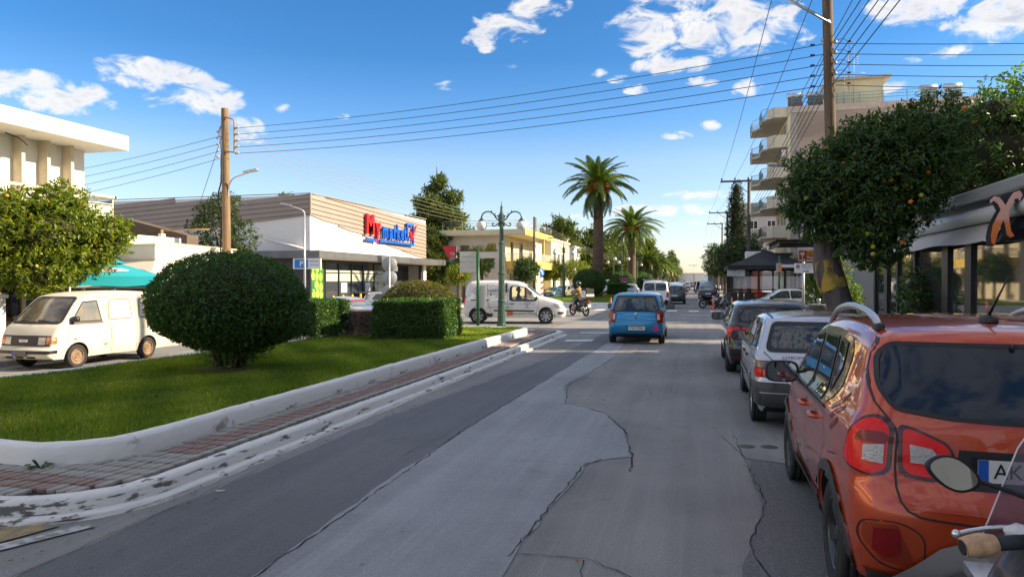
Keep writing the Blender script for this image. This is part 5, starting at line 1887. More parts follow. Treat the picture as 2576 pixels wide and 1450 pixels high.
def palm(label,loc,h_trunk,r_trunk,L,n,seed,lod=0,fruit=True,drooping=.5):
 t=thing('palm_tree',label,'palm tree',loc,0,'palms along the far island')
 r2=random.Random(seed)
 m_tr=mat('palm_trunk',(.19,.125,.085),.95,col2=(.075,.05,.036),vscale=5,stretch=(1,1,2.5),bump=1.0,bscale=10)
 mb=MB()
 nz,na=(int(h_trunk/.085),18)if lod==0 else(int(h_trunk/.3),10)
 V,F=[],[]
 for j in range(nz+1):
  z=h_trunk*j/nz
  s_=z/h_trunk
  rb=r_trunk*(1.15-.35*s_ if s_<.8 else .87+(s_-.8)*2.1)
  for i in range(na):
   a=2*math.pi*i/na
   k_=((j+(i%2))%2)
   rr_=rb*(1+(.09 if lod==0 else .06)*(k_-.5)+r2.uniform(-.03,.03))
   V.append((rr_*math.cos(a+j*.12)+.12*math.sin(s_*2.2),rr_*math.sin(a+j*.12),z))
 for j in range(nz):
  for i in range(na):
   F.append([j*na+i,j*na+(i+1)%na,(j+1)*na+(i+1)%na,(j+1)*na+i])
 me=np_mesh('trunk',np.array(V),F,False)
 me.materials.append(m_tr)
 obj('trunk',me,t)
 off=.12*math.sin(2.2)
 cz=h_trunk
 mb=MB()
 for k in range(46 if lod==0 else 14):
  a=k*2.39996
  z=cz-1.15+1.15*(k/46 if lod==0 else k/14)
  rr_=r_trunk*(1.0+.25*(z-cz+1.15))
  d=Vector((math.cos(a),math.sin(a),.75)).normalized()
  b=Vector((off+math.cos(a)*rr_*.85,math.sin(a)*rr_*.85,z))
  mb.tube([b,b+d*.32],[.075,.03],5)
 mb.build('frond_stubs',mat('palm_stub',(.24,.15,.085),.9,var=.25),t)
 key=(round(L,2),lod)
 if key not in FROND:
  FROND[key]=[frond_mesh(L,900+q,56 if lod==0 else(30 if lod==1 else 16),L*.155,L*(.0135 if lod==0 else .028 if lod==1 else .06),[.75,1.0,1.25,.9][q])for q in range(4)]
 for k in range(n):
  s_=k/(n-1)
  a=k*2.39996+r2.uniform(-.15,.15)
  el=R(80-112*s_**.85-(r2.uniform(0,25)*drooping if s_>.8 else 0))
  sc=(.78+.26*math.sin(math.pi*min(1,s_*1.25)))*r2.uniform(.9,1.08)
  q=0 if s_<.25 else(1 if s_<.55 else(3 if s_<.8 else 2))
  o=obj('frond',FROND[key][q],t,(off+math.cos(a)*r_trunk*.35,math.sin(a)*r_trunk*.35,cz-.15-.5*s_))
  M=Matrix.Rotation(a,4,'Z')@Matrix.Rotation(-el+R(10),4,'Y')@Matrix.Rotation(r2.uniform(-.5,.5),4,'X')
  o.rotation_euler=M.to_euler()
  o.scale=(sc,sc,sc)
 if fruit:
  m_fs=mat('date_stalk',(.75,.24,.025),.6,var=.25,vscale=6)
  for k in range(7 if lod==0 else 4):
   a=k*1.9+seed
   mb=MB()
   for q in range(40 if lod==0 else 14):
    b=a+r2.uniform(-.4,.4)
    l1,l2=r2.uniform(.5,.95),r2.uniform(.35,.95)
    p0=Vector((off,0,cz-.1))
    p1=p0+Vector((math.cos(b)*l1,math.sin(b)*l1,-.05))
    p2=p1+Vector((math.cos(b)*.22,math.sin(b)*.22,-l2))
    mb.tube([p0+(p1-p0)*.5,p1,p2],.016 if lod==0 else .035,4,caps=False)
   mb.build('date_cluster',m_fs,t)
 return t
palm('tallest palm in the row, thick ringed trunk behind the first clipped ball',(-9.1,66.2,.3),10.7,.48,3.8,62,1,drooping=1.4)
palm('second tallest palm, dark trunk and hanging orange date clusters',(-9.1,101.0,.3),9.2,.56,4.4,64,2)
for k,(y,h_,L_)in enumerate([(131,5.4,3.8),(163,5.6,4.3),(200,5.4,4.2),(240,5.3,4.2),(286,5.3,4.2),(340,5.4,4.0)]):
 palm('palm of the row, %s in line past the second tallest palm'%names[k],(-9.1,y,.3),h_,.5,L_,44 if k<3 else 34,10+k,1 if k<2 else 2,fruit=k<4)
# --- background trees
def pine(label,loc,h,r,seed,n=3000,m=L_pine,zb=.3,size=.55,name='pine_tree',conic=.4,W=.22,tr=.22,twig=5,group=None,skew=0.0):
 t=thing(name,label,'tree',loc,0,group)
 r2=random.Random(seed)
 trunk_mesh([(0,0,0),(r2.uniform(-.3,.3),0,h*.5),(skew,0,h*.95)],[tr,tr*.7,tr*.15],8,.05,seed).build('trunk',M_bark,t,fix=False)
 blobs=[]
 k=16
 for i in range(k):
  s_=zb+(1-zb)*(i+.5)/k
  rr_=r*(1-conic*(s_-zb)/(1-zb))*math.sin(math.pi*min(1,(s_-zb)/(1-zb)*.85+.18))**.5
  a=i*2.4+seed
  q=rr_*r2.uniform(.25,.62)
  br=rr_*r2.uniform(.38,.60)
  blobs.append((math.cos(a)*q+skew*s_,math.sin(a)*q,h*s_*.95,br,br,br*r2.uniform(.5,.8)))
 me=crown_leaves(blobs,n,size,W,seed,twig,spread=.8,droop=-.1,thick=.55)
 me.materials.append(m)
 obj('crown',me,t)
 branches((0,0,h*zb),[(b[0],b[1],b[2])for b in blobs[:8]],tr*.4,seed).build('branch',M_bark,t,fix=False)
 return t
pine('tall ragged pine rising behind the right end of the supermarket',(-32.5,86.0,0),17.3,5.6,81,5200,size=.6,zb=.12,W=.3)
pine('rounded pine top showing above the supermarket roof',(-56.0,88.0,0),15.0,5.2,82,4500,size=.55,zb=.35,m=L_poplar)
pine('low pine beside the beige house wall, under the tall ragged pine',(-31.5,82.0,0),9.0,3.0,83,3000,size=.45,zb=.1,m=L_pine)
for k,(x,y,h_,r_,zb,mm,lab)in enumerate([(-24.5,128,15.0,6.0,.1,L_pine,'broad pine behind the white house, left of the tall palm'),(-19.5,134,13.0,5.5,.1,L_pine,'pine with a shaggy top just left of the tall palm trunk'),(-17.5,150,13.5,6.0,.08,L_poplar,'yellow green tree between the two tallest palms'),(-15.0,168,13.0,6.5,.08,L_poplar,'bright tree behind the second tallest palm'),(-16.0,190,14.5,6.5,.1,L_poplar,'airy poplar right of the second tallest palm'),(-14.0,215,16.0,5.0,.15,L_poplar,'slender poplar above the third palm'),(-13.0,250,12.0,6.5,.08,L_pine,'hazy tree behind the far palms'),(-11.5,330,17.0,5.0,.1,L_poplar,'lone feathery poplar at the far end of the road'),(-22.0,175,12.0,7.0,.05,L_pine,'dark pine mass behind the parked cars of the left road'),(-31.0,140,11.5,6.0,.1,L_pine,'pine behind the roofs of the cream house')]):
 pine(lab,(x,y,0),h_,r_,90+k,1900,m=mm,zb=zb,size=.85,conic=.35,W=.32,name='pine_tree' if mm is L_pine else 'poplar_tree',group='trees beyond the houses')
for(x,y,h_,r_,sd,nn,lab)in[(3.9,69.0,6.4,2.4,101,1600,'dense dark street tree beyond the black tent'),(3.0,83.0,6.3,2.6,102,1300,'second dense street tree of the right pavement, farther off'),(3.4,97.0,6.0,2.4,103,900,'third dense street tree of the right pavement'),(3.2,122.0,6.5,2.8,104,700,'small far street tree at the end of the right pavement row')]:
 orange_tree(lab,(x,y,.12),h_,r_,sd,nn,.26,5,leafmat('ficus_leaf',(.022,.045,.012),(.06,.10,.02),.25,.4,.5),trunk_r=.16,zb=1.7,fruits=0,group='street trees along the right pavement',name='street_tree')
for _t in():
 pass
t=thing('cypress_tree','slim dark cypress rising behind the street trees before the apartment block','tree',(4.6,92,.1))
bl=[(0,0,13.6*s_,1.25*math.sin(math.pi*(.12+.80*s_))**.8,1.1*math.sin(math.pi*(.12+.80*s_))**.8,1.2)for s_ in np.linspace(.12,.95,12)]
me=crown_leaves(bl,2600,.35,.25,105,4,spread=.3,droop=-.6,thick=.35)
me.materials.append(L_cyp)
obj('crown',me,t)
trunk_mesh([(0,0,0),(0,0,4),(0,0,11)],[.2,.15,.05],8,.05,9).build('trunk',M_bark,t,fix=False)
core(bl,.6,t)
pine('unseen dark tree added in the side street to shade the junction',(19,40,0),9.0,3.2,107,1500,m=L_orange,size=.4,name='street_tree',zb=.2)  # tree out of view, added to block sun over the junction
# ------------------------------------------------------------ vehicles
def paint(name,col,metal=.25,rough=.32):
 return mat(name,col,rough,metal,coat=1.0,spec=.5)
M_trim=mat('grey_trim',(.035,.036,.038),.55,bump=.1,bscale=200)
M_redl=mat('red_lamp',(.80,.012,.012),.22,spec=.35,coat=.25)
M_redd=mat('dark_red_lamp',(.22,.008,.010),.22,spec=.35,coat=.25)
M_clear=mat('clear_lamp',(.46,.43,.41),.12,.3,spec=.8,coat=1.0,bump=.8,bscale=70)
M_amber=mat('amber_lamp',(.75,.18,.02),.15,coat=1.0)
M_under=mat('underbody',(.010,.010,.011),.9)
M_carg=mat('car_glass',(.012,.016,.020),.03,spec=1.0,coat=.6)
M_carg2=mat('tinted_glass',(.010,.016,.026),.05,spec=.8,coat=.3)
M_rim_s=mat('rim_silver',(.50,.50,.51),.35,.8)
M_rim_d=mat('rim_dark',(.05,.05,.055),.35,.6)
M_plate=mat('plate_white',(.72,.72,.70),.45)
M_eu=mat('plate_blue',(.02,.10,.50),.45)
M_ink=mat('plate_ink',(.012,.012,.015),.5)
WH={}
def wheel_parts(Rw,Wt,style,lod):
 key=(Rw,Wt,style,lod)
 if key in WH:
  return WH[key]
 seg=40 if lod==0 else 22
 Mx=Matrix.Rotation(R(90),4,'Y')
 rr=Rw*.66
 h=Wt/2
 prof=[(rr,-h*.8),(rr+.01,-h*.9),(Rw*.86,-h),(Rw*.96,-h*.86)]
 if lod==0:
  for a,b in((-.80,-.50),(-.42,-.06),(.06,.42),(.50,.80)):
   prof+=[(Rw,h*a),(Rw,h*b),(Rw-.010,h*b+.001)]
   prof+=[(Rw-.010,h*b+h*.07)]
 else:
  prof+=[(Rw,-h*.7),(Rw,h*.7)]
 prof+=[(Rw*.96,h*.86),(Rw*.86,h),(rr+.01,h*.9),(rr,h*.8)]
 tm=MB().lathe(prof,seg,Mx).mesh('tyre')
 tm.materials.append(M_rubber)
 mb=MB()
 mb.lathe([(rr,-h*.8),(rr-.01,h*.2),(rr-.012,h*.8),(rr+.004,h*.84),(rr+.004,h*.78)],seg,Mx)
 mb.lathe([(0,h*.1),(rr,h*.1)],seg,Mx)
 spk={'multi':9,'five':5,'steel':0,'cover':7,'ten':10}[style]
 for k in range(spk):
  a=2*math.pi*k/spk
  M=Mx@Matrix.Rotation(a,4,'Z')
  w0,w1=(.035,.022)if spk>5 else(.055,.04)
  if style in('cover','multi'):
   w0,w1=.045,.03
  mb.add([M@Vector(v)for v in[(.03,-w0*.6,h*.5),(.03,w0*.6,h*.5),(rr-.01,w1,h*.72),(rr-.01,-w1,h*.72),(.03,-w0*.8,h*.2),(.03,w0*.8,h*.2),(rr-.01,w1*1.3,h*.3),(rr-.01,-w1*1.3,h*.3)]],[(0,1,2,3),(0,3,7,4),(1,5,6,2)],False)
 if style=='steel':
  mb.lathe([(rr-.01,h*.55),(rr*.78,h*.3),(rr*.62,h*.62),(rr*.3,h*.62),(rr*.26,h*.45),(0,h*.45)],seg,Mx)
  for k in range(10):
   a=2*math.pi*k/10
   M=Mx@Matrix.Rotation(a,4,'Z')@Matrix.Translation((rr*.70,0,h*.5))
 mb.lathe([(.045,h*.5),(.045,h*.62),(.03,h*.66),(0,h*.66)],12,Mx)
 rm=mb.mesh('rim')
 dk=MB().lathe([(0,h*.16),(rr-.02,h*.16)],seg,Mx).mesh('brake')
 dk.materials.append(M_under)
 WH[key]=(tm,rm,dk)
 return WH[key]
class Car:
 """A vehicle from its side outline. Car space: x right, y forward from the rear bumper, z up.
    prof: (y, z, r) from low rear over the roof to low front; r is the rounding radius towards the side."""
 def __init__(s,name,label,cat,L,Wd,prof,belt,wheels,Rw=.31,zb=.22,paint_m=None,tumble=.30,grid=.07,tuck=.06,plan=(.10,.14),shoulder=.025,nose_b=.10,tail_b=.05,group=None,crease=None,flare=0.0,smooth=2,step=.06,roof_b=.035,holes=()):
  s.root=thing(name,label,cat,(0,0,0),0,group)
  s.L,s.W,s.paint=L,Wd,paint_m
  s.belt=belt if callable(belt)else(lambda y,b=belt:b)
  P=chaikin(prof,smooth)
  P=resample(P,step)
  yr,yf=wheels
  Ra=Rw+.055
  bot=[]
  def arch(yc):
   n=12
   a0=math.asin(max(-1,min(1,(zb-Rw)/Ra)))
   for i in range(n+1):
    a=a0+(math.pi-2*a0)*i/n
    bot.append((yc+Ra*math.cos(a),Rw+Ra*math.sin(a),.015))
  bot.append((P[-1][0]-.06,zb,.02))
  arch(yf)
  bot.append(((yf+yr)/2,zb,.02))
  arch(yr)
  bot.append((P[0][0]+.06,zb,.02))
  B=resample(bot,step*1.6)
  poly=np.concatenate([P,B])
  dd=np.linalg.norm(poly[:,:2]-np.roll(poly[:,:2],1,0),axis=1)
  poly=poly[dd>1e-4]
  s.nP=len(P)
  n=len(poly)
  s.poly=poly
  T=np.roll(poly[:,:2],-1,0)-np.roll(poly[:,:2],1,0)
  T/=np.linalg.norm(T,axis=1,keepdims=True)
  Nn=np.stack([-T[:,1],T[:,0]],1)
  yc,h2=L/2,L/2
  def W0(q):
   y,z=q[:,0],q[:,1]
   b=np.array([s.belt(v)for v in y])
   w_=np.full(len(q),Wd/2)
   zm=zb+(b-zb)*.55
   lo=np.clip((zm-z)/(zm-zb),0,1.2)
   w_=w_-tuck*lo**2
   hi=np.clip((z-zm)/(b-zm),0,1)
   w_=w_-.018*hi**2
   ab=z-b
   sm=np.clip(ab/.07,0,1)
   w_=w_-shoulder*sm*sm*(3-2*sm)
   w_=w_-np.clip(ab,0,9)*tumble
   if crease:
    w_=w_-.012*np.exp(-((z-crease(y))/.035)**2)
   tf=np.clip((y-yc)/h2,0,1)
   tr=np.clip((yc-y)/h2,0,1)
   w_=w_-plan[1]*tf**4-plan[0]*tr**4
   if flare:
    for wy in(yr,yf):
     d_=np.hypot(y-wy,z-Rw)-Ra
     w_=w_+flare*np.exp(-np.clip(d_,0,9)/.10)*(z<b)
   return w_
  def half(q,onb=None):
   d,k_,t_=dist_poly(q,poly)
   r=poly[k_,2]*(1-t_)+np.roll(poly[:,2],-1)[k_]*t_
   if onb is not None:
    d=np.zeros(len(q))
    r=poly[:,2]
   u=np.clip(d/r,0,1)
   return W0(q)-r*(1-np.sqrt(np.clip(1-(1-u)**2,0,1)))
  s.half=half
  pts=[tuple(p)for p in poly[:,:2]]
  edges=[(i,(i+1)%n)for i in range(n)]
  inner=[]
  for t_ in(.10,.28,.55,.85):
   q=poly[:,:2]-Nn*(poly[:,2:3]*t_)
   ok=(poly[:,2]*t_>.006)
   q=q[ok]
   r=poly[ok,2]*t_
   ins=inpoly(q,poly)
   d=dist_poly(q,poly)[0]
   inner.append(q[ins&(d>r*.93)])
  g=grid
  ys=np.arange(0,L,g)
  zs=np.arange(zb,max(poly[:,1]),g)
  G=np.array([(y,z)for y in ys for z in zs])
  d,k_,t_=dist_poly(G,poly)
  G=G[inpoly(G,poly)&(d>np.maximum(poly[k_,2]*.95,g*.5))]
  inner.append(G)
  I=np.concatenate(inner)
  allp=[Vector(p)for p in pts]+[Vector((float(a),float(b)))for a,b in I]
  holes=[roundpoly(h,.055)for h in holes]
  for h in holes:
   k0=len(allp)
   allp+=[Vector((float(a),float(b)))for a,b in h]
   edges=edges+[(k0+i,k0+(i+1)%len(h))for i in range(len(h))]
  res=delaunay_2d_cdt(allp,edges,[],1,1e-4)
  vv=np.array([(v.x,v.y)for v in res[0]])
  tri=[list(f)for f in res[2]]
  isb=np.array([any(q<n for q in o)for o in res[3]])
  wv=half(vv)
  bmap={}
  for vi,o in enumerate(res[3]):
   for q in o:
    if q<n:
     bmap[q]=vi
  wb=half(poly[:,:2],True)
  for q,vi in bmap.items():
   wv[vi]=wb[q]
  nv=len(vv)
  VR=np.c_[wv,vv]
  VL=np.c_[-wv,vv]
  V=[tuple(x)for x in VR]+[tuple(x)for x in VL]
  F=[f for f in tri]+[[nv+i for i in reversed(f)]for f in tri]
  nx=8
  bul=np.zeros(n)
  for i in range(n):
   nz,ny=Nn[i][1],Nn[i][0]
   if i<s.nP:
    y_=poly[i][0]
    if ny>.35:
     bul[i]=nose_b*min(1,ny+.1)
    elif ny<-.35:
     bul[i]=tail_b*min(1,-ny+.1)
    if nz>.3:
     bul[i]=max(bul[i],roof_b*nz)
  bul=np.convolve(np.r_[bul[-3:],bul,bul[:3]],np.ones(7)/7,'valid')
  rows=[]
  for i in range(n):
   row=[nv+bmap[i]]
   for j in range(1,nx):
    x=-1+2*j/nx
    b=bul[i]*(1-x*x)
    row.append(len(V))
    V.append((x*wb[i],poly[i][0]+Nn[i][0]*b,poly[i][1]+Nn[i][1]*b))
   row.append(bmap[i])
   rows.append(row)
  mi=[0]*len(F)
  for i in range(n):
   j=(i+1)%n
   under=i>=s.nP-1
   for k in range(nx):
    F.append([rows[i][k],rows[i][k+1],rows[j][k+1],rows[j][k]])
    mi.append(1 if under else 0)
  me=bpy.data.meshes.new('body')
  me.from_pydata([tuple(float(c)for c in v)for v in V],[],F)
  me.polygons.foreach_set('material_index',mi)
  me.polygons.foreach_set('use_smooth',[True]*len(F))
  bm=bmesh.new()
  bm.from_mesh(me)
  bmesh.ops.recalc_face_normals(bm,faces=bm.faces)
  for e in bm.edges:
   if len(e.link_faces)==2 and e.link_faces[0].material_index!=e.link_faces[1].material_index:
    e.smooth=False
  s.bvh=BVHTree.FromBMesh(bm)
  if holes:
   side=[f for f in bm.faces if len(f.verts)==3]
   cc=np.array([tuple(f.calc_center_median())[1:]for f in side])
   kill=np.zeros(len(side),bool)
   for h in holes:
    kill|=inpoly(cc,h)
   bmesh.ops.delete(bm,geom=[f for f,k_ in zip(side,kill)if k_],context='FACES')
  bm.to_mesh(me)
  bm.free()
  me.materials.append(paint_m)
  me.materials.append(M_under)
  s.body=obj('body',me,s.root)
  s.wy,s.Rw,s.Ra,s.zb=wheels,Rw,Ra,zb
# ---- projection of flat outlines onto the body
 def _axes(s,d):
  if d=='R':
   return Vector((-1,0,0)),Vector((0,1,0)),Vector((0,0,1))
  if d=='L':
   return Vector((1,0,0)),Vector((0,1,0)),Vector((0,0,1))
  if d=='B':
   return Vector((0,1,0)),Vector((1,0,0)),Vector((0,0,1))
  if d=='F':
   return Vector((0,-1,0)),Vector((1,0,0)),Vector((0,0,1))
  if d=='T':
   return Vector((0,0,-1)),Vector((1,0,0)),Vector((0,1,0))
  a=d
  v=Vector((math.sin(R(a)),math.cos(R(a)),0))
  return v,Vector((v.y,-v.x,0)),Vector((0,0,1))
 def proj(s,p,d,off):
  v,e1,e2=s._axes(d)
  c=Vector((0,s.L/2,0))if d not in('B','F','T')and not isinstance(d,(int,float))else Vector((0,0,0))
  o=e1*p[0]+e2*p[1]
  if isinstance(d,(int,float)):
   pass
  start=o-v*12
  h,nrm,i,dist=s.bvh.ray_cast(start,v)
  if h is None:
   h,nrm,i,dist=s.bvh.find_nearest(start+v*(12-(s.W/2 if d in('L','R')else 0)))
   if h is None:
    return o
  if nrm.dot(v)>0:
   nrm=-nrm
  k=min(3.0,1/max(.3,-nrm.dot(v)))
  return h-v*off*k
 def patch(s,name,poly,d,m,off=.004,grid=.06,parent=None,rnd=0,label=None):
  if d=='LR':
   a=s.patch(name,poly,'L',m,off,grid,parent,rnd,label)
   s.patch(name,poly,'R',m,off,grid,parent,rnd,label)
   return a
  if rnd:
   poly=roundpoly(poly,.055*rnd)
  O=resample(poly,grid,True)
  n=len(O)
  lo,hi=O.min(0),O.max(0)
  g=grid
  G=np.array([(x,y)for x in np.arange(lo[0],hi[0],g)for y in np.arange(lo[1],hi[1],g)]).reshape(-1,2)
  if len(G):
   G=G[inpoly(G,O)]
  if len(G):
   G=G[dist_poly(G,O)[0]>g*.4]
  allp=[Vector((float(a),float(b)))for a,b in O]+[Vector((float(a),float(b)))for a,b in G]
  res=delaunay_2d_cdt(allp,[(i,(i+1)%n)for i in range(n)],[],1,1e-5)
  V=[s.proj((q.x,q.y),d,off)for q in res[0]]
  F=[list(f)for f in res[2]]
  v,e1,e2=s._axes(d)
  me=bpy.data.meshes.new(name)
  me.from_pydata([tuple(x)for x in V],[],F)
  bm=bmesh.new()
  bm.from_mesh(me)
  bm.normal_update()
  for f in bm.faces:
   f.smooth=True
   if f.normal.dot(v)>0:
    f.normal_flip()
  bm.to_mesh(me)
  bm.free()
  me.materials.append(m)
  o=obj(name,me,parent or s.root)
  if label:
   o['label']=label
  return o
 def strip(s,name,pts,width,d,m,off=.005,closed=False,step=.06,parent=None):
  if d=='LR':
   s.strip(name,pts,width,'L',m,off,closed,step,parent)
   return s.strip(name,pts,width,'R',m,off,closed,step,parent)
  P=resample(pts,step,closed)
  n=len(P)
  if closed:
   T=np.roll(P,-1,0)-np.roll(P,1,0)
  else:
   T=np.gradient(P,axis=0)
  T=T/np.maximum(np.linalg.norm(T,axis=1,keepdims=True),1e-9)
  Nn=np.stack([-T[:,1],T[:,0]],1)
  a,b=P+Nn*width/2,P-Nn*width/2
  v,e1,e2=s._axes(d)
  V,F=[],[]
  for i in range(n):
   V+=[s.proj(a[i],d,off),s.proj(b[i],d,off)]
  for i in range(n if closed else n-1):
   j=(i+1)%n
   F.append([2*i,2*i+1,2*j+1,2*j])
  me=bpy.data.meshes.new(name)
  me.from_pydata([tuple(x)for x in V],[],F)
  me.polygons.foreach_set('use_smooth',[True]*len(F))
  me.materials.append(m)
  return obj(name,me,parent or s.root)
 def window(s,poly,d,m=None,rim=.035,rnd=1,name='window',rim_m=None,off=.004,grid=.07):
  for q in(('L','R')if d=='LR' else(d,)):
   w_=s.patch(name,poly,q,m or M_carg,off,grid,rnd=rnd)
   if rim:
    P=roundpoly(poly,.055*rnd)if rnd else poly
    s.strip('window_seal',P,rim,q,rim_m or M_black,off+.002,True,.05,parent=w_)
 def wheels(s,style='multi',rim_m=None,track=None,Wt=.19,lod=1,steer=0):
  tm,rm,dk=wheel_parts(s.Rw,Wt,style,lod)
  if not rm.materials:
   rm.materials.append(rim_m or M_rim_s)
  if rm.materials[0]is not(rim_m or M_rim_s):
   rm=rm.copy()
   rm.materials[0]=rim_m or M_rim_s
  x=(track or(s.W-Wt-.04))/2
  for k,y in enumerate(s.wy):
   for sg in(1,-1):
    w_=obj('wheel',tm,s.root,(sg*x,y,s.Rw),(0,0,0 if sg>0 else math.pi))
    if k==1 and steer:
     w_.rotation_euler[2]+=steer
    obj('rim',rm,w_)
    obj('brake',dk,w_)
 def mirror(s,y,z,x=None,size=1.0,m=None,sides=(1,-1),col=None):
  for sg in sides:
   x0=sg*(x or s.W/2-.04)
   cx=x0+sg*.135*size
   mb=MB()
   n,vs,fs=20,[],[]
   for(k,yy)in((.86,-.050),(1.0,-.052),(1.03,-.02),(.95,.03),(.7,.065),(.0,.078)):
    for j in range(n):
     a=2*math.pi*j/n
     ca,sa=math.cos(a),math.sin(a)
     vs.append((cx+.115*size*k*math.copysign(abs(ca)**.55,ca),y+yy*size,z+.078*size*k*math.copysign(abs(sa)**.6,sa)))
   for i in range(5):
    for j in range(n):
     fs.append([i*n+j,i*n+(j+1)%n,(i+1)*n+(j+1)%n,(i+1)*n+j])
   mb.add(vs,fs,True)
   h=mb.build('mirror',col or M_black,s.root)
   MB().tube([(x0-sg*.03,y+.03,z-.06),(x0+sg*.07,y+.01,z-.045)],.026,6).build('mirror_arm',M_black,h)
   g=MB()
   g.add([(cx+.115*size*.86*math.copysign(abs(math.cos(a))**.55,math.cos(a)),y-.051*size,z+.078*size*.86*math.copysign(abs(math.sin(a))**.6,math.sin(a)))for a in np.linspace(0,2*math.pi,n+1)[:-1]],[list(range(n))],False)
   g.build('mirror_glass',mat('mirror',(.30,.33,.37),.03,1.0),h)
 def plate(s,txt,d,z,m=None,w_=.52,x=0.0):
  p=s.proj((x,z),d,.012)
  rz=0 if d=='B' else math.pi
  h=MB().box(-w_/2,w_/2,-.008,.0,-.056,.056,bev=0).build('number_plate',m or M_plate,s.root,tuple(p),(0,0,rz))
  MB().box(-w_/2,-w_/2+.045,-.010,-.008,-.056,.056).build('plate_band',M_eu,h)
  if txt:
   text('plate_lettering',txt,.105,M_ink,h,(.02,-.0115,0),(R(90),0,0),sx=.92)
  MB().box(-w_/2-.012,w_/2+.012,-.003,.004,-.066,.066).build('plate_frame',M_black,h)
  return h
 def place(s,x,y,rz=0,z=0):
  """x, y: where the rear bumper's centre stands; rz heading, 0 looks to +Y"""
  s.root.location=(x,y,z)
  s.root.rotation_euler=(0,0,rz)
  return s.root
def cabin(c,z,y):
 m_in=mat('cabin_dark',(.03,.03,.032),.8)
 MB().box(-c.W*.40,c.W*.40,y-1.2,y+.95,z-.1,z).build('cabin_floor',m_in,c.root)
 for sx in(-.36,.36):
  o=MB().box(sx-.24,sx+.24,y-.25,y+.25,z,z+.16,bev=.04).box(sx-.23,sx+.23,y-.36,y-.24,z+.16,z+.70,bev=.04).box(sx-.12,sx+.12,y-.36,y-.27,z+.70,z+.90,bev=.03)
  o.build('front_seat',m_in,c.root)
 MB().box(-c.W*.38,c.W*.38,y-1.15,y-1.0,z,z+.55,bev=.04).build('rear_seat',m_in,c.root)
 MB().box(-c.W*.38,c.W*.38,y+.75,y+1.0,z+.25,z+.58,bev=.04).build('dashboard',m_in,c.root)
def gapline(c,pts,d='LR',w_=.008):
 c.strip('panel_gap',pts,w_,d,M_black,.0045,step=.08)
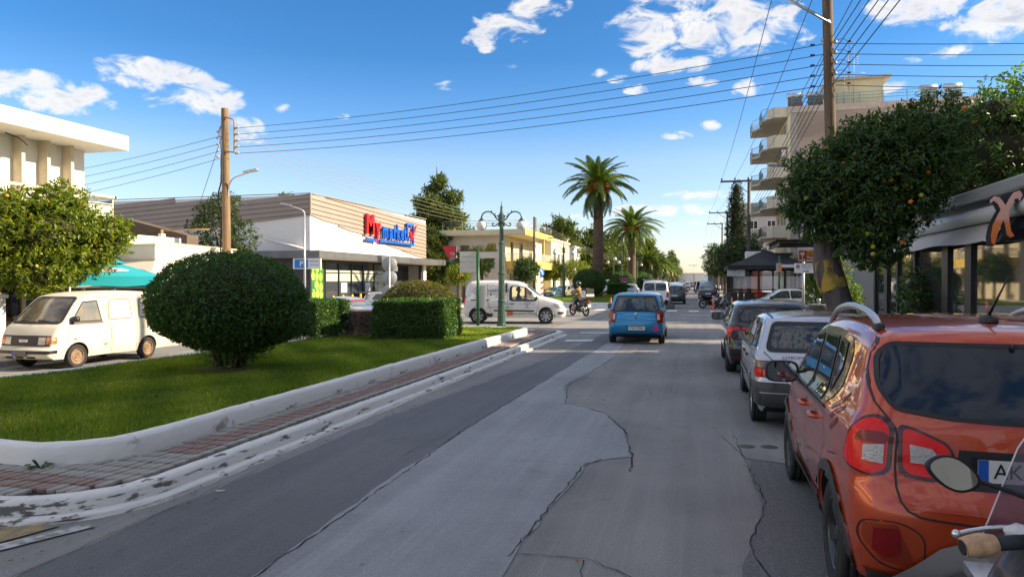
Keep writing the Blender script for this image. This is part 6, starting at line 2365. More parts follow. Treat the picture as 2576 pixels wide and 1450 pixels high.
# ---- 1. the orange red crossover in the foreground
def red_car():
 pm=mat('burnt_orange_paint',(.52,.062,.012),.30,.35,coat=1.0,spec=.6)
 pm.node_tree.nodes['Principled BSDF'].inputs['Coat Roughness'].default_value=.015
 prof=[(.10,.30,.10),(.03,.40,.16),(.0,.52,.20),(.0,.66,.20),(.05,.78,.17),(.085,.86,.14),(.10,.98,.13),(.12,1.10,.13),(.20,1.28,.14),(.30,1.46,.13),(.33,1.535,.10),(.48,1.575,.10),(.9,1.60,.11),(1.4,1.605,.11),(1.9,1.57,.11),(2.2,1.50,.10),(2.85,1.06,.07),(3.0,1.02,.08),(3.45,.96,.12),(3.60,.86,.2),(3.68,.7,.2),(3.70,.52,.2),(3.66,.36,.14),(3.6,.28,.08)]
 c=Car('red_crossover','burnt orange red compact crossover parked nearest the camera at the right kerb','car',3.70,1.70,prof,lambda y:1.06 if y<2.9 else 1.06-(y-2.9)*.15,(.635,3.07),Rw=.325,zb=.26,paint_m=pm,tumble=.27,grid=.05,tuck=.07,plan=(.045,.12),shoulder=.030,nose_b=.10,tail_b=.055,flare=.028,step=.04,crease=lambda y:.80,roof_b=.03)
 sur=[(2.62,1.045),(2.18,1.46),(1.9,1.51),(1.25,1.525),(.82,1.49),(.70,1.40),(.74,1.20),(1.02,1.02),(1.8,1.01)]
 c.patch('window_surround',sur,'LR',mat('gloss_pillar',(.03,.034,.04),.22,coat=.5),.004,.05,rnd=1)
 for nm,q in(('window',[(2.50,1.075),(2.16,1.415),(1.80,1.455),(1.72,1.06),(2.1,1.06)]),('window',[(1.64,1.06),(1.68,1.46),(1.22,1.47),(1.10,1.07)]),('window',[(1.03,1.12),(1.13,1.465),(.90,1.45),(.86,1.30)])):
  for d in 'LR':
   w_=c.patch('window',q,d,mat('side_glass',(.03,.035,.04),.015,spec=1.0,coat=1.0),.008,.05)
   c.strip('window_seal',q,.018,d,M_black,.010,True,.05,parent=w_)
 c.strip('belt_moulding',[(.95,1.035),(1.4,1.03),(2.0,1.025),(2.58,1.035)],.022,'LR',mat('satin_trim',(.10,.10,.105),.3,.6),.012)
 gapline(c,[(1.73,1.0),(1.74,.62),(1.80,.40),(1.9,.30)])
 gapline(c,[(.98,1.03),(.90,.85),(1.02,.62),(1.10,.42),(1.12,.30)])
 gapline(c,[(2.62,1.0),(2.66,.70),(2.63,.45),(2.60,.30)])
 gapline(c,[(.52,.83),(.72,.80),(.74,.62),(.66,.56),(.53,.58)],'L',.006)
 for y in(1.30,2.10-.28):
  for sg,d in((-1,'L'),(1,'R')):
   p=c.proj((y+.02,.915),d,.0)
   mb=MB()
   mb.tube([p+Vector((-sg*.02,-.09,0)),p+Vector((sg*.035,-.06,.004)),p+Vector((sg*.035,.05,.004)),p+Vector((-sg*.02,.09,0))],.017,8)
   mb.build('door_handle',pm,c.root)
   c.patch('handle_recess_shade',[(y-.07,.90),(y+.02,.89),(y+.06,.93),(y+.0,.965),(y-.06,.95)],d,mat('recess_shade',(.20,.02,.006),.3,coat=1),.003,.03,rnd=1)  # darker body colour stands for shade in the handle hollow
 for k in range(3):
  y0,z0=.50+k*.012,1.19-k*.075
  pts=[(y0,z0),(y0+.26-k*.035,z0-.115+k*.012)]
  c.strip('pillar_slot_shade',pts,.020,'LR',mat('slot_shadow',(.12,.012,.004),.4),.0035)  # slot shade painted as dark strips of the body colour
  c.strip('pillar_slot_edge',[(p[0]+.004,p[1]-.016)for p in pts],.008,'LR',pm,.008)
 for yc in c.wy:
  arc=[(yc+(c.Ra+.028)*math.cos(a),c.Rw+(c.Ra+.028)*math.sin(a))for a in np.linspace(-.18,math.pi+.18,20)]
  c.strip('arch_moulding',arc,.062,'LR',M_trim,.012,step=.05)
 c.strip('sill_moulding',[(1.04,.30),(1.85,.29),(2.66,.30)],.09,'LR',M_trim,.014)
 gl=[(-.60,1.505),(.60,1.505),(.66,1.44),(.675,1.28),(.61,1.175),(.35,1.14),(0,1.13),(-.35,1.14),(-.61,1.175),(-.675,1.28),(-.66,1.44)]
 rg=c.patch('rear_window',gl,'B',mat('rear_glass',(.014,.024,.040),.08,spec=.45,coat=.0),.006,.06,rnd=1)
 c.strip('window_seal',roundpoly(gl),.022,'B',M_black,.008,True,.05,parent=rg)
 dk=mat('dim_interior',(.035,.045,.055),.5)
 c.strip('wiper_arm',[(.02,1.13),(.30,1.17),(.50,1.22)],.016,'B',M_black,.02)
 ho=[(-.63,1.53),(-.70,1.42),(-.71,1.22),(-.645,1.13),(-.60,1.06),(-.62,.92),(-.62,.74),(-.56,.655),(-.4,.64),(0,.635),(.4,.64),(.56,.655),(.62,.74),(.62,.92),(.60,1.06),(.645,1.13),(.71,1.22),(.70,1.42),(.63,1.53)]
 c.strip('hatch_gap',chaikin(ho,1),.011,'B',M_black,.0035,step=.05)
 c.strip('hatch_crease',[(-.58,.70),(0,.69),(.58,.70)],.016,'B',pm,.012)
 c.patch('plate_recess',[(-.33,.99),(.33,.99),(.37,.80),(-.37,.80)],'B',M_black,.004,.06)
 c.plate('AKM-4170','B',.90)
 MB().tube([c.proj((-.03,1.50),'B',.0),c.proj((-.03,1.50),'B',.03)],.014,8).build('washer_nozzle',M_black,c.root)
 for sg in(1,-1):
  ang=-38*sg
  v,e1,e2=c._axes(ang)
  def U(x,y):
   return Vector((x,y,0)).dot(e1)
  rim_=mat('lamp_surround',(.05,.006,.008),.25,coat=.6)
  out=[(U(sg*.80,.24),1.05),(U(sg*.77,.16),1.125),(U(sg*.70,.12),1.145),(U(sg*.615,.10),1.10),(U(sg*.625,.09),.85),(U(sg*.72,.09),.82),(U(sg*.80,.2),.84),(U(sg*.825,.32),.88)]
  big=c.patch('tail_lamp',out,ang,rim_,.010,.03,rnd=1)
  cx=sum(p[0]for p in out)/8
  cz=sum(p[1]for p in out)/8
  ins=[(cx+(p[0]-cx)*.86,cz+(p[1]-cz)*.90)for p in out]
  c.patch('lens',ins,ang,M_redl,.016,.03,parent=big,rnd=1)
  a0,a1=U(sg*.655,.10),U(sg*.745,.14)
  c.patch('lens',[(U(sg*.64,.10),1.055),(U(sg*.76,.16),1.06),(U(sg*.78,.2),1.0),(U(sg*.64,.10),.995)],ang,M_redd,.019,.03,parent=big,rnd=1)
  c.patch('reverse_lens',[(a0,.995),(a1,.985),(a1,.905),(a0,.895)],ang,M_clear,.022,.02,parent=big,rnd=0)
  inn=[(sg*.60,1.105),(sg*.52,1.085),(sg*.38,1.02),(sg*.345,.955),(sg*.40,.86),(sg*.44,.825),(sg*.61,.84)]
  big=c.patch('tail_lamp',inn,'B',rim_,.010,.03,rnd=1)
  cx=sum(p[0]for p in inn)/7
  cz=sum(p[1]for p in inn)/7
  ins=[(cx+(p[0]-cx)*.86,cz+(p[1]-cz)*.86)for p in inn]
  c.patch('lens',ins,'B',M_redl,.016,.03,parent=big,rnd=1)
  c.patch('reverse_lens',[(sg*.555,1.005),(sg*.455,.988),(sg*.435,.965),(sg*.470,.920),(sg*.490,.910),(sg*.555,.913)],'B',M_clear,.022,.02,parent=big,rnd=0)
  pod=[(sg*.62,.62),(sg*.78,.60),(sg*.80,.50),(sg*.70,.37),(sg*.50,.335),(sg*.50,.56)]
  c.strip('bumper_crease',roundpoly(pod,.08),.007,'B',M_black,.003,True)
  c.patch('fog_recess_shade',[(sg*.625,.60),(sg*.77,.585),(sg*.775,.50),(sg*.69,.40),(sg*.53,.37)],'B',mat('pod_shadow',(.26,.03,.008),.45),.003,.04,rnd=0)  # flat patch, shade around the fog lamp put into darker paint
  c.patch('fog_lamp',[(sg*.62,.585),(sg*.73,.57),(sg*.735,.46),(sg*.68,.42),(sg*.61,.455)],'B',M_redd,.012,.03,rnd=0)
 sk=[(-.66,.28),(-.44,.51),(-.36,.545),(.36,.545),(.44,.51),(.66,.28)]
 c.patch('skid_panel',sk,'B',mat('silver_plastic',(.42,.42,.43),.4,.4),.018,.05)
 c.patch('skid_recess',[(-.50,.28),(-.33,.42),(.33,.42),(.50,.28)],'B',mat('grey_plastic',(.17,.17,.175),.5),.026,.05)
 c.patch('lower_valance',[(-.80,.33),(-.56,.31),(.56,.31),(.80,.33),(.78,.26),(-.78,.26)],'B',M_trim,.012,.05)
 for sg in(1,-1):
  mb=MB()
  pts=[]
  for y,dz in((.52,.0),(.62,.045),(.9,.075),(1.4,.085),(1.9,.07),(2.15,.035),(2.25,0)):
   h,nn,i,dd=c.bvh.ray_cast(Vector((sg*.60,y,5)),Vector((0,0,-1)))
   pts.append(h+Vector((0,0,dz+.005)))
  pts=[Vector(q)for q in chaikin([tuple(p)for p in pts],2)]
  mb.tube(pts,.021,8)
  mb.tube([p+Vector((0,0,.012))for p in pts[2:-2]],.017,8)
  mb.build('roof_rail',mat('rail_silver',(.55,.56,.58),.25,.9),c.root)
  for y in(.56,2.2):
   h,nn,i,dd=c.bvh.ray_cast(Vector((sg*.60,y,5)),Vector((0,0,-1)))
   MB().box(h.x-.025,h.x+.025,y-.05,y+.05,h.z-.01,h.z+.035,bev=.01).build('rail_foot',M_trim,c.root)
 mb=MB()
 h,nn,i,dd=c.bvh.ray_cast(Vector((-.02,.62,5)),Vector((0,0,-1)))
 mb.lathe([(.05,0),(.045,.02),(.02,.04),(0,.045)],12,Matrix.Translation(h)@Matrix.Diagonal((1,1.4,1,1)))
 mb.tube([h+Vector((0,0,.03)),h+Vector((0.04,-.16,.25))],[.009,.004],6)
 mb.build('aerial',M_black,c.root)
 c.window([(-.58,1.42),(.58,1.42),(.66,1.12),(-.66,1.12)],'F',M_carg,.03)
 for sg in(1,-1):
  c.patch('headlamp',[(sg*.45,.82),(sg*.76,.84),(sg*.76,.68),(sg*.45,.66)],'F',M_clear,.008)
 c.patch('grille',[(-.45,.8),(.45,.8),(.45,.62),(-.45,.62)],'F',M_black,.008)
 c.mirror(2.44,1.08,.80,1.15)
 for sg in(-1,):
  MB().ball((sg*.86,2.92,.93),.018,8,6,(1,1.6,1)).build('side_repeater',M_clear,c.root)
 c.wheels('five',mat('rim_gunmetal',(.07,.075,.085),.3,.7),Wt=.20,lod=0,track=1.49)
 return c
rc=red_car()
rc.place(1.615,3.98,R(-.8))
# ---- 2. silver hatchback
def silver_hatch():
 pm=mat('silver_blue_paint',(.50,.52,.58),.33,.65,coat=1.0)
 prof=[(.10,.30,.08),(.02,.36,.12),(.0,.48,.14),(.0,.585,.14),(.05,.605,.12),(.06,.72,.10),(.10,.90,.08),(.20,.96,.08),(.52,1.325,.09),(.66,1.37,.09),(1.2,1.40,.10),(1.8,1.39,.10),(2.25,1.33,.09),(2.95,.95,.06),(3.1,.93,.07),(3.85,.80,.12),(4.02,.68,.18),(4.07,.5,.18),(4.02,.3,.1),(3.95,.25,.06)]
 c=Car('silver_hatchback','pale silver older hatchback with dark grey bumper parked before the red car','car',4.07,1.69,prof,.92,(.73,3.27),Rw=.29,zb=.22,paint_m=pm,tumble=.34,grid=.07,plan=(.06,.13),shoulder=.02,step=.05,tail_b=.05,crease=lambda y:.66)
 c.window([(2.72,.955),(2.14,1.29),(1.95,1.30),(1.93,.96)],'LR',rim=.03)
 c.window([(1.87,.96),(1.89,1.305),(1.25,1.31),(1.10,.965)],'LR',rim=.03)
 c.window([(1.00,.98),(1.10,1.29),(.78,1.27),(.50,.99)],'LR',rim=.012,rim_m=M_trim,m=mat('light_quarter_glass',(.10,.12,.14),.05,spec=1,coat=1))
 rw=[(-.56,1.30),(.56,1.30),(.66,.985),(-.66,.985)]
 c.window(rw,'B',m=mat('see_through_glass',(.022,.034,.042),.04,spec=.8,coat=.5),rim=.045,rnd=1)
 gapline(c,[(1.90,.94),(1.86,.45),(1.8,.25)])
 gapline(c,[(1.05,.94),(1.0,.75),(1.12,.5),(1.12,.25)])
 gapline(c,[(2.76,.94),(2.80,.6),(2.78,.25)])
 c.strip('side_moulding',[(1.15,.56),(2.0,.55),(2.9,.54)],.055,'LR',mat('grey_moulding',(.22,.23,.25),.5),.010)
 for y in(1.35,2.05-.05):
  for sg,d in((-1,'L'),(1,'R')):
   p=c.proj((y,.82),d,.008)
   MB().box(p.x-.012,p.x+.012,y-.08,y+.08,.80,.835,bev=.006).build('door_handle',M_black,c.root)
 m_bp=mat('bumper_grey',(.055,.06,.066),.5)
 bb_=[(-.84,.60),(.84,.60),(.84,.31),(.6,.285),(-.6,.285),(-.84,.31)]
 c.patch('bumper',bb_,'B',m_bp,.022,.05)
 c.patch('bumper_side',[(-.02,.60),(.36,.60),(.37,.50),(.38,.30),(.02,.30)],'LR',m_bp,.02,.05)
 c.strip('bumper_line',[(-.82,.475),(.82,.475)],.014,'B',mat('bumper_line',(.35,.36,.38),.4),.026)
 c.strip('hatch_gap',[(-.70,.96),(-.60,.86),(-.58,.615)],.008,'B',M_black,.006)
 c.strip('hatch_gap',[(.70,.96),(.60,.86),(.58,.615)],.008,'B',M_black,.006)
 for sg in(1,-1):
  ang=-30*sg
  v,e1,e2=c._axes(ang)
  U=lambda x,y:Vector((x,y,0)).dot(e1)
  o1=c.patch('tail_lamp',[(U(sg*.80,.20),.86),(U(sg*.50,.07),.86),(U(sg*.50,.07),.655),(U(sg*.835,.20),.655)],ang,M_redd,.010,.04)
  c.patch('lens',[(U(sg*.82,.20),.755),(U(sg*.72,.09),.755),(U(sg*.72,.09),.665),(U(sg*.83,.20),.665)],ang,M_redl,.014,.03,parent=o1)
  c.patch('lens',[(U(sg*.70,.09),.755),(U(sg*.58,.08),.755),(U(sg*.58,.08),.665),(U(sg*.70,.09),.665)],ang,mat('bright_red_lamp',(.7,.03,.015),.15,coat=1),.014,.03,parent=o1)
  c.patch('lens',[(U(sg*.80,.20),.85),(U(sg*.56,.07),.85),(U(sg*.56,.07),.78),(U(sg*.81,.20),.78)],ang,mat('smoked_lamp',(.18,.12,.09),.12,coat=1),.014,.03,parent=o1)
 p=c.proj((-.36,.90),'B',.004)
 text('badge_lettering','CITROEN',.05,M_ink,c.root,tuple(p+Vector((0,-.004,0))),(R(80),0,0),sx=1.3)
 p=c.proj((-.02,.90),'B',.004)
 text('badge_lettering','Z X',.055,M_ink,c.root,tuple(p+Vector((0,-.004,0))),(R(80),0,0),sx=1.2)
 c.plate('','B',.70,mat('old_plate',(.36,.34,.28),.6))
 c.window([(-.56,1.30),(.56,1.30),(.66,1.0),(-.66,1.0)],'F',rim=.03)
 c.strip('roof_gutter',[(-.56,2.15),(-.58,1.2),(-.56,.62)],.022,'T',M_black,.006)
 c.strip('roof_gutter',[(.56,2.15),(.58,1.2),(.56,.62)],.022,'T',M_black,.006)
 c.mirror(2.58,.99,.76,1.0)
 c.wheels('cover',M_rim_s,lod=0,Wt=.19)
 return c
c=silver_hatch()
c.place(1.50,9.16,R(-.5))
# ---- 3. black hatchback
def black_hatch():
 pm=mat('black_blue_paint',(.010,.014,.022),.22,.3,coat=1.0,spec=.6)
 prof=[(.12,.30,.10),(.03,.38,.14),(.0,.5,.18),(.02,.64,.18),(.07,.78,.15),(.10,.95,.12),(.20,1.02,.12),(.50,1.34,.10),(.62,1.38,.08),(1.2,1.42,.11),(1.9,1.42,.11),(2.4,1.34,.10),(3.1,.99,.07),(3.3,.95,.09),(4.05,.82,.16),(4.22,.65,.22),(4.29,.5,.2),(4.24,.3,.1),(4.15,.24,.06)]
 c=Car('black_hatchback','glossy blue black hatchback, farthest of the three near parked cars, with bright red tail lamps','car',4.29,1.77,prof,.97,(.83,3.41),Rw=.315,zb=.21,paint_m=pm,tumble=.36,grid=.08,plan=(.06,.14),step=.06,flare=.01)
 c.window([(2.86,1.0),(2.34,1.29),(1.95,1.33),(1.92,.99)],'LR',rim=.03)
 c.window([(1.86,.99),(1.88,1.335),(1.2,1.34),(.82,1.20),(.80,1.03)],'LR',rim=.03)
 c.window([(-.52,1.315),(.52,1.315),(.66,1.05),(-.66,1.05)],'B',m=M_carg2,rim=.03)
 c.window([(-.56,1.31),(.56,1.31),(.68,1.04),(-.68,1.04)],'F',rim=.03)
 for sg in(1,-1):
  ang=-36*sg
  v,e1,e2=c._axes(ang)
  U=lambda x,y:Vector((x,y,0)).dot(e1)
  o1=c.patch('tail_lamp',[(U(sg*.86,.36),.93),(U(sg*.62,.10),.94),(U(sg*.60,.08),.78),(U(sg*.80,.12),.745),(U(sg*.87,.32),.78)],ang,M_redl,.010,.04)
  c.strip('lens_bar',[(U(sg*.85,.30),.86),(U(sg*.62,.10),.865)],.022,ang,mat('lit_lamp',(.9,.10,.06),.2,coat=1),.014,parent=o1)
  c.patch('tail_lamp',[(sg*.585,.94),(sg*.44,.92),(sg*.42,.84),(sg*.57,.785)],'B',M_redl,.010,.04)
  c.patch('reflector',[(sg*.78,.40),(sg*.55,.39),(sg*.55,.36),(sg*.78,.37)],'B',M_redd,.01)
  c.patch('headlamp',[(sg*.5,.72),(sg*.8,.76),(sg*.8,.64),(sg*.5,.6)],'F',M_clear,.008)
 c.plate('','B',.52)
 c.strip('hatch_gap',[(-.72,1.0),(-.59,.95),(-.59,.72),(-.45,.68),(.45,.68),(.59,.72),(.59,.95),(.72,1.0)],.008,'B',mat('gap',(.002,.002,.002),.9),.006)
 gapline(c,[(1.9,.97),(1.86,.45),(1.8,.25)])
 c.mirror(2.62,1.04,.82,1.15)
 c.wheels('ten',M_rim_d,lod=1,Wt=.21)
 return c
c=black_hatch()
c.place(1.42,14.3,R(0))
# ---- 4. small bright blue car driving away
def blue_car():
 pm=mat('bright_blue_paint',(.010,.25,.50),.28,.35,coat=1.0,spec=.6)
 prof=[(.12,.28,.08),(.03,.36,.12),(.0,.5,.16),(.01,.66,.17),(.06,.78,.14),(.08,.92,.12),(.12,1.02,.12),(.26,1.36,.11),(.34,1.43,.08),(.7,1.465,.11),(1.3,1.48,.12),(1.8,1.45,.11),(2.1,1.39,.10),(2.75,1.02,.07),(2.9,.97,.08),(3.35,.85,.14),(3.5,.7,.2),(3.56,.5,.2),(3.52,.3,.1),(3.45,.24,.06)]
 c=Car('blue_small_car','small bright blue hatchback driving away over the sunlit stripe, with a pink flower sticker','car',3.56,1.645,prof,.96,(.52,2.94),Rw=.285,zb=.20,paint_m=pm,tumble=.26,grid=.06,plan=(.03,.13),step=.05,tail_b=.06,flare=.008)
 gm=mat('blue_car_rear_glass',(.03,.045,.055),.05,spec=.8,coat=.4)
 rw=[(-.53,1.38),(.53,1.38),(.60,1.20),(.665,.985),(.52,.945),(.42,.955),(-.42,.955),(-.52,.945),(-.665,.985),(-.60,1.20)]
 c.window(rw,'B',m=gm,rim=.035,rnd=0)
 m_see=mat('seen_through',(.15,.19,.20),.06,spec=.6,coat=.3,col2=(.06,.08,.09),vscale=7)  # pale patches on opaque glass stand for daylight seen through the cabin
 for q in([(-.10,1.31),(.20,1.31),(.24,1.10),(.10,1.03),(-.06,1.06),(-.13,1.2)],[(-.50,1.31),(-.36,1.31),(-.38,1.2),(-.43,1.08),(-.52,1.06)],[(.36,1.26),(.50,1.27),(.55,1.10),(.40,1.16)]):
  c.patch('seat_gap_light',q,'B',m_see,.0055,.05,rnd=1)
 c.strip('wiper_arm',[(-.05,.985),(.36,.98)],.018,'B',M_black,.012)
 for sg in(1,-1):
  ang=-20*sg
  v,e1,e2=c._axes(ang)
  U=lambda x,y:Vector((x,y,0)).dot(e1)
  o1=c.patch('tail_lamp',[(U(sg*.66,.10),.985),(U(sg*.735,.14),1.00),(U(sg*.765,.18),.90),(U(sg*.775,.16),.625),(U(sg*.565,.06),.615),(U(sg*.565,.07),.91)],ang,M_redd,.008,.04)
  c.patch('lens',[(U(sg*.65,.10),.95),(U(sg*.73,.14),.96),(U(sg*.755,.18),.88),(U(sg*.765,.16),.64),(U(sg*.69,.10),.635),(U(sg*.68,.10),.70)],ang,mat('crimson_lamp',(.32,.012,.008),.12,coat=1),.012,.03,parent=o1)
  c.patch('lens',[(U(sg*.655,.09),.88),(U(sg*.585,.07),.88),(U(sg*.585,.07),.71),(U(sg*.655,.09),.72)],ang,mat('pale_lamp',(.60,.52,.42),.15,coat=1),.014,.03,parent=o1)
 c.strip('hatch_gap',[(-.56,.94),(-.555,.64),(-.50,.605),(.50,.605),(.555,.64),(.56,.94)],.007,'B',M_black,.004)
 c.strip('panel_gap',[(-.5,.70),(.5,.70)],.004,'B',mat('gap',(.002,.002,.002),.9),.004)
 c.strip('bumper_crease',[(-.78,.34),(-.4,.355),(.4,.355),(.78,.34)],.012,'B',pm,.01)
 c.patch('bumper_lower',[(-.56,.30),(.56,.30),(.60,.22),(-.60,.22)],'B',mat('navy_shadow_plastic',(.012,.03,.06),.5),.008)
 c.patch('plate_recess',[(-.36,.555),(.33,.555),(.34,.385),(-.37,.385)],'B',pm,.004)
 c.plate('YTN 9081','B',.465)
 p=c.proj((0,.865),'B',.006)
 bd=MB().lathe([(0,.012),(.038,.010),(.044,.0)],18,Matrix.Rotation(R(90),4,'X')).build('round_badge',M_chrome,c.root,tuple(p))
 MB().prism([(-.02,-.012),(.0,.024),(.024,.012),(.008,-.02)],'y',-.016,-.012).build('badge_mark',mat('badge_green',(.02,.10,.14),.4),bd)
 p=c.proj((0,.76),'B',.005)
 MB().ball(tuple(p),.024,10,6,(1,.4,1.2)).build('hatch_button',M_black,c.root)
 p=c.proj((-.42,.665),'B',.004)
 text('badge_lettering','CITIGO',.042,M_chrome,c.root,tuple(p),(R(90),0,0),sx=1.3)
 mb=MB()
 p=c.proj((.57,.455),'B',.006)
 pts=[]
 for i in range(42):
  a=2*math.pi*i/42
  r_=.078*(1+.26*math.cos(6*a))
  pts.append((r_*math.cos(a),r_*math.sin(a)))
 M=Matrix.Translation(p)@Matrix.Rotation(R(9),4,'Z')@Matrix.Rotation(R(-4),4,'X')
 mb.prism(pts,'y',-.012,-.005,M)
 fs=mb.build('flower_sticker',mat('pink_sticker',(.65,.03,.25),.5),c.root)
 MB().prism([(.016*math.cos(a),.016*math.sin(a))for a in np.linspace(0,6.28,9)[:-1]],'y',-.016,-.012,M).build('sticker_centre',mat('violet',(.16,.03,.2),.5),fs)
 c.window([(2.58,1.0),(2.04,1.34),(1.75,1.37),(1.72,.99)],'LR',rim=.03,m=mat('side_glass2',(.10,.10,.09),.05,coat=1))
 c.window([(1.66,.99),(1.69,1.375),(1.0,1.38),(.62,1.25),(.60,1.08)],'LR',rim=.03,m=mat('side_glass2',()))
 gapline(c,[(1.69,.97),(1.62,.5),(1.55,.25)])
 c.window([(-.56,1.33),(.56,1.33),(.64,1.08),(-.64,1.08)],'F',rim=.03)
 h,nn,i,dd=c.bvh.ray_cast(Vector((0,.62,5)),Vector((0,0,-1)))
 MB().tube([h,h+Vector((0,-.03,.21))],[.008,.004],5).build('aerial',M_black,c.root)
 c.mirror(2.36,1.02,.77,1.15)
 c.wheels('multi',M_rim_s,lod=1,Wt=.18)
 return c
c=blue_car()
c.place(-1.72,20.72,R(1.0))
# ---- 5. white people carrier ahead
def white_mpv(label,x,y,txt='',name='white_minivan',col='mpv_white',rz=0.0,rack=True):
 pm=mat(col,(.74,.72,.73),.35,.0,coat=.8)if col=='mpv_white' else MATS[col]
 prof=[(.10,.30,.08),(.02,.38,.12),(.0,.5,.14),(.02,.62,.14),(.05,.8,.12),(.07,1.02,.12),(.12,1.35,.12),(.20,1.70,.13),(.32,1.79,.10),(1.0,1.81,.13),(2.2,1.80,.13),(2.6,1.72,.12),(3.3,1.18,.08),(3.5,1.12,.10),(4.15,.95,.16),(4.33,.75,.22),(4.38,.5,.2),(4.32,.28,.1)]
 c=Car(name,label,'minivan',4.38,1.81,prof,1.06,(.75,3.48),Rw=.315,zb=.24,paint_m=pm,tumble=.16,grid=.10,plan=(.03,.14),step=.08,tail_b=.05)
 c.window([(-.62,1.64),(-.06,1.64),(-.05,1.20),(-.60,1.20),(-.68,1.3),(-.68,1.52)],'B',m=mat('mpv_glass',(.03,.05,.065),.05,coat=.6),rim=.03)
 c.window([(.62,1.64),(.06,1.64),(.05,1.20),(.60,1.20),(.68,1.3),(.68,1.52)],'B',m=mat('mpv_glass',()),rim=.03)
 c.strip('door_gap',[(0,1.75),(0,.62)],.012,'B',M_black,.006)
 c.patch('bumper',[(-.90,.56),(-.62,.62),(-.60,.50),(.60,.50),(.62,.62),(.90,.56),(.88,.27),(-.88,.27)],'B',M_black,.016,.08)
 for sg in(1,-1):
  c.patch('tail_lamp',[(sg*.86,1.16),(sg*.78,1.16),(sg*.70,1.0),(sg*.71,.76),(sg*.85,.76)],'B',mat('faded_lamp',(.42,.03,.03),.2,coat=1),.012,.05)
 p=c.proj((-.18,1.04),'B',.01)
 MB().box(-.08,.08,-.02,0,-.02,.02,bev=.005).build('door_handle',M_black,c.root,tuple(p))
 c.plate(txt,'B',.68 if txt else .4)
 if rack:
  mb=MB()
  for y_ in(.35,1.3,2.2):
   mb.box(-.78,.78,y_,y_+.06,1.86,1.91)
   for sg in(-1,1):
    mb.box(sg*.72-.03,sg*.72+.03,y_,y_+.06,1.74,1.87)
  for sg in(-1,1):
   mb.box(sg*.78-.03,sg*.78+.03,.25,2.35,1.87,1.93)
  mb.build('roof_rack',mat('rack_alu',(.30,.31,.32),.4,.6),c.root)
 for q in([(3.05,1.12),(2.55,1.58),(2.1,1.62),(2.1,1.10)],[(2.02,1.10),(2.02,1.63),(1.1,1.63),(1.05,1.10)],[(.95,1.12),(.98,1.6),(.45,1.56),(.4,1.15)]):
  c.window(q,'LR',rim=.02)
 c.mirror(2.85,1.15,.86,1.2)
 c.wheels('cover',M_rim_s,lod=1)
 c.place(x,y,rz)
 return c
white_mpv('white minivan with a roof rack driving away ahead of the small blue car',-2.62,46.0)
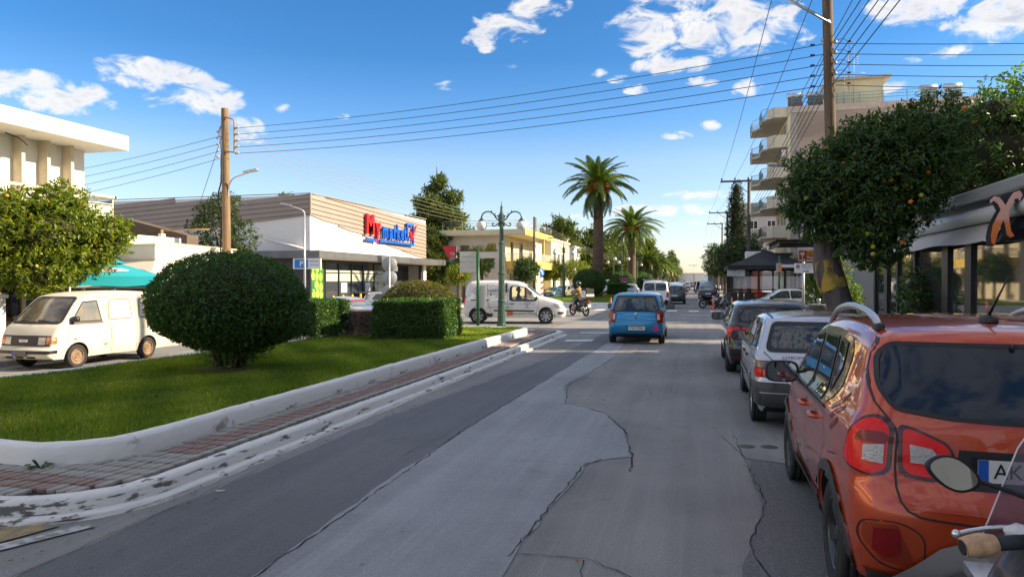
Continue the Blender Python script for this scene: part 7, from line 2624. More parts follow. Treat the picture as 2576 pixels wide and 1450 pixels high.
# ---- 6. white panel van crossing, with florist lettering
def florist_van():
 pm=mat('van_white',(.76,.75,.74),.38,.0,coat=.8)
 prof=[(.10,.32,.08),(.02,.40,.10),(.0,.55,.12),(.02,.85,.12),(.05,1.1,.12),(.10,1.45,.14),(.22,1.74,.13),(.4,1.80,.12),(1.2,1.83,.14),(2.2,1.80,.13),(2.55,1.70,.12),(3.15,1.22,.08),(3.38,1.12,.10),(4.0,.98,.15),(4.22,.82,.22),(4.32,.55,.22),(4.28,.32,.12),(4.2,.26,.08)]
 c=Car('florist_van','white panel van with florist lettering crossing the junction behind the lamp post','van',4.32,1.83,prof,1.02,(.62,3.50),Rw=.33,zb=.26,paint_m=pm,tumble=.17,grid=.08,plan=(.03,.12),step=.06,nose_b=.1,crease=lambda y:.62,holes=[[(3.16,1.08),(2.66,1.54),(2.05,1.60),(1.98,1.50),(1.96,1.04),(2.05,.98),(3.08,.98)]])
 cabin(c,.62,2.25)
 MB().box(-.82,.82,1.80,1.86,.5,1.72).build('bulkhead',mat('cabin_dark',()),c.root)
 c.window([(3.16,1.08),(2.66,1.54),(2.05,1.60),(1.98,1.50),(1.96,1.04),(2.05,.98),(3.08,.98)],'LR',rim=.035,m=mat('van_cab_glass',(.05,.085,.11),.03,coat=1,alpha=.35))
 for q in([(1.80,1.60),(1.16,1.60),(1.08,1.50),(1.08,1.08),(1.20,.98),(1.80,.98)],[(.96,1.55),(.30,1.52),(.26,1.1),(.34,1.02),(.93,1.02)]):
  c.strip('panel_press_line',roundpoly(q,.08),.012,'LR',mat('press_line',(.42,.43,.45),.5),.005,True)
 gapline(c,[(1.89,1.72),(1.89,.34)],'LR',.012)
 gapline(c,[(1.02,1.68),(1.02,1.0),(1.16,.6),(1.22,.34)],'LR',.012)
 gapline(c,[(3.20,1.10),(3.18,.75),(3.05,.34)],'LR',.010)
 c.strip('sliding_rail',[(.32,1.01),(1.10,1.01)],.045,'LR',M_black,.010)
 c.strip('side_moulding',[(1.30,.57),(2.2,.56),(3.0,.545)],.06,'LR',M_trim,.014)
 c.patch('arch_cladding',[(.98,.47),(1.28,.42),(1.22,.30),(1.02,.29)],'LR',M_trim,.012)
 for y in(1.72,2.08):
  for d in 'LR':
   p=c.proj((y,.85),d,.012)
   MB().box(p.x-.012,p.x+.012,y-.11,y+.09,.835,.865,bev=.005).build('door_handle',M_black,c.root)
 for d,sg in(('L',-1),('R',1)):
  c.patch('headlamp',[(3.78,.90),(4.12,.80),(4.20,.68),(4.0,.70),(3.85,.78)],d,M_clear,.012,.04)
  c.patch('bumper_corner',[(3.98,.50),(4.28,.52),(4.25,.42),(4.02,.41)],d,M_trim,.014,.05)
 c.patch('grille',[(-.45,.86),(.45,.86),(.38,.66),(-.38,.66)],'F',M_trim,.01)
 c.window([(-.62,1.60),(.62,1.60),(.72,1.22),(-.72,1.22)],'F',rim=.03)
 c.plate('','F',.48)
 for sg in(1,-1):
  c.patch('headlamp',[(sg*.52,.86),(sg*.84,.90),(sg*.84,.70),(sg*.52,.68)],'F',M_clear,.01,.05)
  c.patch('tail_lamp',[(sg*.86,1.2),(sg*.76,1.2),(sg*.76,.8),(sg*.86,.8)],'B',M_redl,.012)
 c.mirror(2.98,1.20,.87,1.35,col=pm)
 ink=mat('van_ink',(.10,.10,.11),.5)
 inkg=mat('van_ink_grey',(.12,.12,.13),.5)
 x=c.W/2-.005
 def T(s_,size,y,z,m_=ink,sx=1.0,dx=.012):
  p=c.proj((y,z),'R',.006)
  text('lettering',s_,size,m_,c.root,(p.x+dx,y,z),(R(90),0,R(90)),sx=sx)
 T('VERNIKOU',.17,1.48,1.40,inkg,1.1,.02)
 T('● 27310 26201',.11,1.48,1.24,ink,1.0,.01)
 T('Σπάρτη',.08,1.48,1.15,inkg)
 T('Πλατεία Αγ. Νίκωνος',.08,1.48,1.08,inkg)
 T('Ταιριάζει με κάθε στιγμή & Κόσμο',.075,1.5,.70,ink)
 T('www.spartan flower .gr',.14,2.65,.44,ink,1.0)
 T('2310',.06,2.45,.84,inkg)
 T('2025',.06,2.98,.84,inkg)
 for k,s_ in enumerate(['Στολισμοί','εκδηλώσεων','Βάπτιση','Γαμοί','Γη κήπου']):
  T(s_,.095,.62,1.48-k*.095,ink)
 mb=MB()
 def F(p,q,r_=.006):
  mb.tube([c.proj(p,'R',.012),c.proj(((p[0]+q[0])/2+.01,(p[1]+q[1])/2),'R',.012),c.proj(q,'R',.012)],r_,4)
 F((2.72,.66),(2.72,.90));F((2.72,.74),(2.62,.84));F((2.72,.78),(2.82,.86));F((2.70,.68),(2.60,.70));F((2.72,.70),(2.82,.66))
 for(y,z)in((2.72,.94),(2.61,.86),(2.83,.88)):
  pts=[c.proj((y+.035*math.cos(a),z+.04*math.sin(a)),'R',.012)for a in np.linspace(0,6.28,10)]
  mb.tube(pts,.006,4)
 mb.build('flower_drawing',inkg,c.root)
 p=c.proj((1.98,.45),'R',.004)
 MB().box(p.x,p.x+.01,1.86,2.10,.36,.54).build('orange_square',mat('orange_print',(.70,.16,.02),.5),c.root)
 c.wheels('cover',M_rim_s,lod=1,Wt=.2)
 return c
c=florist_van()
VX,VY,VR=-9.80,29.45,R(-90+12)
c.place(VX,VY,VR)
# ---- 7. old cream van at the left
def cream_van():
 pm=mat('cream_van_paint',(.74,.68,.55),.55,.0,col2=(.66,.59,.46),vscale=1.2,coat=.25)
 prof=[(.06,.30,.06),(.0,.38,.08),(.0,.6,.08),(.02,.95,.08),(.05,1.3,.10),(.14,1.72,.10),(.26,1.84,.10),(1.2,1.90,.12),(2.4,1.90,.12),(2.95,1.86,.11),(3.25,1.76,.10),(3.82,1.13,.06),(3.95,1.08,.07),(4.08,.86,.10),(4.12,.70,.10),(4.14,.55,.10),(4.24,.53,.12),(4.26,.42,.12),(4.20,.32,.08),(4.1,.28,.05)]
 c=Car('cream_van','old cream white van with rusty wheels parked facing the camera before the orange tree','van',4.26,1.74,prof,1.12,(1.05,3.42),Rw=.30,zb=.26,paint_m=pm,tumble=.13,grid=.09,plan=(.02,.05),shoulder=.012,step=.07,nose_b=.05)
 c.root['label']='old cream white van with rusty steel wheels parked facing the camera below the orange tree'
 ws=[(-.60,1.74),(-.52,1.77),(.52,1.77),(.60,1.74),(.73,1.19),(.70,1.16),(-.70,1.16),(-.73,1.19)]
 c.window(ws,'F',rnd=0,m=mat('dusty_glass',(.13,.11,.075),.12,coat=.7,col2=(.05,.045,.03),vscale=2.2),rim=.06)
 c.strip('wiper_arm',[(-.62,1.15),(-.30,1.20),(-.05,1.22)],.03,'F',M_black,.02)
 c.strip('wiper_arm',[(-.06,1.15),(.25,1.19),(.52,1.21)],.03,'F',M_black,.02)
 c.patch('grille_surround',[(-.74,.86),(.74,.86),(.74,.60),(-.74,.60)],'F',M_trim,.008)
 c.patch('grille',[(-.40,.82),(.40,.82),(.40,.64),(-.40,.64)],'F',mat('grille_slats',(.07,.06,.06),.6),.014)
 for k in range(4):
  c.strip('grille_slat',[(-.40,.66+k*.045),(.40,.66+k*.045)],.008,'F',M_black,.02)
 p=c.proj((0,.73),'F',.02)
 MB().box(-.13,.13,-.004,.01,-.03,.03).build('badge_plate',M_steel,c.root,tuple(p),(0,0,0))
 text('badge_lettering','KIA BESTA',.035,M_ink,c.root,tuple(p+Vector((0,.012,0))),(R(90),0,R(180)),sx=1.1)
 for sg in(1,-1):
  c.patch('headlamp',[(sg*.42,.82),(sg*.62,.82),(sg*.62,.64),(sg*.42,.64)],'F',M_clear,.016)
  c.patch('indicator',[(sg*.64,.83),(sg*.74,.83),(sg*.74,.65),(sg*.64,.65)],'F',M_amber,.014)
 c.patch('indicator',[(4.02,.83),(4.10,.80),(4.12,.66),(4.02,.66)],'LR',M_amber,.008)
 c.patch('bumper_rubber',[(-.80,.50),(.80,.50),(.80,.42),(-.80,.42)],'F',M_black,.012)
 c.strip('bumper_rubber',[(4.0,.465),(4.24,.465)],.08,'LR',M_black,.012)
 for x0 in(-.42,-.08,.26):
  c.patch('air_slot',[(x0,.35),(x0+.26,.35),(x0+.24,.30),(x0+.02,.30)],'F',M_black,.006)
 h=c.plate('','F',.43,mat('grimy_plate',(.17,.15,.14),.7),.42)
 c.window([(3.58,1.17),(3.20,1.66),(2.76,1.68),(2.66,1.16)],'LR',rim=.035,rnd=0,m=mat('cab_glass',(.14,.16,.18),.06,coat=1,col2=(.30,.26,.18),vscale=1.6))
 c.strip('belt_moulding',[(2.62,1.12),(3.66,1.13)],.05,'LR',mat('brown_trim',(.16,.11,.09),.6),.010)
 for(a,b)in((1.62,2.42),(.32,1.38)):
  q=[(b,1.18),(b-.06,1.70),(a+.03,1.71),(a,1.18)]
  c.strip('blind_frame_shade',roundpoly(q,.08),.032,'LR',mat('press_shadow',(.22,.19,.14),.7),.006,True)  # shade along the pressed edge drawn as a dark outline
  c.patch('blind_window',[(b-.05,1.21),(b-.09,1.67),(a+.06,1.68),(a+.04,1.21)],'LR',pm,.012,.08,rnd=2)
 gl=mat('van_gap',(.25,.21,.15),.8)
 for pts in([(2.54,1.72),(2.52,1.14),(2.40,1.06),(2.38,.62),(2.50,.58),(2.68,.58)],[(2.46,1.76),(2.44,1.1),(2.36,.9),(2.34,.32)],[(1.50,1.74),(1.48,.32)],[(3.66,1.12),(3.72,.9),(3.74,.32)],[(1.5,1.77),(3.2,1.77)]):
  c.strip('panel_gap',pts,.014,'LR',gl,.005)
 c.strip('side_crease',[(.1,.90),(3.7,.90)],.010,'LR',mat('van_crease',(.62,.56,.43),.6),.004)
 for(y,z)in((2.52,.98),(2.28,1.0)):
  for d in 'LR':
   p=c.proj((y,z),d,.006)
   MB().box(p.x-.012,p.x+.012,y-.045,y+.045,z-.055,z+.055,bev=.008).build('door_handle',pm if y>2.4 else M_rail,c.root)
 for(y,z)in((3.50,.74),(2.56,.54)):
  c.patch('side_marker',[(y-.05,z-.02),(y+.05,z-.02),(y+.05,z+.02),(y-.05,z+.02)],'LR',M_amber,.008)
 c.strip('roof_gutter',[(.2,1.80),(2.9,1.80),(3.22,1.70)],.018,'LR',pm,.016)
 c.mirror(3.56,1.24,.78,.95)
 c.wheels('steel',mat('rusty_rim',(.20,.11,.06),.8,.2,col2=(.32,.24,.16),vscale=12),lod=1,Wt=.17)
 for sg in(1,-1):
  MB().box(sg*.66-.09,sg*.66+.09,3.06,3.08,.12,.42).build('mud_flap',M_rubber,c.root)
 return c
c=cream_van()
c.place(-16.02,18.0,R(180),-.37)
# ---- generic smaller cars
def sedan_prof(L=4.2,H=1.40,hood=.92,tail=.98):
 return[(.10,.28,.08),(.02,.38,.12),(.0,.55,.15),(.02,.75,.14),(.06,tail-.06,.10),(.15,tail,.10),(.62,tail+.02,.08),(1.15,H-.08,.10),(1.5,H-.01,.10),(2.1,H,.10),(2.45,H-.06,.09),(3.05/4.2*L,hood+.04,.07),(3.25/4.2*L,hood,.08),(L-.28,hood-.16,.14),(L-.08,hood-.30,.2),(L,.48,.18),(L-.06,.28,.08)]
def hatch_prof(L=3.9,H=1.45,hood=.94):
 return[(.10,.28,.08),(.02,.38,.12),(.0,.55,.15),(.02,.75,.14),(.08,.95,.12),(.30,H-.12,.11),(.45,H-.04,.09),(1.0,H,.11),(1.7,H,.11),(2.2,H-.08,.10),(2.9/3.9*L,hood+.04,.07),(3.1/3.9*L,hood,.08),(L-.25,hood-.14,.14),(L-.06,hood-.30,.2),(L,.48,.18),(L-.06,.26,.08)]
def small_car(name,label,kind,col,x,y,rz,L=4.1,Wd=1.70,H=1.42,tail_side='B',cat='car',lamps=True,group=None,glass=None,metal=.3,extra=None,grid=.12,openw=False):
 pm=paint('paint_'+'_'.join('%02d'%int(c_*99)for c_ in col),col,metal)
 g=glass or M_carg
 if kind=='sedan':
  k=L/4.2
  hl=[[(2.85*k,.98),(2.35,H-.11),(2.0,H-.08),(1.95,.98)],[(1.88,.98),(1.92,H-.08),(1.5,H-.09),(1.0,1.01)]]if openw else[]
  c=Car(name,label,cat,L,Wd,sedan_prof(L,H),.95,(.80,L-.85),Rw=.30,zb=.22,paint_m=pm,tumble=.34,grid=grid,plan=(.06,.13),step=.09,group=group,holes=hl)
  c.window([(2.85*k,.98),(2.35,H-.11),(2.0,H-.08),(1.95,.98)],'LR',g,rim=.03)
  c.window([(1.88,.98),(1.92,H-.08),(1.5,H-.09),(1.0,1.01)],'LR',g,rim=.03)
  c.window([(-.50,H-.09),(.50,H-.09),(.60,1.02),(-.60,1.02)],'B',g,rim=.03)
 elif kind=='suv':
  prof=hatch_prof(L,H,1.05)
  c=Car(name,label,cat,L,Wd,prof,1.05,(.80,L-.85),Rw=.34,zb=.30,paint_m=pm,tumble=.22,grid=grid,plan=(.04,.12),step=.09,group=group)
  c.window([(2.75,1.08),(2.25,H-.12),(1.85,H-.1),(1.8,1.08)],'LR',g,rim=.03)
  c.window([(1.72,1.08),(1.76,H-.1),(.75,H-.12),(.60,1.10)],'LR',g,rim=.03)
  c.window([(-.56,H-.12),(.56,H-.12),(.66,1.12),(-.66,1.12)],'B',g,rim=.03)
 else:
  c=Car(name,label,cat,L,Wd,hatch_prof(L,H),.95,(.70,L-.80),Rw=.295,zb=.21,paint_m=pm,tumble=.30,grid=grid,plan=(.05,.13),step=.09,group=group)
  c.window([(2.72,.98),(2.15,H-.13),(1.85,H-.09),(1.8,.98)],'LR',g,rim=.03)
  c.window([(1.72,.98),(1.76,H-.09),(.80,H-.12),(.55,1.02)],'LR',g,rim=.03)
  c.window([(-.54,H-.12),(.54,H-.12),(.64,1.02),(-.64,1.02)],'B',g,rim=.03)
 c.window([(-.54,H-.14),(.54,H-.14),(.66,1.02),(-.66,1.02)],'F',g,rim=.03)
 for sg in(1,-1):
  c.patch('tail_lamp',[(sg*.80,.90),(sg*.52,.90),(sg*.52,.76),(sg*.80,.74)],'B',M_redd,.012,.08)
  c.patch('headlamp',[(sg*.46,.72),(sg*.78,.76),(sg*.78,.62),(sg*.46,.60)],'F',M_clear,.012,.08)
 c.patch('headlamp',[(L-.38,.74),(L-.14,.68),(L-.12,.60),(L-.30,.62)],'LR',M_clear,.01)
 c.patch('grille',[(-.36,.70),(.36,.70),(.32,.60),(-.32,.60)],'F',M_black,.012)
 c.patch('bumper',[(-.78,.40),(.78,.40),(.76,.28),(-.76,.28)],'B',M_trim,.01)
 c.patch('bumper',[(-.78,.42),(.78,.42),(.76,.28),(-.76,.28)],'F',M_trim,.01)
 c.plate('','B',.66)
 c.plate('','F',.46)
 gapline(c,[(1.83,.95),(1.8,.3)],'LR',.012)
 c.mirror(L*.66,1.0,Wd/2-.04,1.0)
 c.wheels('multi',M_rim_s,lod=2)
 c.place(x,y,rz)
 if x<-12:
  c.root.location.z=-.36
 if extra:
  extra(c)
 return c
small_car('white_saloon','white saloon emerging from the side street behind the black hatchback, driver inside','sedan',(.72,.70,.68),6.25,37.2,R(90),4.25,1.70,1.42,glass=mat('saloon_glass',(.02,.025,.03),.04,alpha=.42,coat=1),grid=.09,openw=True,extra=lambda c:cabin(c,.35,2.05))
def dash(c):
 c.patch('sunstrip',[(-.46,1.25),(.46,1.25),(.48,1.20),(-.48,1.20)],'F',mat('red_strip',(.40,.03,.04),.5),.012)
small_car('silver_saloon','silver saloon facing right before the supermarket bollards, red strip on its windscreen','sedan',(.46,.50,.56),-18.2,31.7,R(-90-20),4.3,1.70,1.40,metal=.5,extra=dash,glass=mat('light_screen',(.12,.17,.19),.06,coat=1),grid=.09)
small_car('grey_hatchback','grey car mostly hidden behind the red tipped bush before the shop','hatch',(.30,.32,.34),-20.5,41.0,R(-60),4.0,1.7,1.45)
small_car('teal_saloon','teal green saloon facing the camera beyond the blue arrow sign','sedan',(.02,.14,.15),-17.1,88.5,R(174),4.2,1.68,1.38,metal=.3)
small_car('olive_estate','pale olive hatchback parked behind the teal saloon','hatch',(.42,.42,.22),-17.5,96.5,R(177),4.2,1.7,1.5)
small_car('silver_suv','silver off roader parked third behind the teal saloon','suv',(.42,.45,.46),-17.0,104.0,R(178),4.3,1.75,1.68)
small_car('silver_estate','silver hatchback with tall red tail lamp parked across the far island','hatch',(.52,.56,.60),-6.1,78.2,R(90),4.4,1.75,1.46,metal=.5)
small_car('white_hatchback','white hatchback with dark roof facing right between the far palms','hatch',(.66,.68,.70),-10.6,85.0,R(-90),4.2,1.75,1.50)
small_car('white_pickup','white van seen between the first clipped ball and the tall palm trunk','suv',(.72,.71,.68),-11.0,104,R(100),4.4,1.8,1.9,cat='van')
small_car('beige_suv','beige grey off roader behind the narrow hedge of the far island','suv',(.22,.20,.15),-5.6,95.0,R(90),4.4,1.8,1.75)
small_car('yellow_hatchback','small yellow car behind the palm row between the lamp posts','hatch',(.55,.45,.05),-11.5,118.0,R(95),3.8,1.65,1.48)
small_car('dark_green_hatchback','dark green hatchback just ahead of and right of the white minivan','hatch',(.03,.06,.06),-1.75,56.0,0,4.0,1.70,1.46)
for k,(y,col,lab)in enumerate([(66,(.35,.36,.38),'grey'),(76,(.55,.56,.58),'pale silver'),(88,(.06,.07,.08),'black')]):
 small_car('queued_car','%s car in the moving queue ahead of the white minivan'%lab,'hatch',col,-2.1,y,0,4.0,1.7,1.47,group='cars queued in the left lane',grid=.2)
small_car('navy_saloon','dark navy saloon parked at the right kerb beyond the two motorcycles','sedan',(.012,.018,.035),.88,64.5,0,4.3,1.70,1.42)
small_car('blue_estate','light blue estate parked just ahead of the navy saloon','suv',(.14,.30,.36),.92,72.0,0,4.4,1.72,1.58)
small_car('teal_van','pale blue small van parked second ahead of the navy saloon','suv',(.25,.42,.48),.95,81.0,0,4.4,1.75,1.72)
def tailgate(c):
 op=c.patch('boot_opening',[(-.62,1.56),(.62,1.56),(.70,.78),(-.70,.78)],'B',M_under,.01,.1)
 MB().box(-.70,.70,-.85,.25,1.72,1.80,bev=.03).build('tailgate',MATS['mpv_white'],c.root)
 MB().box(-.58,.58,-.70,.0,1.70,1.72).build('tailgate_glass',M_carg,c.root)
small_car('white_suv','white off roader with its tailgate raised open at the right kerb','suv',(.70,.69,.68),.55,104.0,0,4.4,1.8,1.75,extra=tailgate)
small_car('dark_parked_car','dark car parked beyond the white off roader with the open tailgate','suv',(.03,.03,.035),.3,114.0,0,4.4,1.8,1.72)
for k,(x,y,col,rz,lab)in enumerate([(-2.3,150,(.40,.42,.42),180,'grey green oncoming car far down the road'),(-4.0+3.0,175,(.25,.12,.08),180,'small brownish car at the far end of the road'),(.7,128,(.35,.4,.42),0,'silver car parked beyond the dark one on the right'),(.8,140,(.6,.6,.6),0,'pale car parked last in the right kerb row')]):
 small_car('distant_car',lab,'hatch',col,x,y,R(rz),4.2,1.75,1.5,grid=.25,group='far cars on the road')
for k,(y,col)in enumerate([(100,(.6,.6,.62)),(108,(.3,.32,.34)),(117,(.62,.60,.58)),(126,(.1,.1,.12))]):
 small_car('distant_car','%s car parked along the far island in line with the palms'%['white','mid grey','cream white','blackish'][k],'hatch',col,-3.6,y,0,4.1,1.72,1.48,grid=.25,group='far cars on the road')
# ------------------------------------------------------------ poles, lamps, wires, signs
M_green=mat('lamp_green',(.050,.105,.075),.42,.35,coat=.3,var=.15,vscale=9)
M_green_s=mat('sign_green',(.02,.12,.05),.4,.2,coat=.3)
M_globe=mat('opal_globe',(.72,.70,.66),.25,spec=.5,coat=.4)
def ornate_lamp(label,loc,rz=0.0,proto=[None]):
 if proto[0]is not None:
  o=copy_tree(proto[0],label=label)
  o.location=loc
  o.rotation_euler=(0,0,rz)
  return o
 t=thing('ornate_street_lamp',label,'street lamp',loc,rz,'ornate green street lamps')
 proto[0]=t
 prof=[(.0,0),(.19,0),(.19,.10),(.165,.14),(.15,.5),(.135,.95),(.155,.99),(.155,1.04),(.125,1.08),(.115,2.05),(.135,2.09),(.135,2.15),(.105,2.19),(.095,3.25),(.115,3.28),(.115,3.33),(.085,3.37),(.075,4.05),(.10,4.09),(.12,4.15),(.12,4.42),(.09,4.48),(.06,4.52),(.045,4.70),(.055,4.73),(.02,4.80),(.008,4.95),(0,4.97)]
 n=32
 mb=MB()
 vs,fs=[],[]
 for(r_,z)in prof:
  for j in range(n):
   a=2*math.pi*j/n
   rr_=r_*(1-.05*(j%2))
   vs.append((rr_*math.cos(a),rr_*math.sin(a),z))
 for i in range(len(prof)-1):
  for j in range(n):
   fs.append([i*n+j,i*n+(j+1)%n,(i+1)*n+(j+1)%n,(i+1)*n+j])
 mb.add(vs,fs,False)
 mb.build('post',M_green,t)
 for sg in(1,-1):
  mb=MB()
  arc=[(sg*.10,0,4.22),(sg*.22,0,4.30),(sg*.30,0,4.46),(sg*.44,0,4.56),(sg*.62,0,4.56),(sg*.74,0,4.48),(sg*.79,0,4.36),(sg*.79,0,4.28)]
  mb.tube(chaikin(arc,2),.026,8)
  sc=[(sg*.10,0,4.12),(sg*.20,0,4.02),(sg*.32,0,3.98),(sg*.38,0,4.05),(sg*.34,0,4.12),(sg*.29,0,4.08)]
  mb.tube(chaikin(sc,2),.022,7)
  sc=[(sg*.12,0,4.40),(sg*.20,0,4.36),(sg*.27,0,4.42),(sg*.24,0,4.50)]
  mb.tube(chaikin(sc,2),.016,6)
  mb.box(sg*.40-.02,sg*.40+.02,-.02,.02,4.50,4.60)
  a=mb.build('arm',M_green,t)
  mb=MB()
  mb.lathe([(0,.16),(.03,.15),(.05,.08),(.11,.03),(.13,-.03),(.12,-.03)],16,Matrix.Translation((sg*.79,0,4.20)))
  mb.build('lamp_cap',M_green,a)
  mb=MB()
  mb.lathe([(0,-.40),(.10,-.385),(.175,-.32),(.21,-.22),(.20,-.12),(.16,-.05),(.12,-.02)],20,Matrix.Translation((sg*.79,0,4.20)))
  mb.build('globe',M_globe,a)
 mb=MB()
 mb.prism([(-.14,3.98),(.14,3.98),(.10,4.2),(.15,4.4),(.0,4.5),(-.15,4.4),(-.10,4.2)],'y',-.05,.05)
 mb.build('crest',M_green,t)
 return t
ornate_lamp('nearest ornate green lamp post with two white globes, on the sunlit island tip',(-7.52,27.1,.0),R(14))
for k,(x,y,l)in enumerate([(-11.5,62.1,'second ornate lamp post, left of the delivery rider'),(-8.5,82.5,'ornate lamp between the two tallest palms, bearing a poster'),(-11.2,98.0,'ornate lamp just right of the tall palm trunk'),(-9.4,115.0,'ornate lamp right of the second tallest palm'),(-11.2,132.0,'ornate lamp behind the second tallest palm'),(-9.0,165.0,'farthest ornate lamp among the small palms')]):
 ornate_lamp(l,(x,y,.28),R(14+k*5))
ps_=thing('event_poster','dark red event poster board tied to the ornate lamp between the palms','poster',(-8.1,81.8,1.2),R(10))
MB().box(-.42,.42,-.02,.02,0,1.15).build('board',mat('poster_maroon',(.20,.03,.07),.5,col2=(.35,.12,.25),vscale=2.5),ps_)
MB().box(-.42,.42,-.03,-.021,.98,1.15).build('heading',M_black,ps_)
MB().box(-.22,.22,-.03,-.021,.08,.5).build('figure_print',mat('poster_pale',(.6,.5,.6),.5,var=.3,vscale=8),ps_)
def wire(name,a,b,sag,r=.012,parent=None,label=None,cat='cable',group=None,n=22,m=None):
 a,b=Vector(a),Vector(b)
 pts=[]
 for i in range(n+1):
  t=i/n
  p=a.lerp(b,t)
  p.z-=sag*4*t*(1-t)
  pts.append(p)
 o=MB().tube(pts,r,5,caps=False).build(name,m or M_wire,parent,fix=False)
 if label:
  tag(o,label,cat,group)
 return o
def insulator(mb,p,d=(1,0,0),n=3):
 p,d=Vector(p),Vector(d)
 for k in range(n):
  q=d.to_track_quat('Z','Y').to_matrix().to_4x4()
  mb.lathe([(.0,-.02),(.045,-.012),(.045,.012),(.0,.02)],8,Matrix.Translation(p+d*(k*.055))@q)
LP=(-20.1,27.1)
t=thing('wooden_power_pole','tall brown wooden power pole at the left with side bracket and lamp arm','power pole',(*LP,-.16))
t.scale=(1.15,1.15,1.15)
trunk_mesh([(0,0,0),(0,0,4),(-.05,0,8.3)],[.17,.155,.135],12,.03,7).build('pole',M_wood,t,fix=False)
mb=MB()
mb.tube([(.05,-.1,7.95),(.40,-.1,7.85),(.44,-.1,7.7),(.44,-.1,6.72),(.40,-.1,6.6),(.05,-.1,6.65)],.03,6)
mb.tube([(-.05,.1,7.9),(-.35,.1,7.6),(-.40,.1,7.3),(-.1,.1,7.2)],.025,6)
mb.build('bracket',mat('rusty_metal',()),t)
LWZ0=[7.62,7.38,7.14,6.90,6.66]
LWZ=[z*1.15-.28 for z in LWZ0]
mb=MB()
m_po=mat('porcelain',(.45,.40,.34),.25,coat=.5,var=.4,vscale=9)
for z in LWZ0:
 mb=MB()
 insulator(mb,(.48,-.1,z-.1),(.96,-.2,0),4)
 mb.build('insulator',m_po,t)
 mb=MB()
 insulator(mb,(-.42,.1,z-.16),(-.96,.2,0),2)
 mb.build('insulator',m_po,t)
mb=MB()
mb.tube(chaikin([(.12,-.05,4.9),(.14,-.05,5.35),(.35,-.1,5.62),(.8,-.15,5.72),(1.05,-.2,5.78)],2),.028,7)
la=mb.build('lamp_arm',M_galv,t)
MB().box(-.30,.30,-.10,.10,-.035,.045,Matrix.Translation((1.22,-.2,5.84))@Matrix.Rotation(R(-8),4,'Y'),bev=.02).build('lamp_head',M_galv,la)
mb=MB()
mb.tube(chaikin([(-.12,0,7.0),(-.2,-.05,6.4),(-.17,-.02,5.6),(-.34,-.06,5.0),(-.30,-.05,4.6),(-.18,-.05,4.2),(-.24,-.05,3.2),(-.17,-.03,1.2)],2),.028,6)
mb.tube(chaikin([(-.14,0,7.9),(-.3,0,7.4),(-.2,0,6.6),(-.25,0,5.6)],2),.012,5)
mb.build('cable_run',M_wire,t)
wire('stay_wire',(LP[0]-.1,LP[1],8.5),(LP[0]-2.6,LP[1]+1.2,4.7),.02,.012,None,'thin stay wire falling from the left wooden pole to the pear tree','cable')
RP=(3.5,21.0)
t=thing('wooden_power_pole','tall dark wooden power pole at the right, rising out of the big orange tree','power pole',(*RP,.1))
trunk_mesh([(.12,.0,0),(.02,0,5),(-.13,0,10.6)],[.16,.145,.125],12,.03,9).build('pole',mat('dark_weathered_wood',(.20,.14,.09),.85,col2=(.075,.055,.04),vscale=2.2,stretch=(6,6,.35),bump=.6,bscale=6),t,fix=False)
RWZ=[8.30,8.02,7.74,7.46,7.17]
mb=MB()
mb.box(-.26,-.14,-.06,.0,8.18,8.22)
mb.box(-.26,-.14,-.06,.0,8.27,8.31)
mb.tube([(-.05,-.12,8.75),(-1.5,-.1,9.75)],.03,6)
mb.tube([(-.05,-.2,8.68),(-1.5,-.18,9.68)],.03,6)
mb.tube([(-.9,-.15,9.35),(-.78,-.15,9.45),(-.78,-.15,9.33)],.015,4)
mb.build('bracket',M_galv,t)
for z in RWZ[:-1]:
 mb=MB()
 insulator(mb,(.07,-.12,z-.12),(.4,-.9,0),2)
 mb.build('insulator',MATS['porcelain'],t)
for z in RWZ:
 mb=MB()
 mb.box(-.52,-.47,.0,.05,z-.125,z-.075)
 mb.box(-.46,-.41,.0,.05,z-.125,z-.075)
 mb.box(.42,.50,.0,.04,z-.10,z-.06)
 mb.build('wire_clamps',M_black,t)
mb=MB()
for k,z in enumerate(RWZ):
 mb.tube(chaikin([(.02,-.12,z-.12),(.25,-.1,z-.0),(.44,-.05,z-.12),(.46,0,z-.3)],2),.007,4)
mb.build('jumper_wires',M_wire,t)
la=MB().tube(chaikin([(-.12,-.1,4.62),(-.5,-.2,4.72),(-.95,-.3,4.78)],1),.025,6).build('lamp_arm',mat('rusty_metal',()),t)
mb=MB()
mb.box(-.42,.12,-.09,.09,-.03,.05,Matrix.Translation((-1.25,-.38,4.86))@Matrix.Rotation(R(4),4,'Y')@Matrix.Rotation(R(12),4,'Z'),bev=.02)
mb.build('lamp_head',M_galv,la)
for k in range(5):
 wire('street_cable',(LP[0]+.5,LP[1]-.1,LWZ[k]),(RP[0]-.15,RP[1],RWZ[k]),.28,.011,None,'%s of five wires strung across the street between the wooden poles'%['topmost','second from the top','middle','fourth from the top','lowest'][k],'cable','wires across the street')
 wire('side_street_cable',(RP[0]+.0,RP[1],RWZ[k]),(26,27.0,RWZ[k]+1.1-.1*k),.35,.011,None,'%s of the wires leaving the right pole towards the right edge'%['topmost','second','middle','fourth','lowest'][k],'cable','wires leaving the right pole')
for k in range(4):
 wire('side_street_cable',(LP[0]-.4,LP[1]+.1,LWZ[k+1]-.05*k),(-52,35.0,LWZ[k]-.7-.35*k),.6,.011,None,'%s of the wires running left behind the white house'%['topmost','second','third','lowest'][k],'cable','wires behind the white house')
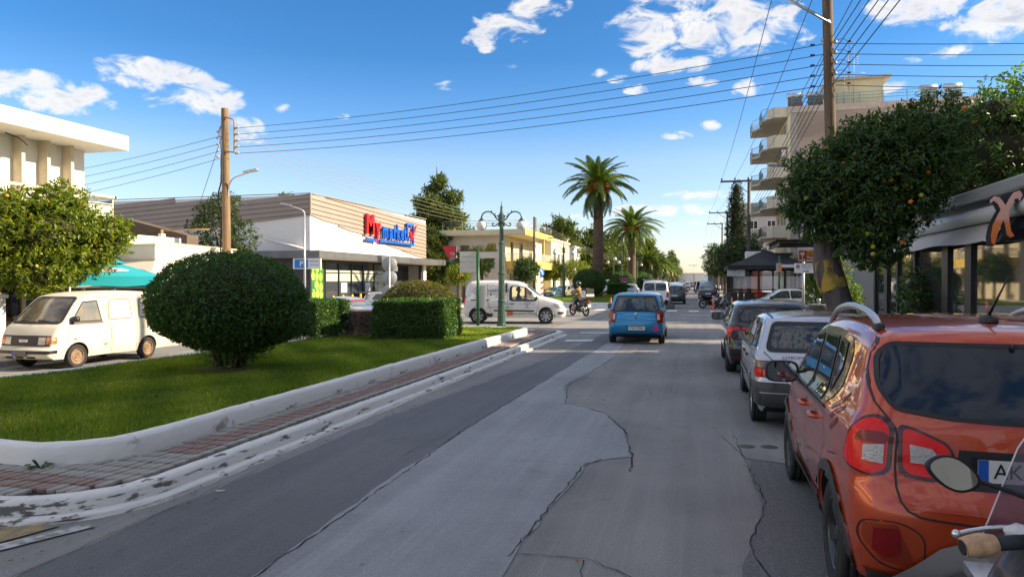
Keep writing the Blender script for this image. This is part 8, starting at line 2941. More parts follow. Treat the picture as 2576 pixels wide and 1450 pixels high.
for k in range(5):
 wire('roadside_cable',(RP[0]-.05,RP[1],RWZ[k]-.08),(3.75,55.5,7.3-.28*k),.25,.012,None,'%s wire running along the right kerb from the wooden pole to the first crossarm pole'%['topmost','second','third','fourth','lowest'][k],'cable','wires along the right kerb')
 wire('overhead_cable',(RP[0]+.05,RP[1],RWZ[k]+.02),(3.3+.12*k,-14,7.6-.1*k),.3,.012,None,'%s of the wires climbing from the right pole over the camera'%['first','second','third','fourth','fifth'][k],'cable','wires over the camera')
HV=[(3.7,56.0,9.3),(3.7,96.0,10.6),(3.7,116,10.7),(3.7,190,10.5)]
HVX=[(-1.95,-1.0,-.05),(-2.2,-1.2,-.2),(-2.2,-1.2,-.2),(-2.2,-1.2,-.2)]
for k,(x,y,h_)in enumerate(HV):
 t=thing('crossarm_pole','%s dark steel pole with a one sided crossarm and three insulators along the right kerb'%['nearest','second','third','fourth'][k],'power pole',(x,y,.1),0,'crossarm poles along the right kerb')
 m_p=mat('dark_pole',(.10,.085,.075),.7,.2,var=.2)
 MB().tube([(0,0,0),(0,0,h_)],[.15,.11],8).build('pole',m_p,t)
 mb=MB()
 mb.box(HVX[k][0]-.1,.15,-.07,.07,h_-.18,h_-.05)
 mb.tube([(-1.1,0,h_-.18),(-.05,0,h_-1.0)],.03,5)
 mb.build('crossarm',m_p,t)
 mb=MB()
 for xx in HVX[k]:
  mb.tube([(xx,0,h_-.05),(xx,0,h_+.02)],.02,5)
  mb.lathe([(.06,.0),(.07,.08),(.04,.14),(0,.16)],8,Matrix.Translation((xx,0,h_)))
 mb.build('insulators',M_black,t)
 if k==0:
  mb=MB()
  for q in range(9):
   mb.tube(chaikin([(.1,-.1,7.2-.3*q),(-.25,-.15,7.0-.3*q),(-.1,-.12,6.8-.3*q)],1),.015,4)
  mb.box(-.12,.12,-.25,-.12,5.5,6.1)
  mb.build('cable_run',M_wire,t)
pts_prev=[(1.6,-20,10.0),(2.5,-20,10.0),(3.4,-20,10.0)]
for k in range(3):
 a=pts_prev[k]
 nm=['left','middle','right'][k]
 for q,(x,y,h_)in enumerate(HV):
  b=(x+HVX[q][k],y,h_+.25)
  wire('high_voltage_wire',a,b,1.3 if q==0 else .5,.010,None,'high voltage wire on the %s insulators, %s span of the crossarm poles'%(nm,['overhead','second','third','far'][q]),'cable','high voltage wires',n=30)
  a=b
t=thing('far_power_pole','slim grey pole with a crossarm at the very end of the road','power pole',(-4.6+3.0,330,0))
MB().tube([(0,0,0),(0,0,9.0)],[.2,.14],6).build('pole',M_galv,t)
MB().box(-2.5,1.5,-.1,.1,8.4,8.6).build('crossarm',M_galv,t)
t=thing('wooden_power_pole','slim brown power pole with a lamp arm before the yellow balcony','power pole',(-18.4,80.6,-.3))
t.scale=(1.25,1.25,1.25)
MB().tube([(0,0,0),(0,0,7.6)],[.15,.11],8).build('pole',mat('dark_weathered_wood',()),t)
mb=MB()
mb.tube(chaikin([(.1,0,4.8),(.5,0,5.3),(1.1,0,5.45),(1.4,0,5.6)],1),.03,5)
la=mb.build('lamp_arm',M_galv,t)
MB().box(1.3,1.8,-.1,.1,5.55,5.65).build('lamp_head',M_galv,la)
mb=MB()
for k in range(5):
 mb.box(-.02,.22,-.04,.04,7.4-k*.22,7.46-k*.22)
mb.build('insulators',M_black,t)
for k in range(5):
 wire('pavement_cable',(-18.3,80.6,8.9-k*.27),(-14.0,180,8.5-k*.27),2.0,.014,None,'%s wire sagging from the slim brown pole past the tall palm'%['topmost','second','third','fourth','lowest'][k],'cable','wires past the tall palm',m=mat('sunlit_wire',(.30,.27,.20),.5))  # paler copy of the wire, sunlight put into its colour
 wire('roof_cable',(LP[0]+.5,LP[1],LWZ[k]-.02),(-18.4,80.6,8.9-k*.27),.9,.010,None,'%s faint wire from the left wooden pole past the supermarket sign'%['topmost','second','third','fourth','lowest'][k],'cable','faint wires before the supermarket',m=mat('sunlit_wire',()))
t=thing('steel_street_lamp','slim pale steel street lamp in front of the supermarket corner','street lamp',(-22.9,38.2,-.37))
MB().tube([(0,0,0),(0,0,6.3)],[.085,.05],10).build('pole',mat('pale_steel',(.55,.57,.60),.4,.5),t)
mb=MB()
mb.tube(chaikin([(0,0,6.2),(-.02,-.1,6.42),(-.6,-.4,6.62)],1),.035,6)
la=mb.build('arm',MATS['pale_steel'],t)
MB().box(-.36,.30,-.12,.12,-.03,.06,Matrix.Translation((-.88,-.55,6.70))@Matrix.Rotation(R(28),4,'Z')@Matrix.Rotation(R(10),4,'Y'),bev=.02).build('lamp_head',M_galv,la)
t=thing('green_signpost','green signpost holding white four part direction panels seen from behind, beside the lamp post','signpost',(-8.62,27.5,-.12),R(14.6))
MB().tube([(0,0,0),(0,0,3.16)],.062,10).build('post',M_green_s,t)
m_pn=mat('panel_back',(.66,.63,.57),.5)
for k in range(4):
 MB().box(-.74,-.07,-.02,.02,2.28+k*.215+(.0),2.28+k*.215+.205).build('sign_panel',m_pn,t)
MB().box(.06,.92,-.02,.02,2.86,3.12,None).build('sign_panel',m_pn,t)
t=thing('low_sign_box','low pale boxed sign on short legs between the green signpost and the white van','sign',(-8.45,27.6,.0),R(14.6))
MB().box(-.28,.04,.0,.10,.72,1.62).build('panel',mat('panel_grey',(.5,.5,.5),.5),t)
MB().box(.04,.13,.0,.12,.70,1.64).build('edge',m_pn,t)
MB().box(-.2,-.15,.03,.07,0,.72).build('leg',M_galv,t)
t=thing('round_signs','three round traffic signs stacked on a grey pole, seen from behind beside the supermarket end','sign',(-12.2,26.8,-.2),R(18))
MB().tube([(0,0,0),(0,0,3.02)],.045,8).build('pole',M_galv,t)
for k in range(3):
 MB().lathe([(0,.0),(.30,.0),(.31,.015),(.30,.03),(0,.03)],24,Matrix.Translation((0.0,.07,2.70-k*.56))@Matrix.Rotation(R(-90),4,'X')).build('sign_disc',mat('sign_back_grey',(.34,.36,.38),.5,.4),t)
t=thing('crossing_sign','blue pedestrian crossing sign on a thin pole before the supermarket trolleys','sign',(-19.1,42.2,-.3),R(20))
MB().tube([(0,0,0),(0,0,3.0)],.05,8).build('pole',M_galv,t)
MB().box(-.36,.36,-.06,-.04,1.95,2.65).build('blue_panel',M_eu,t)
MB().prism([(-.28,2.02),(.28,2.02),(0,2.55)],'y',-.068,-.06).build('white_triangle',M_white,t)
mb=MB()
mb.ball((0,-.07,2.38),.035,8,6,(1,.2,1))
mb.prism([(-.03,2.33),(.03,2.33),(.08,2.08),(.04,2.08),(0,2.2),(-.05,2.08),(-.09,2.1)],'y',-.075,-.068)
mb.build('walking_figure',M_ink,t)
MB().box(-.75,.0,-.05,-.03,2.72,3.02).build('dark_panel',mat('dark_sign',(.05,.04,.03),.5),t)
MB().box(.05,.45,-.05,-.03,2.72,3.02).build('pale_panel',m_pn,t)
mb=MB()
for z in(.25,.6,.95,1.3):
 mb.lathe([(.056,z),(.056,z+.14)],8)
mb.build('orange_band',mat('orange_band',(.75,.30,.02),.5),t)
t=thing('arrow_sign','blue arrow sign over a red and white striped panel beyond the white van bonnet','sign',(-10.0,46.0,-.0),R(74))
t.scale=(1,1,.9)
MB().tube([(0,.05,0),(0,.05,2.95)],.04,8).build('pole',M_galv,t)
d=MB().lathe([(0,.0),(.31,.0),(.33,.012),(.31,.03),(0,.03)],24,Matrix.Translation((0,0,2.62))@Matrix.Rotation(R(90),4,'X')).build('blue_disc',mat('sign_blue_disc',(.01,.13,.62),.4),t)
MB().prism([(-.04,.22),(.04,.22),(.04,-.02),(.12,-.02),(0,-.2),(-.12,-.02),(-.04,-.02)],'y',-.045,-.032,Matrix.Translation((0,0,2.62))@Matrix.Rotation(R(-35),4,'Y')).build('white_arrow',M_white,d)
for k in range(9):
 z0=.25+k*.21
 MB().prism([(-.16,z0),(.16,z0+.12),(.16,z0+.33),(-.16,z0+.21)],'y',-.02 if k%2 else-.021,.0).build('stripe',mat('stripe_red',(.65,.03,.03),.5)if k%2 else M_white,t)
t=thing('red_banner','small red triangular banner before the beige house wall','banner',(-23.5,66.0,4.7),R(12))
MB().prism([(-.8,.5),(.55,.52),(.55,-.55),(-.35,-.6)],'y',0,.05).build('cloth',mat('banner_red',(.62,.04,.05),.7),t)
text('lettering','TA',.42,M_white,t,(.18,-.01,-.3),(R(90),0,0))
MB().tube([(.58,.03,-4),(.58,.03,.55)],.03,6).build('pole',M_galv,t)
t=thing('traffic_bollard','','bollard',(0,0,0),0,'orange flexible bollards')
MB().lathe([(0,0),(.12,0),(.12,.03),(.05,.05),(.045,.80),(.05,.84),(.0,.86)],14).build('post',mat('bollard_orange',(.80,.11,.03),.45),t)
for z in(.52,.66):
 MB().lathe([(.049,z),(.051,z+.005),(.051,z+.055),(.049,z+.06)],14).build('band',mat('reflective_band',(.60,.58,.58),.4),t)
for i,(x,y,lab)in enumerate([(-4.75,40.2,'orange flexible bollard left of the blue car at the far island tip'),(.92,44.6,'orange flexible bollard before the parked motorcycles'),(1.95,43.6,'orange flexible bollard right by the black tent and kerb end')]):
 o=t if i==0 else copy_tree(t)
 o.location=(x,y,.01)
 o['label']=lab
t=thing('white_sign_post','grey post with brown museum sign above white health centre sign at the side street','signpost',(3.95,29.4,.12),R(12))
MB().tube([(0,0,0),(0,0,2.75)],.052,10).build('post',M_galv,t)
p=MB().box(-.36,.36,-.07,-.05,2.0,2.38,bev=.008).build('white_sign',mat('sign_white',(.72,.71,.76),.5),t)
mv=mat('mauve_print',(.20,.09,.24),.5)
text('lettering','ΚΕΝΤΡΟ',.095,mv,p,(.12,-.075,2.30),(R(90),0,0))
text('lettering','ΥΓΕΙΑΣ',.095,mv,p,(.10,-.075,2.20),(R(90),0,0))
MB().prism([(-.04,2.055),(.12,2.055),(.12,2.035),(.20,2.07),(.12,2.105),(.12,2.085),(-.04,2.085)],'y',-.076,-.071).build('arrow',mv,p)
MB().lathe([(.035,.003),(.075,.003),(.075,.0)],20,Matrix.Translation((-.23,-.071,2.25))@Matrix.Rotation(R(90),4,'X')).build('ring_emblem',mv,p)
MB().ball((-.23,-.072,2.26),.022,10,6,(1,.2,1)).build('emblem_dot',mv,p)
b=MB().box(-.22,.85,-.07,-.05,2.44,2.90,bev=.01).build('brown_sign',mat('sign_brown',(.16,.025,.012),.4),t)
mb=MB()
for q in((-.20,.83,2.455,2.467),(-.20,.83,2.873,2.885)):
 mb.box(q[0],q[1],-.075,-.0705,q[2],q[3])
mb.box(-.205,-.193,-.075,-.0705,2.46,2.88)
mb.box(.823,.835,-.075,-.0705,2.46,2.88)
mb.build('sign_border',M_white,b)
mb=MB()
for(a,c_)in(((-.05,2.52),(-.05,2.70)),((-.05,2.62),(-.12,2.74)),((-.05,2.64),(.02,2.76)),((-.12,2.74),(-.15,2.78)),((-.05,2.7),(-.05,2.80)),((-.14,2.51),(.05,2.53)),((-.08,2.68),(-.10,2.80)),((-.0,2.72),(-.03,2.80))):
 mb.tube([(a[0],-.075,a[1]),(c_[0],-.075,c_[1])],.008,4)
mb.build('tree_symbol',M_white,b)
yl=mat('sign_yellow_text',(.75,.45,.03),.5)
text('lettering','Μουσείο Ελιάς',.10,yl,b,(.10,-.075,2.82),(R(90),0,0),align='LEFT')
text('lettering','και Ελληνικού',.10,yl,b,(.10,-.075,2.72),(R(90),0,0),align='LEFT')
text('lettering','Museum of the Olive',.10,M_white,b,(.10,-.075,2.61),(R(90),0,0),align='LEFT')
text('lettering','and Greek Olive Oil',.10,M_white,b,(.10,-.075,2.51),(R(90),0,0),align='LEFT')
t=thing('litter_bin','round grey litter bin with a bulging bag beside the sign post','litter bin',(4.65,30.2,.14))
MB().lathe([(0,0),(.30,0),(.37,.74),(.36,.76),(.33,.74),(.28,.1),(0,.08)],20).build('barrel',mat('bin_grey',(.22,.23,.21),.7,var=.2,vscale=4),t)
MB().lathe([(.36,.52),(.40,.50),(.385,.60),(.40,.66),(.365,.75)],16).build('bag',mat('bin_bag',(.05,.05,.05),.35),t)
t=thing('short_post','short pale metal post rising behind the litter bin','post',(4.75,31.0,.14))
MB().lathe([(0,0),(.07,0),(.07,.86),(.085,.88),(.085,.94),(0,.98)],12).build('shaft',M_galv,t)
t=thing('green_signpost','thin green post with a small orange and white plate before the black tent','signpost',(4.6,44.0,.14),R(12))
MB().tube([(0,0,0),(0,0,3.0)],.06,8).build('post',M_green_s,t)
MB().ball((0,0,3.04),.08,8,6).build('finial',M_green_s,t)
MB().box(-.2,.12,-.08,-.06,2.2,2.7).build('plate',mat('plate_grey',(.35,.38,.36),.5),t)
MB().box(-.02,.1,-.09,-.08,2.2,2.65).build('orange_plate',mat('orange_plate',(.8,.2,.04),.5),t)
MB().box(.12,1.2,-.06,-.03,2.45,2.62).build('arm_plate',m_pn,t)
t=thing('warning_sign','small red and yellow warning triangle far along the right kerb','sign',(2.6,92,.14))
MB().tube([(0,0,0),(0,0,3.4)],.06,6).build('pole',M_galv,t)
MB().prism([(-.5,2.6),(.5,2.6),(0,3.45)],'y',-.1,-.05).build('red_triangle',mat('stripe_red',()),t)
MB().prism([(-.3,2.7),(.3,2.7),(0,3.2)],'y',-.12,-.1).build('yellow_centre',mat('sign_yellow_text',()),t)
# ------------------------------------------------------------ black tent of the corner cafe
t=thing('black_cafe_tent','black pyramid canopy over the corner cafe enclosure with low wooden walls','tent',(4.3,49.2,.14))
m_bk=mat('black_canvas',(.016,.018,.022),.8,var=.2,vscale=1)
m_bw=mat('black_wood',(.018,.018,.019),.6,var=.3,vscale=5)
hx,hy=2.25,3.6
mb=MB()
e,top=2.62,3.55
vs=[(-hx-.25,-hy-.25,e),(hx+.25,-hy-.25,e),(hx+.25,hy,e),(-hx-.25,hy,e)]
mid=[(-hx*.25,-hy*.25,top-.08),(hx*.25,-hy*.25,top-.08),(hx*.25,hy*.25,top-.08),(-hx*.25,hy*.25,top-.08)]
hf=[((a[0]+b[0])/2,(a[1]+b[1])/2,(a[2]+b[2])/2-.06)for a,b in zip(vs,mid)]
allv=vs+hf+mid
fs=[]
for r_ in(0,4):
 for i in range(4):
  fs.append((r_+i,r_+(i+1)%4,r_+4+(i+1)%4,r_+4+i))
fs.append((8,9,10,11))
mb.add(allv,fs,False)
for i in range(4):
 a,b=Vector(vs[i]),Vector(vs[(i+1)%4])
 n=14
 vv,ff=[],[]
 for k in range(n+1):
  q=a.lerp(b,k/n)
  vv+=[q,q-Vector((0,0,.26+.05*(k%2)))]
 for k in range(n):
  ff.append((2*k,2*k+1,2*k+3,2*k+2))
 mb.add(vv,ff,False)
mb.build('canopy',m_bk,t)
mb=MB()
mb.add([(-.45,-.55,top-.05),(.45,-.55,top-.05),(.45,.55,top-.05),(-.45,.55,top-.05),(0,0,top+.16)],[(0,1,4),(1,2,4),(2,3,4),(3,0,4)],False)
mb.build('vent_cap',m_bk,t)
mb=MB()
for x in(-hx,-.7,.8,hx):
 for y in(-hy,hy-.1):
  mb.box(x-.06,x+.06,y-.06,y+.06,0,e)
for y in np.linspace(-hy,hy,5):
 mb.box(-hx-.05,-hx+.05,y-.05,y+.05,0,e)
for z in(.92,1.08,1.98,2.1):
 mb.box(-hx,hx,-hy-.03,-hy+.03,z,z+.06)
 mb.box(-hx-.03,-hx+.03,-hy,hy,z,z+.06)
mb.build('frame',m_bw,t)
for k in range(13):
 x=-hx+k*.35
 MB().box(x+.01,x+.33,-hy-.05,-hy-.031,.02,.92).build('plank',m_bw,t)
for k in range(20):
 y=-hy+k*.35
 MB().box(-hx-.06,-hx-.041,y+.01,y+.33,.02,.92 if k>0 else 1.95).build('plank',m_bw,t)
m_cl=mat('clear_plastic',(.75,.76,.78),.15,spec=.5,alpha=.28)
MB().box(-hx-.3,-hx+.75,-hy-.12,-hy-.09,1.95,2.35).build('rolled_plastic',mat('rolled_plastic',(.42,.43,.42),.3,var=.3,vscale=9),t)
MB().box(-hx,hx,-hy+.04,-hy+.05,1.2,1.95).build('clear_screen',m_cl,t)
fl_=thing('planter_hedge','low flower planter with dry green plants before the black tent','planter',(4.4,44.9,.14))
MB().box(-1.1,1.2,-.25,.25,0,.45,bev=.02).build('box',m_bw,fl_)
me=crown_leaves([(-.4,0,.6,.8,.3,.28),(.5,0,.6,.7,.3,.25)],420,.09,.4,301,4,thick=.6)
me.materials.append(leafmat('planter_leaf',(.06,.08,.02),(.16,.15,.05),.3,.5,.3))
obj('plants',me,fl_)
sc_=thing('red_flowers','red flowering plant at the left end of the planter','plant',(3.6,45.2,.5))
me=crown_leaves([(0,0,.45,.3,.25,.25)],140,.08,.6,302,4,thick=.6)
me.materials.append(leafmat('red_petal',(.45,.02,.02),(.65,.05,.04),.3,.5,.3))
obj('flowers',me,sc_)
# ------------------------------------------------------------ glass fronted cafe on the right
t=thing('glass_cafe','glass fronted cafe extension with dark steel frames, white gutter roll and fabric awning','cafe',(0,0,.14))
XC=4.62
m_fr=mat('steel_frame',(.040,.045,.052),.35,.5)
m_gl=mat('cafe_glass',(.07,.08,.08),.02,spec=1.0,alpha=.50,coat=1.0)
posts=[(20.8,.16),(19.6,.28),(18.55,.12),(17.2,.14),(15.2,.34),(14.0,.3),(11.6,.20),(9.0,.16),(6.6,.16),(4.0,.16)]
for(y,w_)in posts:
 MB().box(XC-.06,XC+.06,y-w_/2,y+w_/2,0,2.58).build('frame_post',m_fr,t)
for(a,b)in zip(posts[:-1],posts[1:]):
 MB().box(XC-.01,XC+.01,b[0]+b[1]/2,a[0]-a[1]/2,.12,2.50).build('pane',m_gl,t)
mb=MB()
mb.box(XC-.06,XC+.06,3.9,20.9,2.46,2.58)
mb.box(XC-.06,XC+.06,3.9,20.9,0,.12)
mb.box(XC-.05,XC+.05,3.9,14.0,.80,.86)
mb.build('frame_rail',m_fr,t)
MB().tube([(XC-.14,3.8,2.76),(XC-.14,19.9,2.76)],.125,14).build('gutter_roll',mat('gutter_white',(.60,.61,.62),.4),t)
MB().box(XC-.25,XC+.45,3.8,16.6,3.00,3.20,bev=.03).build('roof_cassette',mat('cassette_grey',(.42,.42,.43),.4,.3),t)
MB().box(XC+.1,XC+.9,3.8,20.4,2.60,2.68).build('roof_beam',m_fr,t)
MB().box(XC+.5,9.4,3.9,20.8,2.72,2.84).build('roof',mat('cafe_roof',(.5,.49,.47),.7),t)
mb=MB()
n=22
vs,fs=[],[]
for k in range(n+1):
 y=12.2+(20.2-12.2)*k/n
 drop=.34 if y<12.5 else .30+.02*math.sin(y*2)
 vs+=[(XC-.10,y,2.62),(XC-.24-.03*math.sin(y*1.3),y,2.62-drop*.5),(XC-.34+.02*math.sin(y*2.1),y,2.62-drop*(1.0 if k<n-1 else .8))]
for k in range(n):
 a=k*3
 fs+=[(a,a+3,a+4,a+1),(a+1,a+4,a+5,a+2)]
mb.add(vs,fs,True)
mb.build('fabric_awning',mat('awning_fabric',(.52,.50,.48),.7,var=.08,vscale=1.2),t)
MB().prism([(XC-.32,2.28),(XC-.10,2.62),(XC+.0,2.62),(XC+.0,2.30)],'y',11.95,12.15).build('awning_bracket',m_fr,t)
MB().box(XC+.05,9.4,20.6,20.8,0,2.7).build('end_wall',mat('cafe_dark_wall',(.06,.055,.05),.8),t)
MB().box(9.2,9.5,4,20.8,0,2.7).build('back_wall',mat('cafe_stone_wall',(.30,.27,.23),.85,var=.2,vscale=2),t)
MB().box(XC,9.4,4,20.8,-.02,.02).build('floor',mat('cafe_floor',(.2,.15,.11),.5),t)
sg=thing('cafe_letter','orange fading to pink cut out letter with thick black sides on the cafe roof edge','sign letter',(4.17,11.4,2.72),R(-6))
sg.scale=(.62,.8,.62)
L_=[(-.20,.50),(-.12,.50),(-.02,.36),(.02,.22),(.07,.34),(.16,.46),(.20,.38),(.27,.30),(.30,.44),(.26,.56),(.17,.57),(.07,.48),(.02,.40),(-.03,.50),(-.12,.58),(-.22,.60),(-.30,.50),(-.30,.44),(-.26,.47)]
L_=[(-.30,.36),(-.30,.44),(-.22,.52),(-.12,.50),(-.04,.40),(.02,.30),(.08,.44),(.18,.60),(.30,.64),(.36,.54),(.30,.38),(.27,.46),(.20,.44),(.12,.28),(.08,.12),(.10,-.10),(.13,-.30),(.20,-.42),(.12,-.46),(.05,-.40),(.02,-.22),(-.02,-.04),(-.10,-.22),(-.16,-.44),(-.20,-.62),(-.26,-.60),(-.28,-.40),(-.24,-.16),(-.14,.08),(-.08,.20),(-.14,.34),(-.22,.42)]
mb=MB()
mb.prism(L_,'y',.02,.30)
mb.build('letter_body',M_black,sg)
mo=bpy.data.materials.new('letter_face')
mo.use_nodes=True
pp=mo.node_tree.nodes['Principled BSDF']
tcn=nd(mo.node_tree,'ShaderNodeTexCoord')
sx_=nd(mo.node_tree,'ShaderNodeSeparateXYZ')
mo.node_tree.links.new(tcn.outputs['Object'],sx_.inputs[0])
mo.node_tree.links.new(ramp(mo.node_tree,mth(mo.node_tree,'ADD',mth(mo.node_tree,'MULTIPLY',sx_.outputs[2],.8),.5),[(.0,(.75,.16,.03)),(.42,(.80,.24,.06)),(.5,(.80,.42,.33)),(1.0,(.78,.45,.38))]),pp.inputs['Base Color'])
MATS['letter_face']=mo
mb=MB()
cx_,cz_=0,0
mb.prism([(p[0]*.94,p[1]*.96)for p in L_],'y',.0,.02)
mb.build('letter_face',mo,sg)
h_=thing('hanging_shirts','red cloth hanging inside the right cafe window','cloth',(5.6,10.9,2.2))
MB().box(-.16,.16,-.02,.02,-.35,.15).build('cloth',mat('red_cloth',(.55,.04,.05),.8),h_)
y_=thing('yellow_toy_machine','yellow framed coin machine with a round hood behind the right cafe window','machine',(6.0,11.2,.14))
m_y=mat('machine_yellow',(.72,.44,.02),.4)
MB().box(-.4,.4,-.3,.3,0,.75,bev=.04).build('cabinet',m_y,y_)
mb=MB()
for x in(-.38,.32):
 mb.box(x,x+.07,-.3,.3,.75,1.5)
mb.lathe([(.30,-.36),(.36,-.36),(.36,.36),(.30,.36)],16,Matrix.Translation((0,0,1.5))@Matrix.Rotation(R(90),4,'Y'),ang=math.pi)
mb.build('hood',m_y,y_)
MB().box(-.30,.30,-.22,.22,.78,1.45).build('glass_case',mat('case_blue',(.03,.08,.2),.2,coat=1),y_)
for k,(x,y)in enumerate([(6.2,17.4),(6.4,15.4),(6.1,13.2),(7.6,16.4),(7.6,12.6)]):
 s_=thing('cafe_table','small round table inside the glass cafe, %s from the far end'%names[k],'table',(x,y,.16),0,'tables inside the cafe')
 MB().lathe([(0,.72),(.36,.72),(.36,.75),(0,.75)],18).build('table_top',M_wood,s_)
 MB().tube([(0,0,0),(0,0,.72)],.03,8).build('leg',M_black,s_)
 c1=thing('cafe_chair','red cafe chair behind the glass beside the %s round table'%names[k],'chair',(x-.2,y+.75,.16),0,'chairs inside the cafe')
 mr=mat('chair_red',(.50,.03,.03),.5)
 MB().box(-.22,.22,-.22,.22,.43,.48,bev=.01).build('seat',mr,c1)
 MB().box(-.22,.22,.19,.23,.48,.92,bev=.01).build('backrest',mr,c1)
 for(a,b)in((-.19,-.19),(.19,-.19),(-.19,.19),(.19,.19)):
  MB().box(a-.015,a+.015,b-.015,b+.015,0,.43).build('leg',M_black,c1)
lm=mat('dry_leaf',(.22,.12,.05),.8,var=.4,vscale=30)
r2=np.random.default_rng(77)
n=220
P=np.stack([-4.36+np.abs(r2.normal(0,.28,n)),r2.uniform(3.5,20,n),np.full(n,.014)],1)
k_=r2.random(n)<.35
P[k_,0]=r2.uniform(-3.5,.6,k_.sum())
me=leaf_mesh('leaves',P,norm(np.c_[r2.normal(size=(n,2)),np.full(n,.12)]),np.tile([0,0,1.],(n,1)),r2.uniform(.015,.05,n),r2.uniform(.01,.025,n))
me.materials.append(lm)
tag(obj('fallen_leaves',me),'dry leaves and grit scattered on the asphalt along the white kerb','leaves',kind='stuff')
MB().tube([(0,0,0),(.07,.03,0)],.006,6).build('butt',M_white,None,(-4.05,5.3,.02))
tag(bpy.data.objects['butt'],'white cigarette butt on the road below the kerb','litter')
o=MB().ball((0,0,0),.045,12,8).build('fallen_orange',M_orange,None,(-14.9,16.7,-.33))
tag(o,'single fallen orange on the road beside the cream van rear wheel','fruit')
# ------------------------------------------------------------ people and two wheelers
M_skin=mat('skin',(.42,.24,.16),.5)
M_hair=mat('dark_hair',(.02,.014,.01),.7)
def skin_body(name,pts,edges,radii,m,parent,sub=2):
 me=bpy.data.meshes.new(name)
 me.from_pydata(pts,edges,[])
 o=obj(name,me,parent)
 md=o.modifiers.new('skin','SKIN')
 for i,r_ in enumerate(radii):
  me.skin_vertices[0].data[i].radius=(r_,r_)if not isinstance(r_,tuple)else r_
 me.skin_vertices[0].data[0].use_root=True
 s_=o.modifiers.new('sub','SUBSURF')
 s_.levels=sub
 s_.render_levels=sub
 dg=bpy.context.evaluated_depsgraph_get()
 ne=bpy.data.meshes.new_from_object(o.evaluated_get(dg))
 ne.materials.clear()
 ne.materials.append(m)
 ne.polygons.foreach_set('use_smooth',[True]*len(ne.polygons))
 o.modifiers.clear()
 o.data=ne
 return o
def two_wheeler(name,label,cat,loc,rz,col,style='moped',lean=0.0,group=None):
 """forward is +Y, wheels at y=+-.62"""
 t=thing(name,label,cat,loc,rz,group)
 t.rotation_euler=(0,lean,rz)
 m_c=paint('bike_'+'_'.join('%02d'%int(c_*99)for c_ in col),col)
 Rw=.29
 for y in(-.60,.62):
  mb=MB()
  prof=[(Rw-.07,-.03),(Rw-.03,-.05),(Rw,-.025),(Rw,.025),(Rw-.03,.05),(Rw-.07,.03),(Rw-.07,-.03)]
  mb.lathe(prof,26,Matrix.Rotation(R(90),4,'Y'))
  w_=mb.build('wheel',M_rubber,t,(0,y,Rw))
  mb=MB()
  mb.lathe([(Rw-.07,-.02),(Rw-.09,-.02),(Rw-.09,.02),(Rw-.07,.02)],26,Matrix.Rotation(R(90),4,'Y'))
  for k in range(5):
   a=k*2*math.pi/5
   mb.tube([(0,0,0),(0,math.cos(a)*(Rw-.08),math.sin(a)*(Rw-.08))],.014,5)
  mb.tube([(-.06,0,0),(.06,0,0)],.035,8)
  mb.build('rim',M_rim_d if style!='moped' else M_black,w_)
 mb=MB()
 for x in(-.075,.075):
  mb.tube([(x,.62,Rw),(x,.45,.85)],.022,6)
  mb.tube([(x,-.60,Rw),(x,-.42,.62)],.02,6)
  mb.tube([(x,-.60,Rw),(x,-.05,.33)],.022,6)
 mb.build('fork',M_steel,t)
 mb=MB()
 mb.prism([(.10,.22),(.20,.50),(.02,.56),(-.22,.50),(-.30,.34),(-.18,.20)],'x',-.11,.11)
 mb.tube([(.13,-.05,.30),(.13,-.4,.27),(.13,-.78,.36)],[.028,.04,.045],8)
 mb.build('engine',M_trim,t)
 mb=MB()
 mb.prism([(.50,.88),(.42,.95),(.32,.60),(.12,.42),(-.10,.44),(-.12,.36),(.18,.30),(.40,.40),(.50,.60)],'x',-.10,.10)
 mb.prism([(-.05,.62),(-.12,.74),(-.80,.84),(-.86,.74),(-.55,.58),(-.25,.52)],'x',-.105,.105)
 mb.build('body_panel',m_c,t)
 MB().prism([(.10,.72),(.02,.78),(-.35,.80),(-.66,.86),(-.68,.80),(-.30,.70)],'x',-.12,.12).build('seat',M_black,t)
 mb=MB()
 mb.tube([(0,.44,.84),(0,.40,1.0)],.03,6)
 mb.tube(chaikin([(-.34,.26,1.02),(-.16,.38,.98),(0,.40,.99),(.16,.38,.98),(.34,.26,1.02)],1),.014,6)
 mb.build('handlebar',M_black,t)
 mb=MB()
 mb.ball((0,.52,.90),.09,10,8,(1,.7,1))
 mb.build('headlamp',M_clear,t,fix=False)
 MB().box(-.06,.06,-.90,-.86,.70,.78,bev=.01).build('tail_lamp',M_redl,t)
 MB().box(-.09,.09,-.93,-.92,.46,.62).build('number_plate',M_plate,t)
 for sg in(-1,1):
  mb=MB()
  mb.tube([(sg*.2,.34,1.0),(sg*.27,.32,1.18)],.008,5)
  mb.ball((sg*.29,.31,1.22),.055,10,8,(1.2,.4,.8))
  mb.build('mirror',M_black,t,fix=False)
 mb=MB()
 a=.35
 mb.prism([(.62+(Rw+.03)*math.cos(q),Rw+(Rw+.03)*math.sin(q))for q in np.linspace(.3,2.9,10)]+[(.62+(Rw+.05)*math.cos(q),Rw+(Rw+.05)*math.sin(q))for q in np.linspace(2.9,.3,10)],'x',-.06,.06)
 mb.build('mudguard',m_c,t)
 mb=MB()
 mb.tube([(-.05,-.1,.25),(-.22,-.18,.0)],.012,5)
 mb.build('side_stand',M_steel,t)
 return t
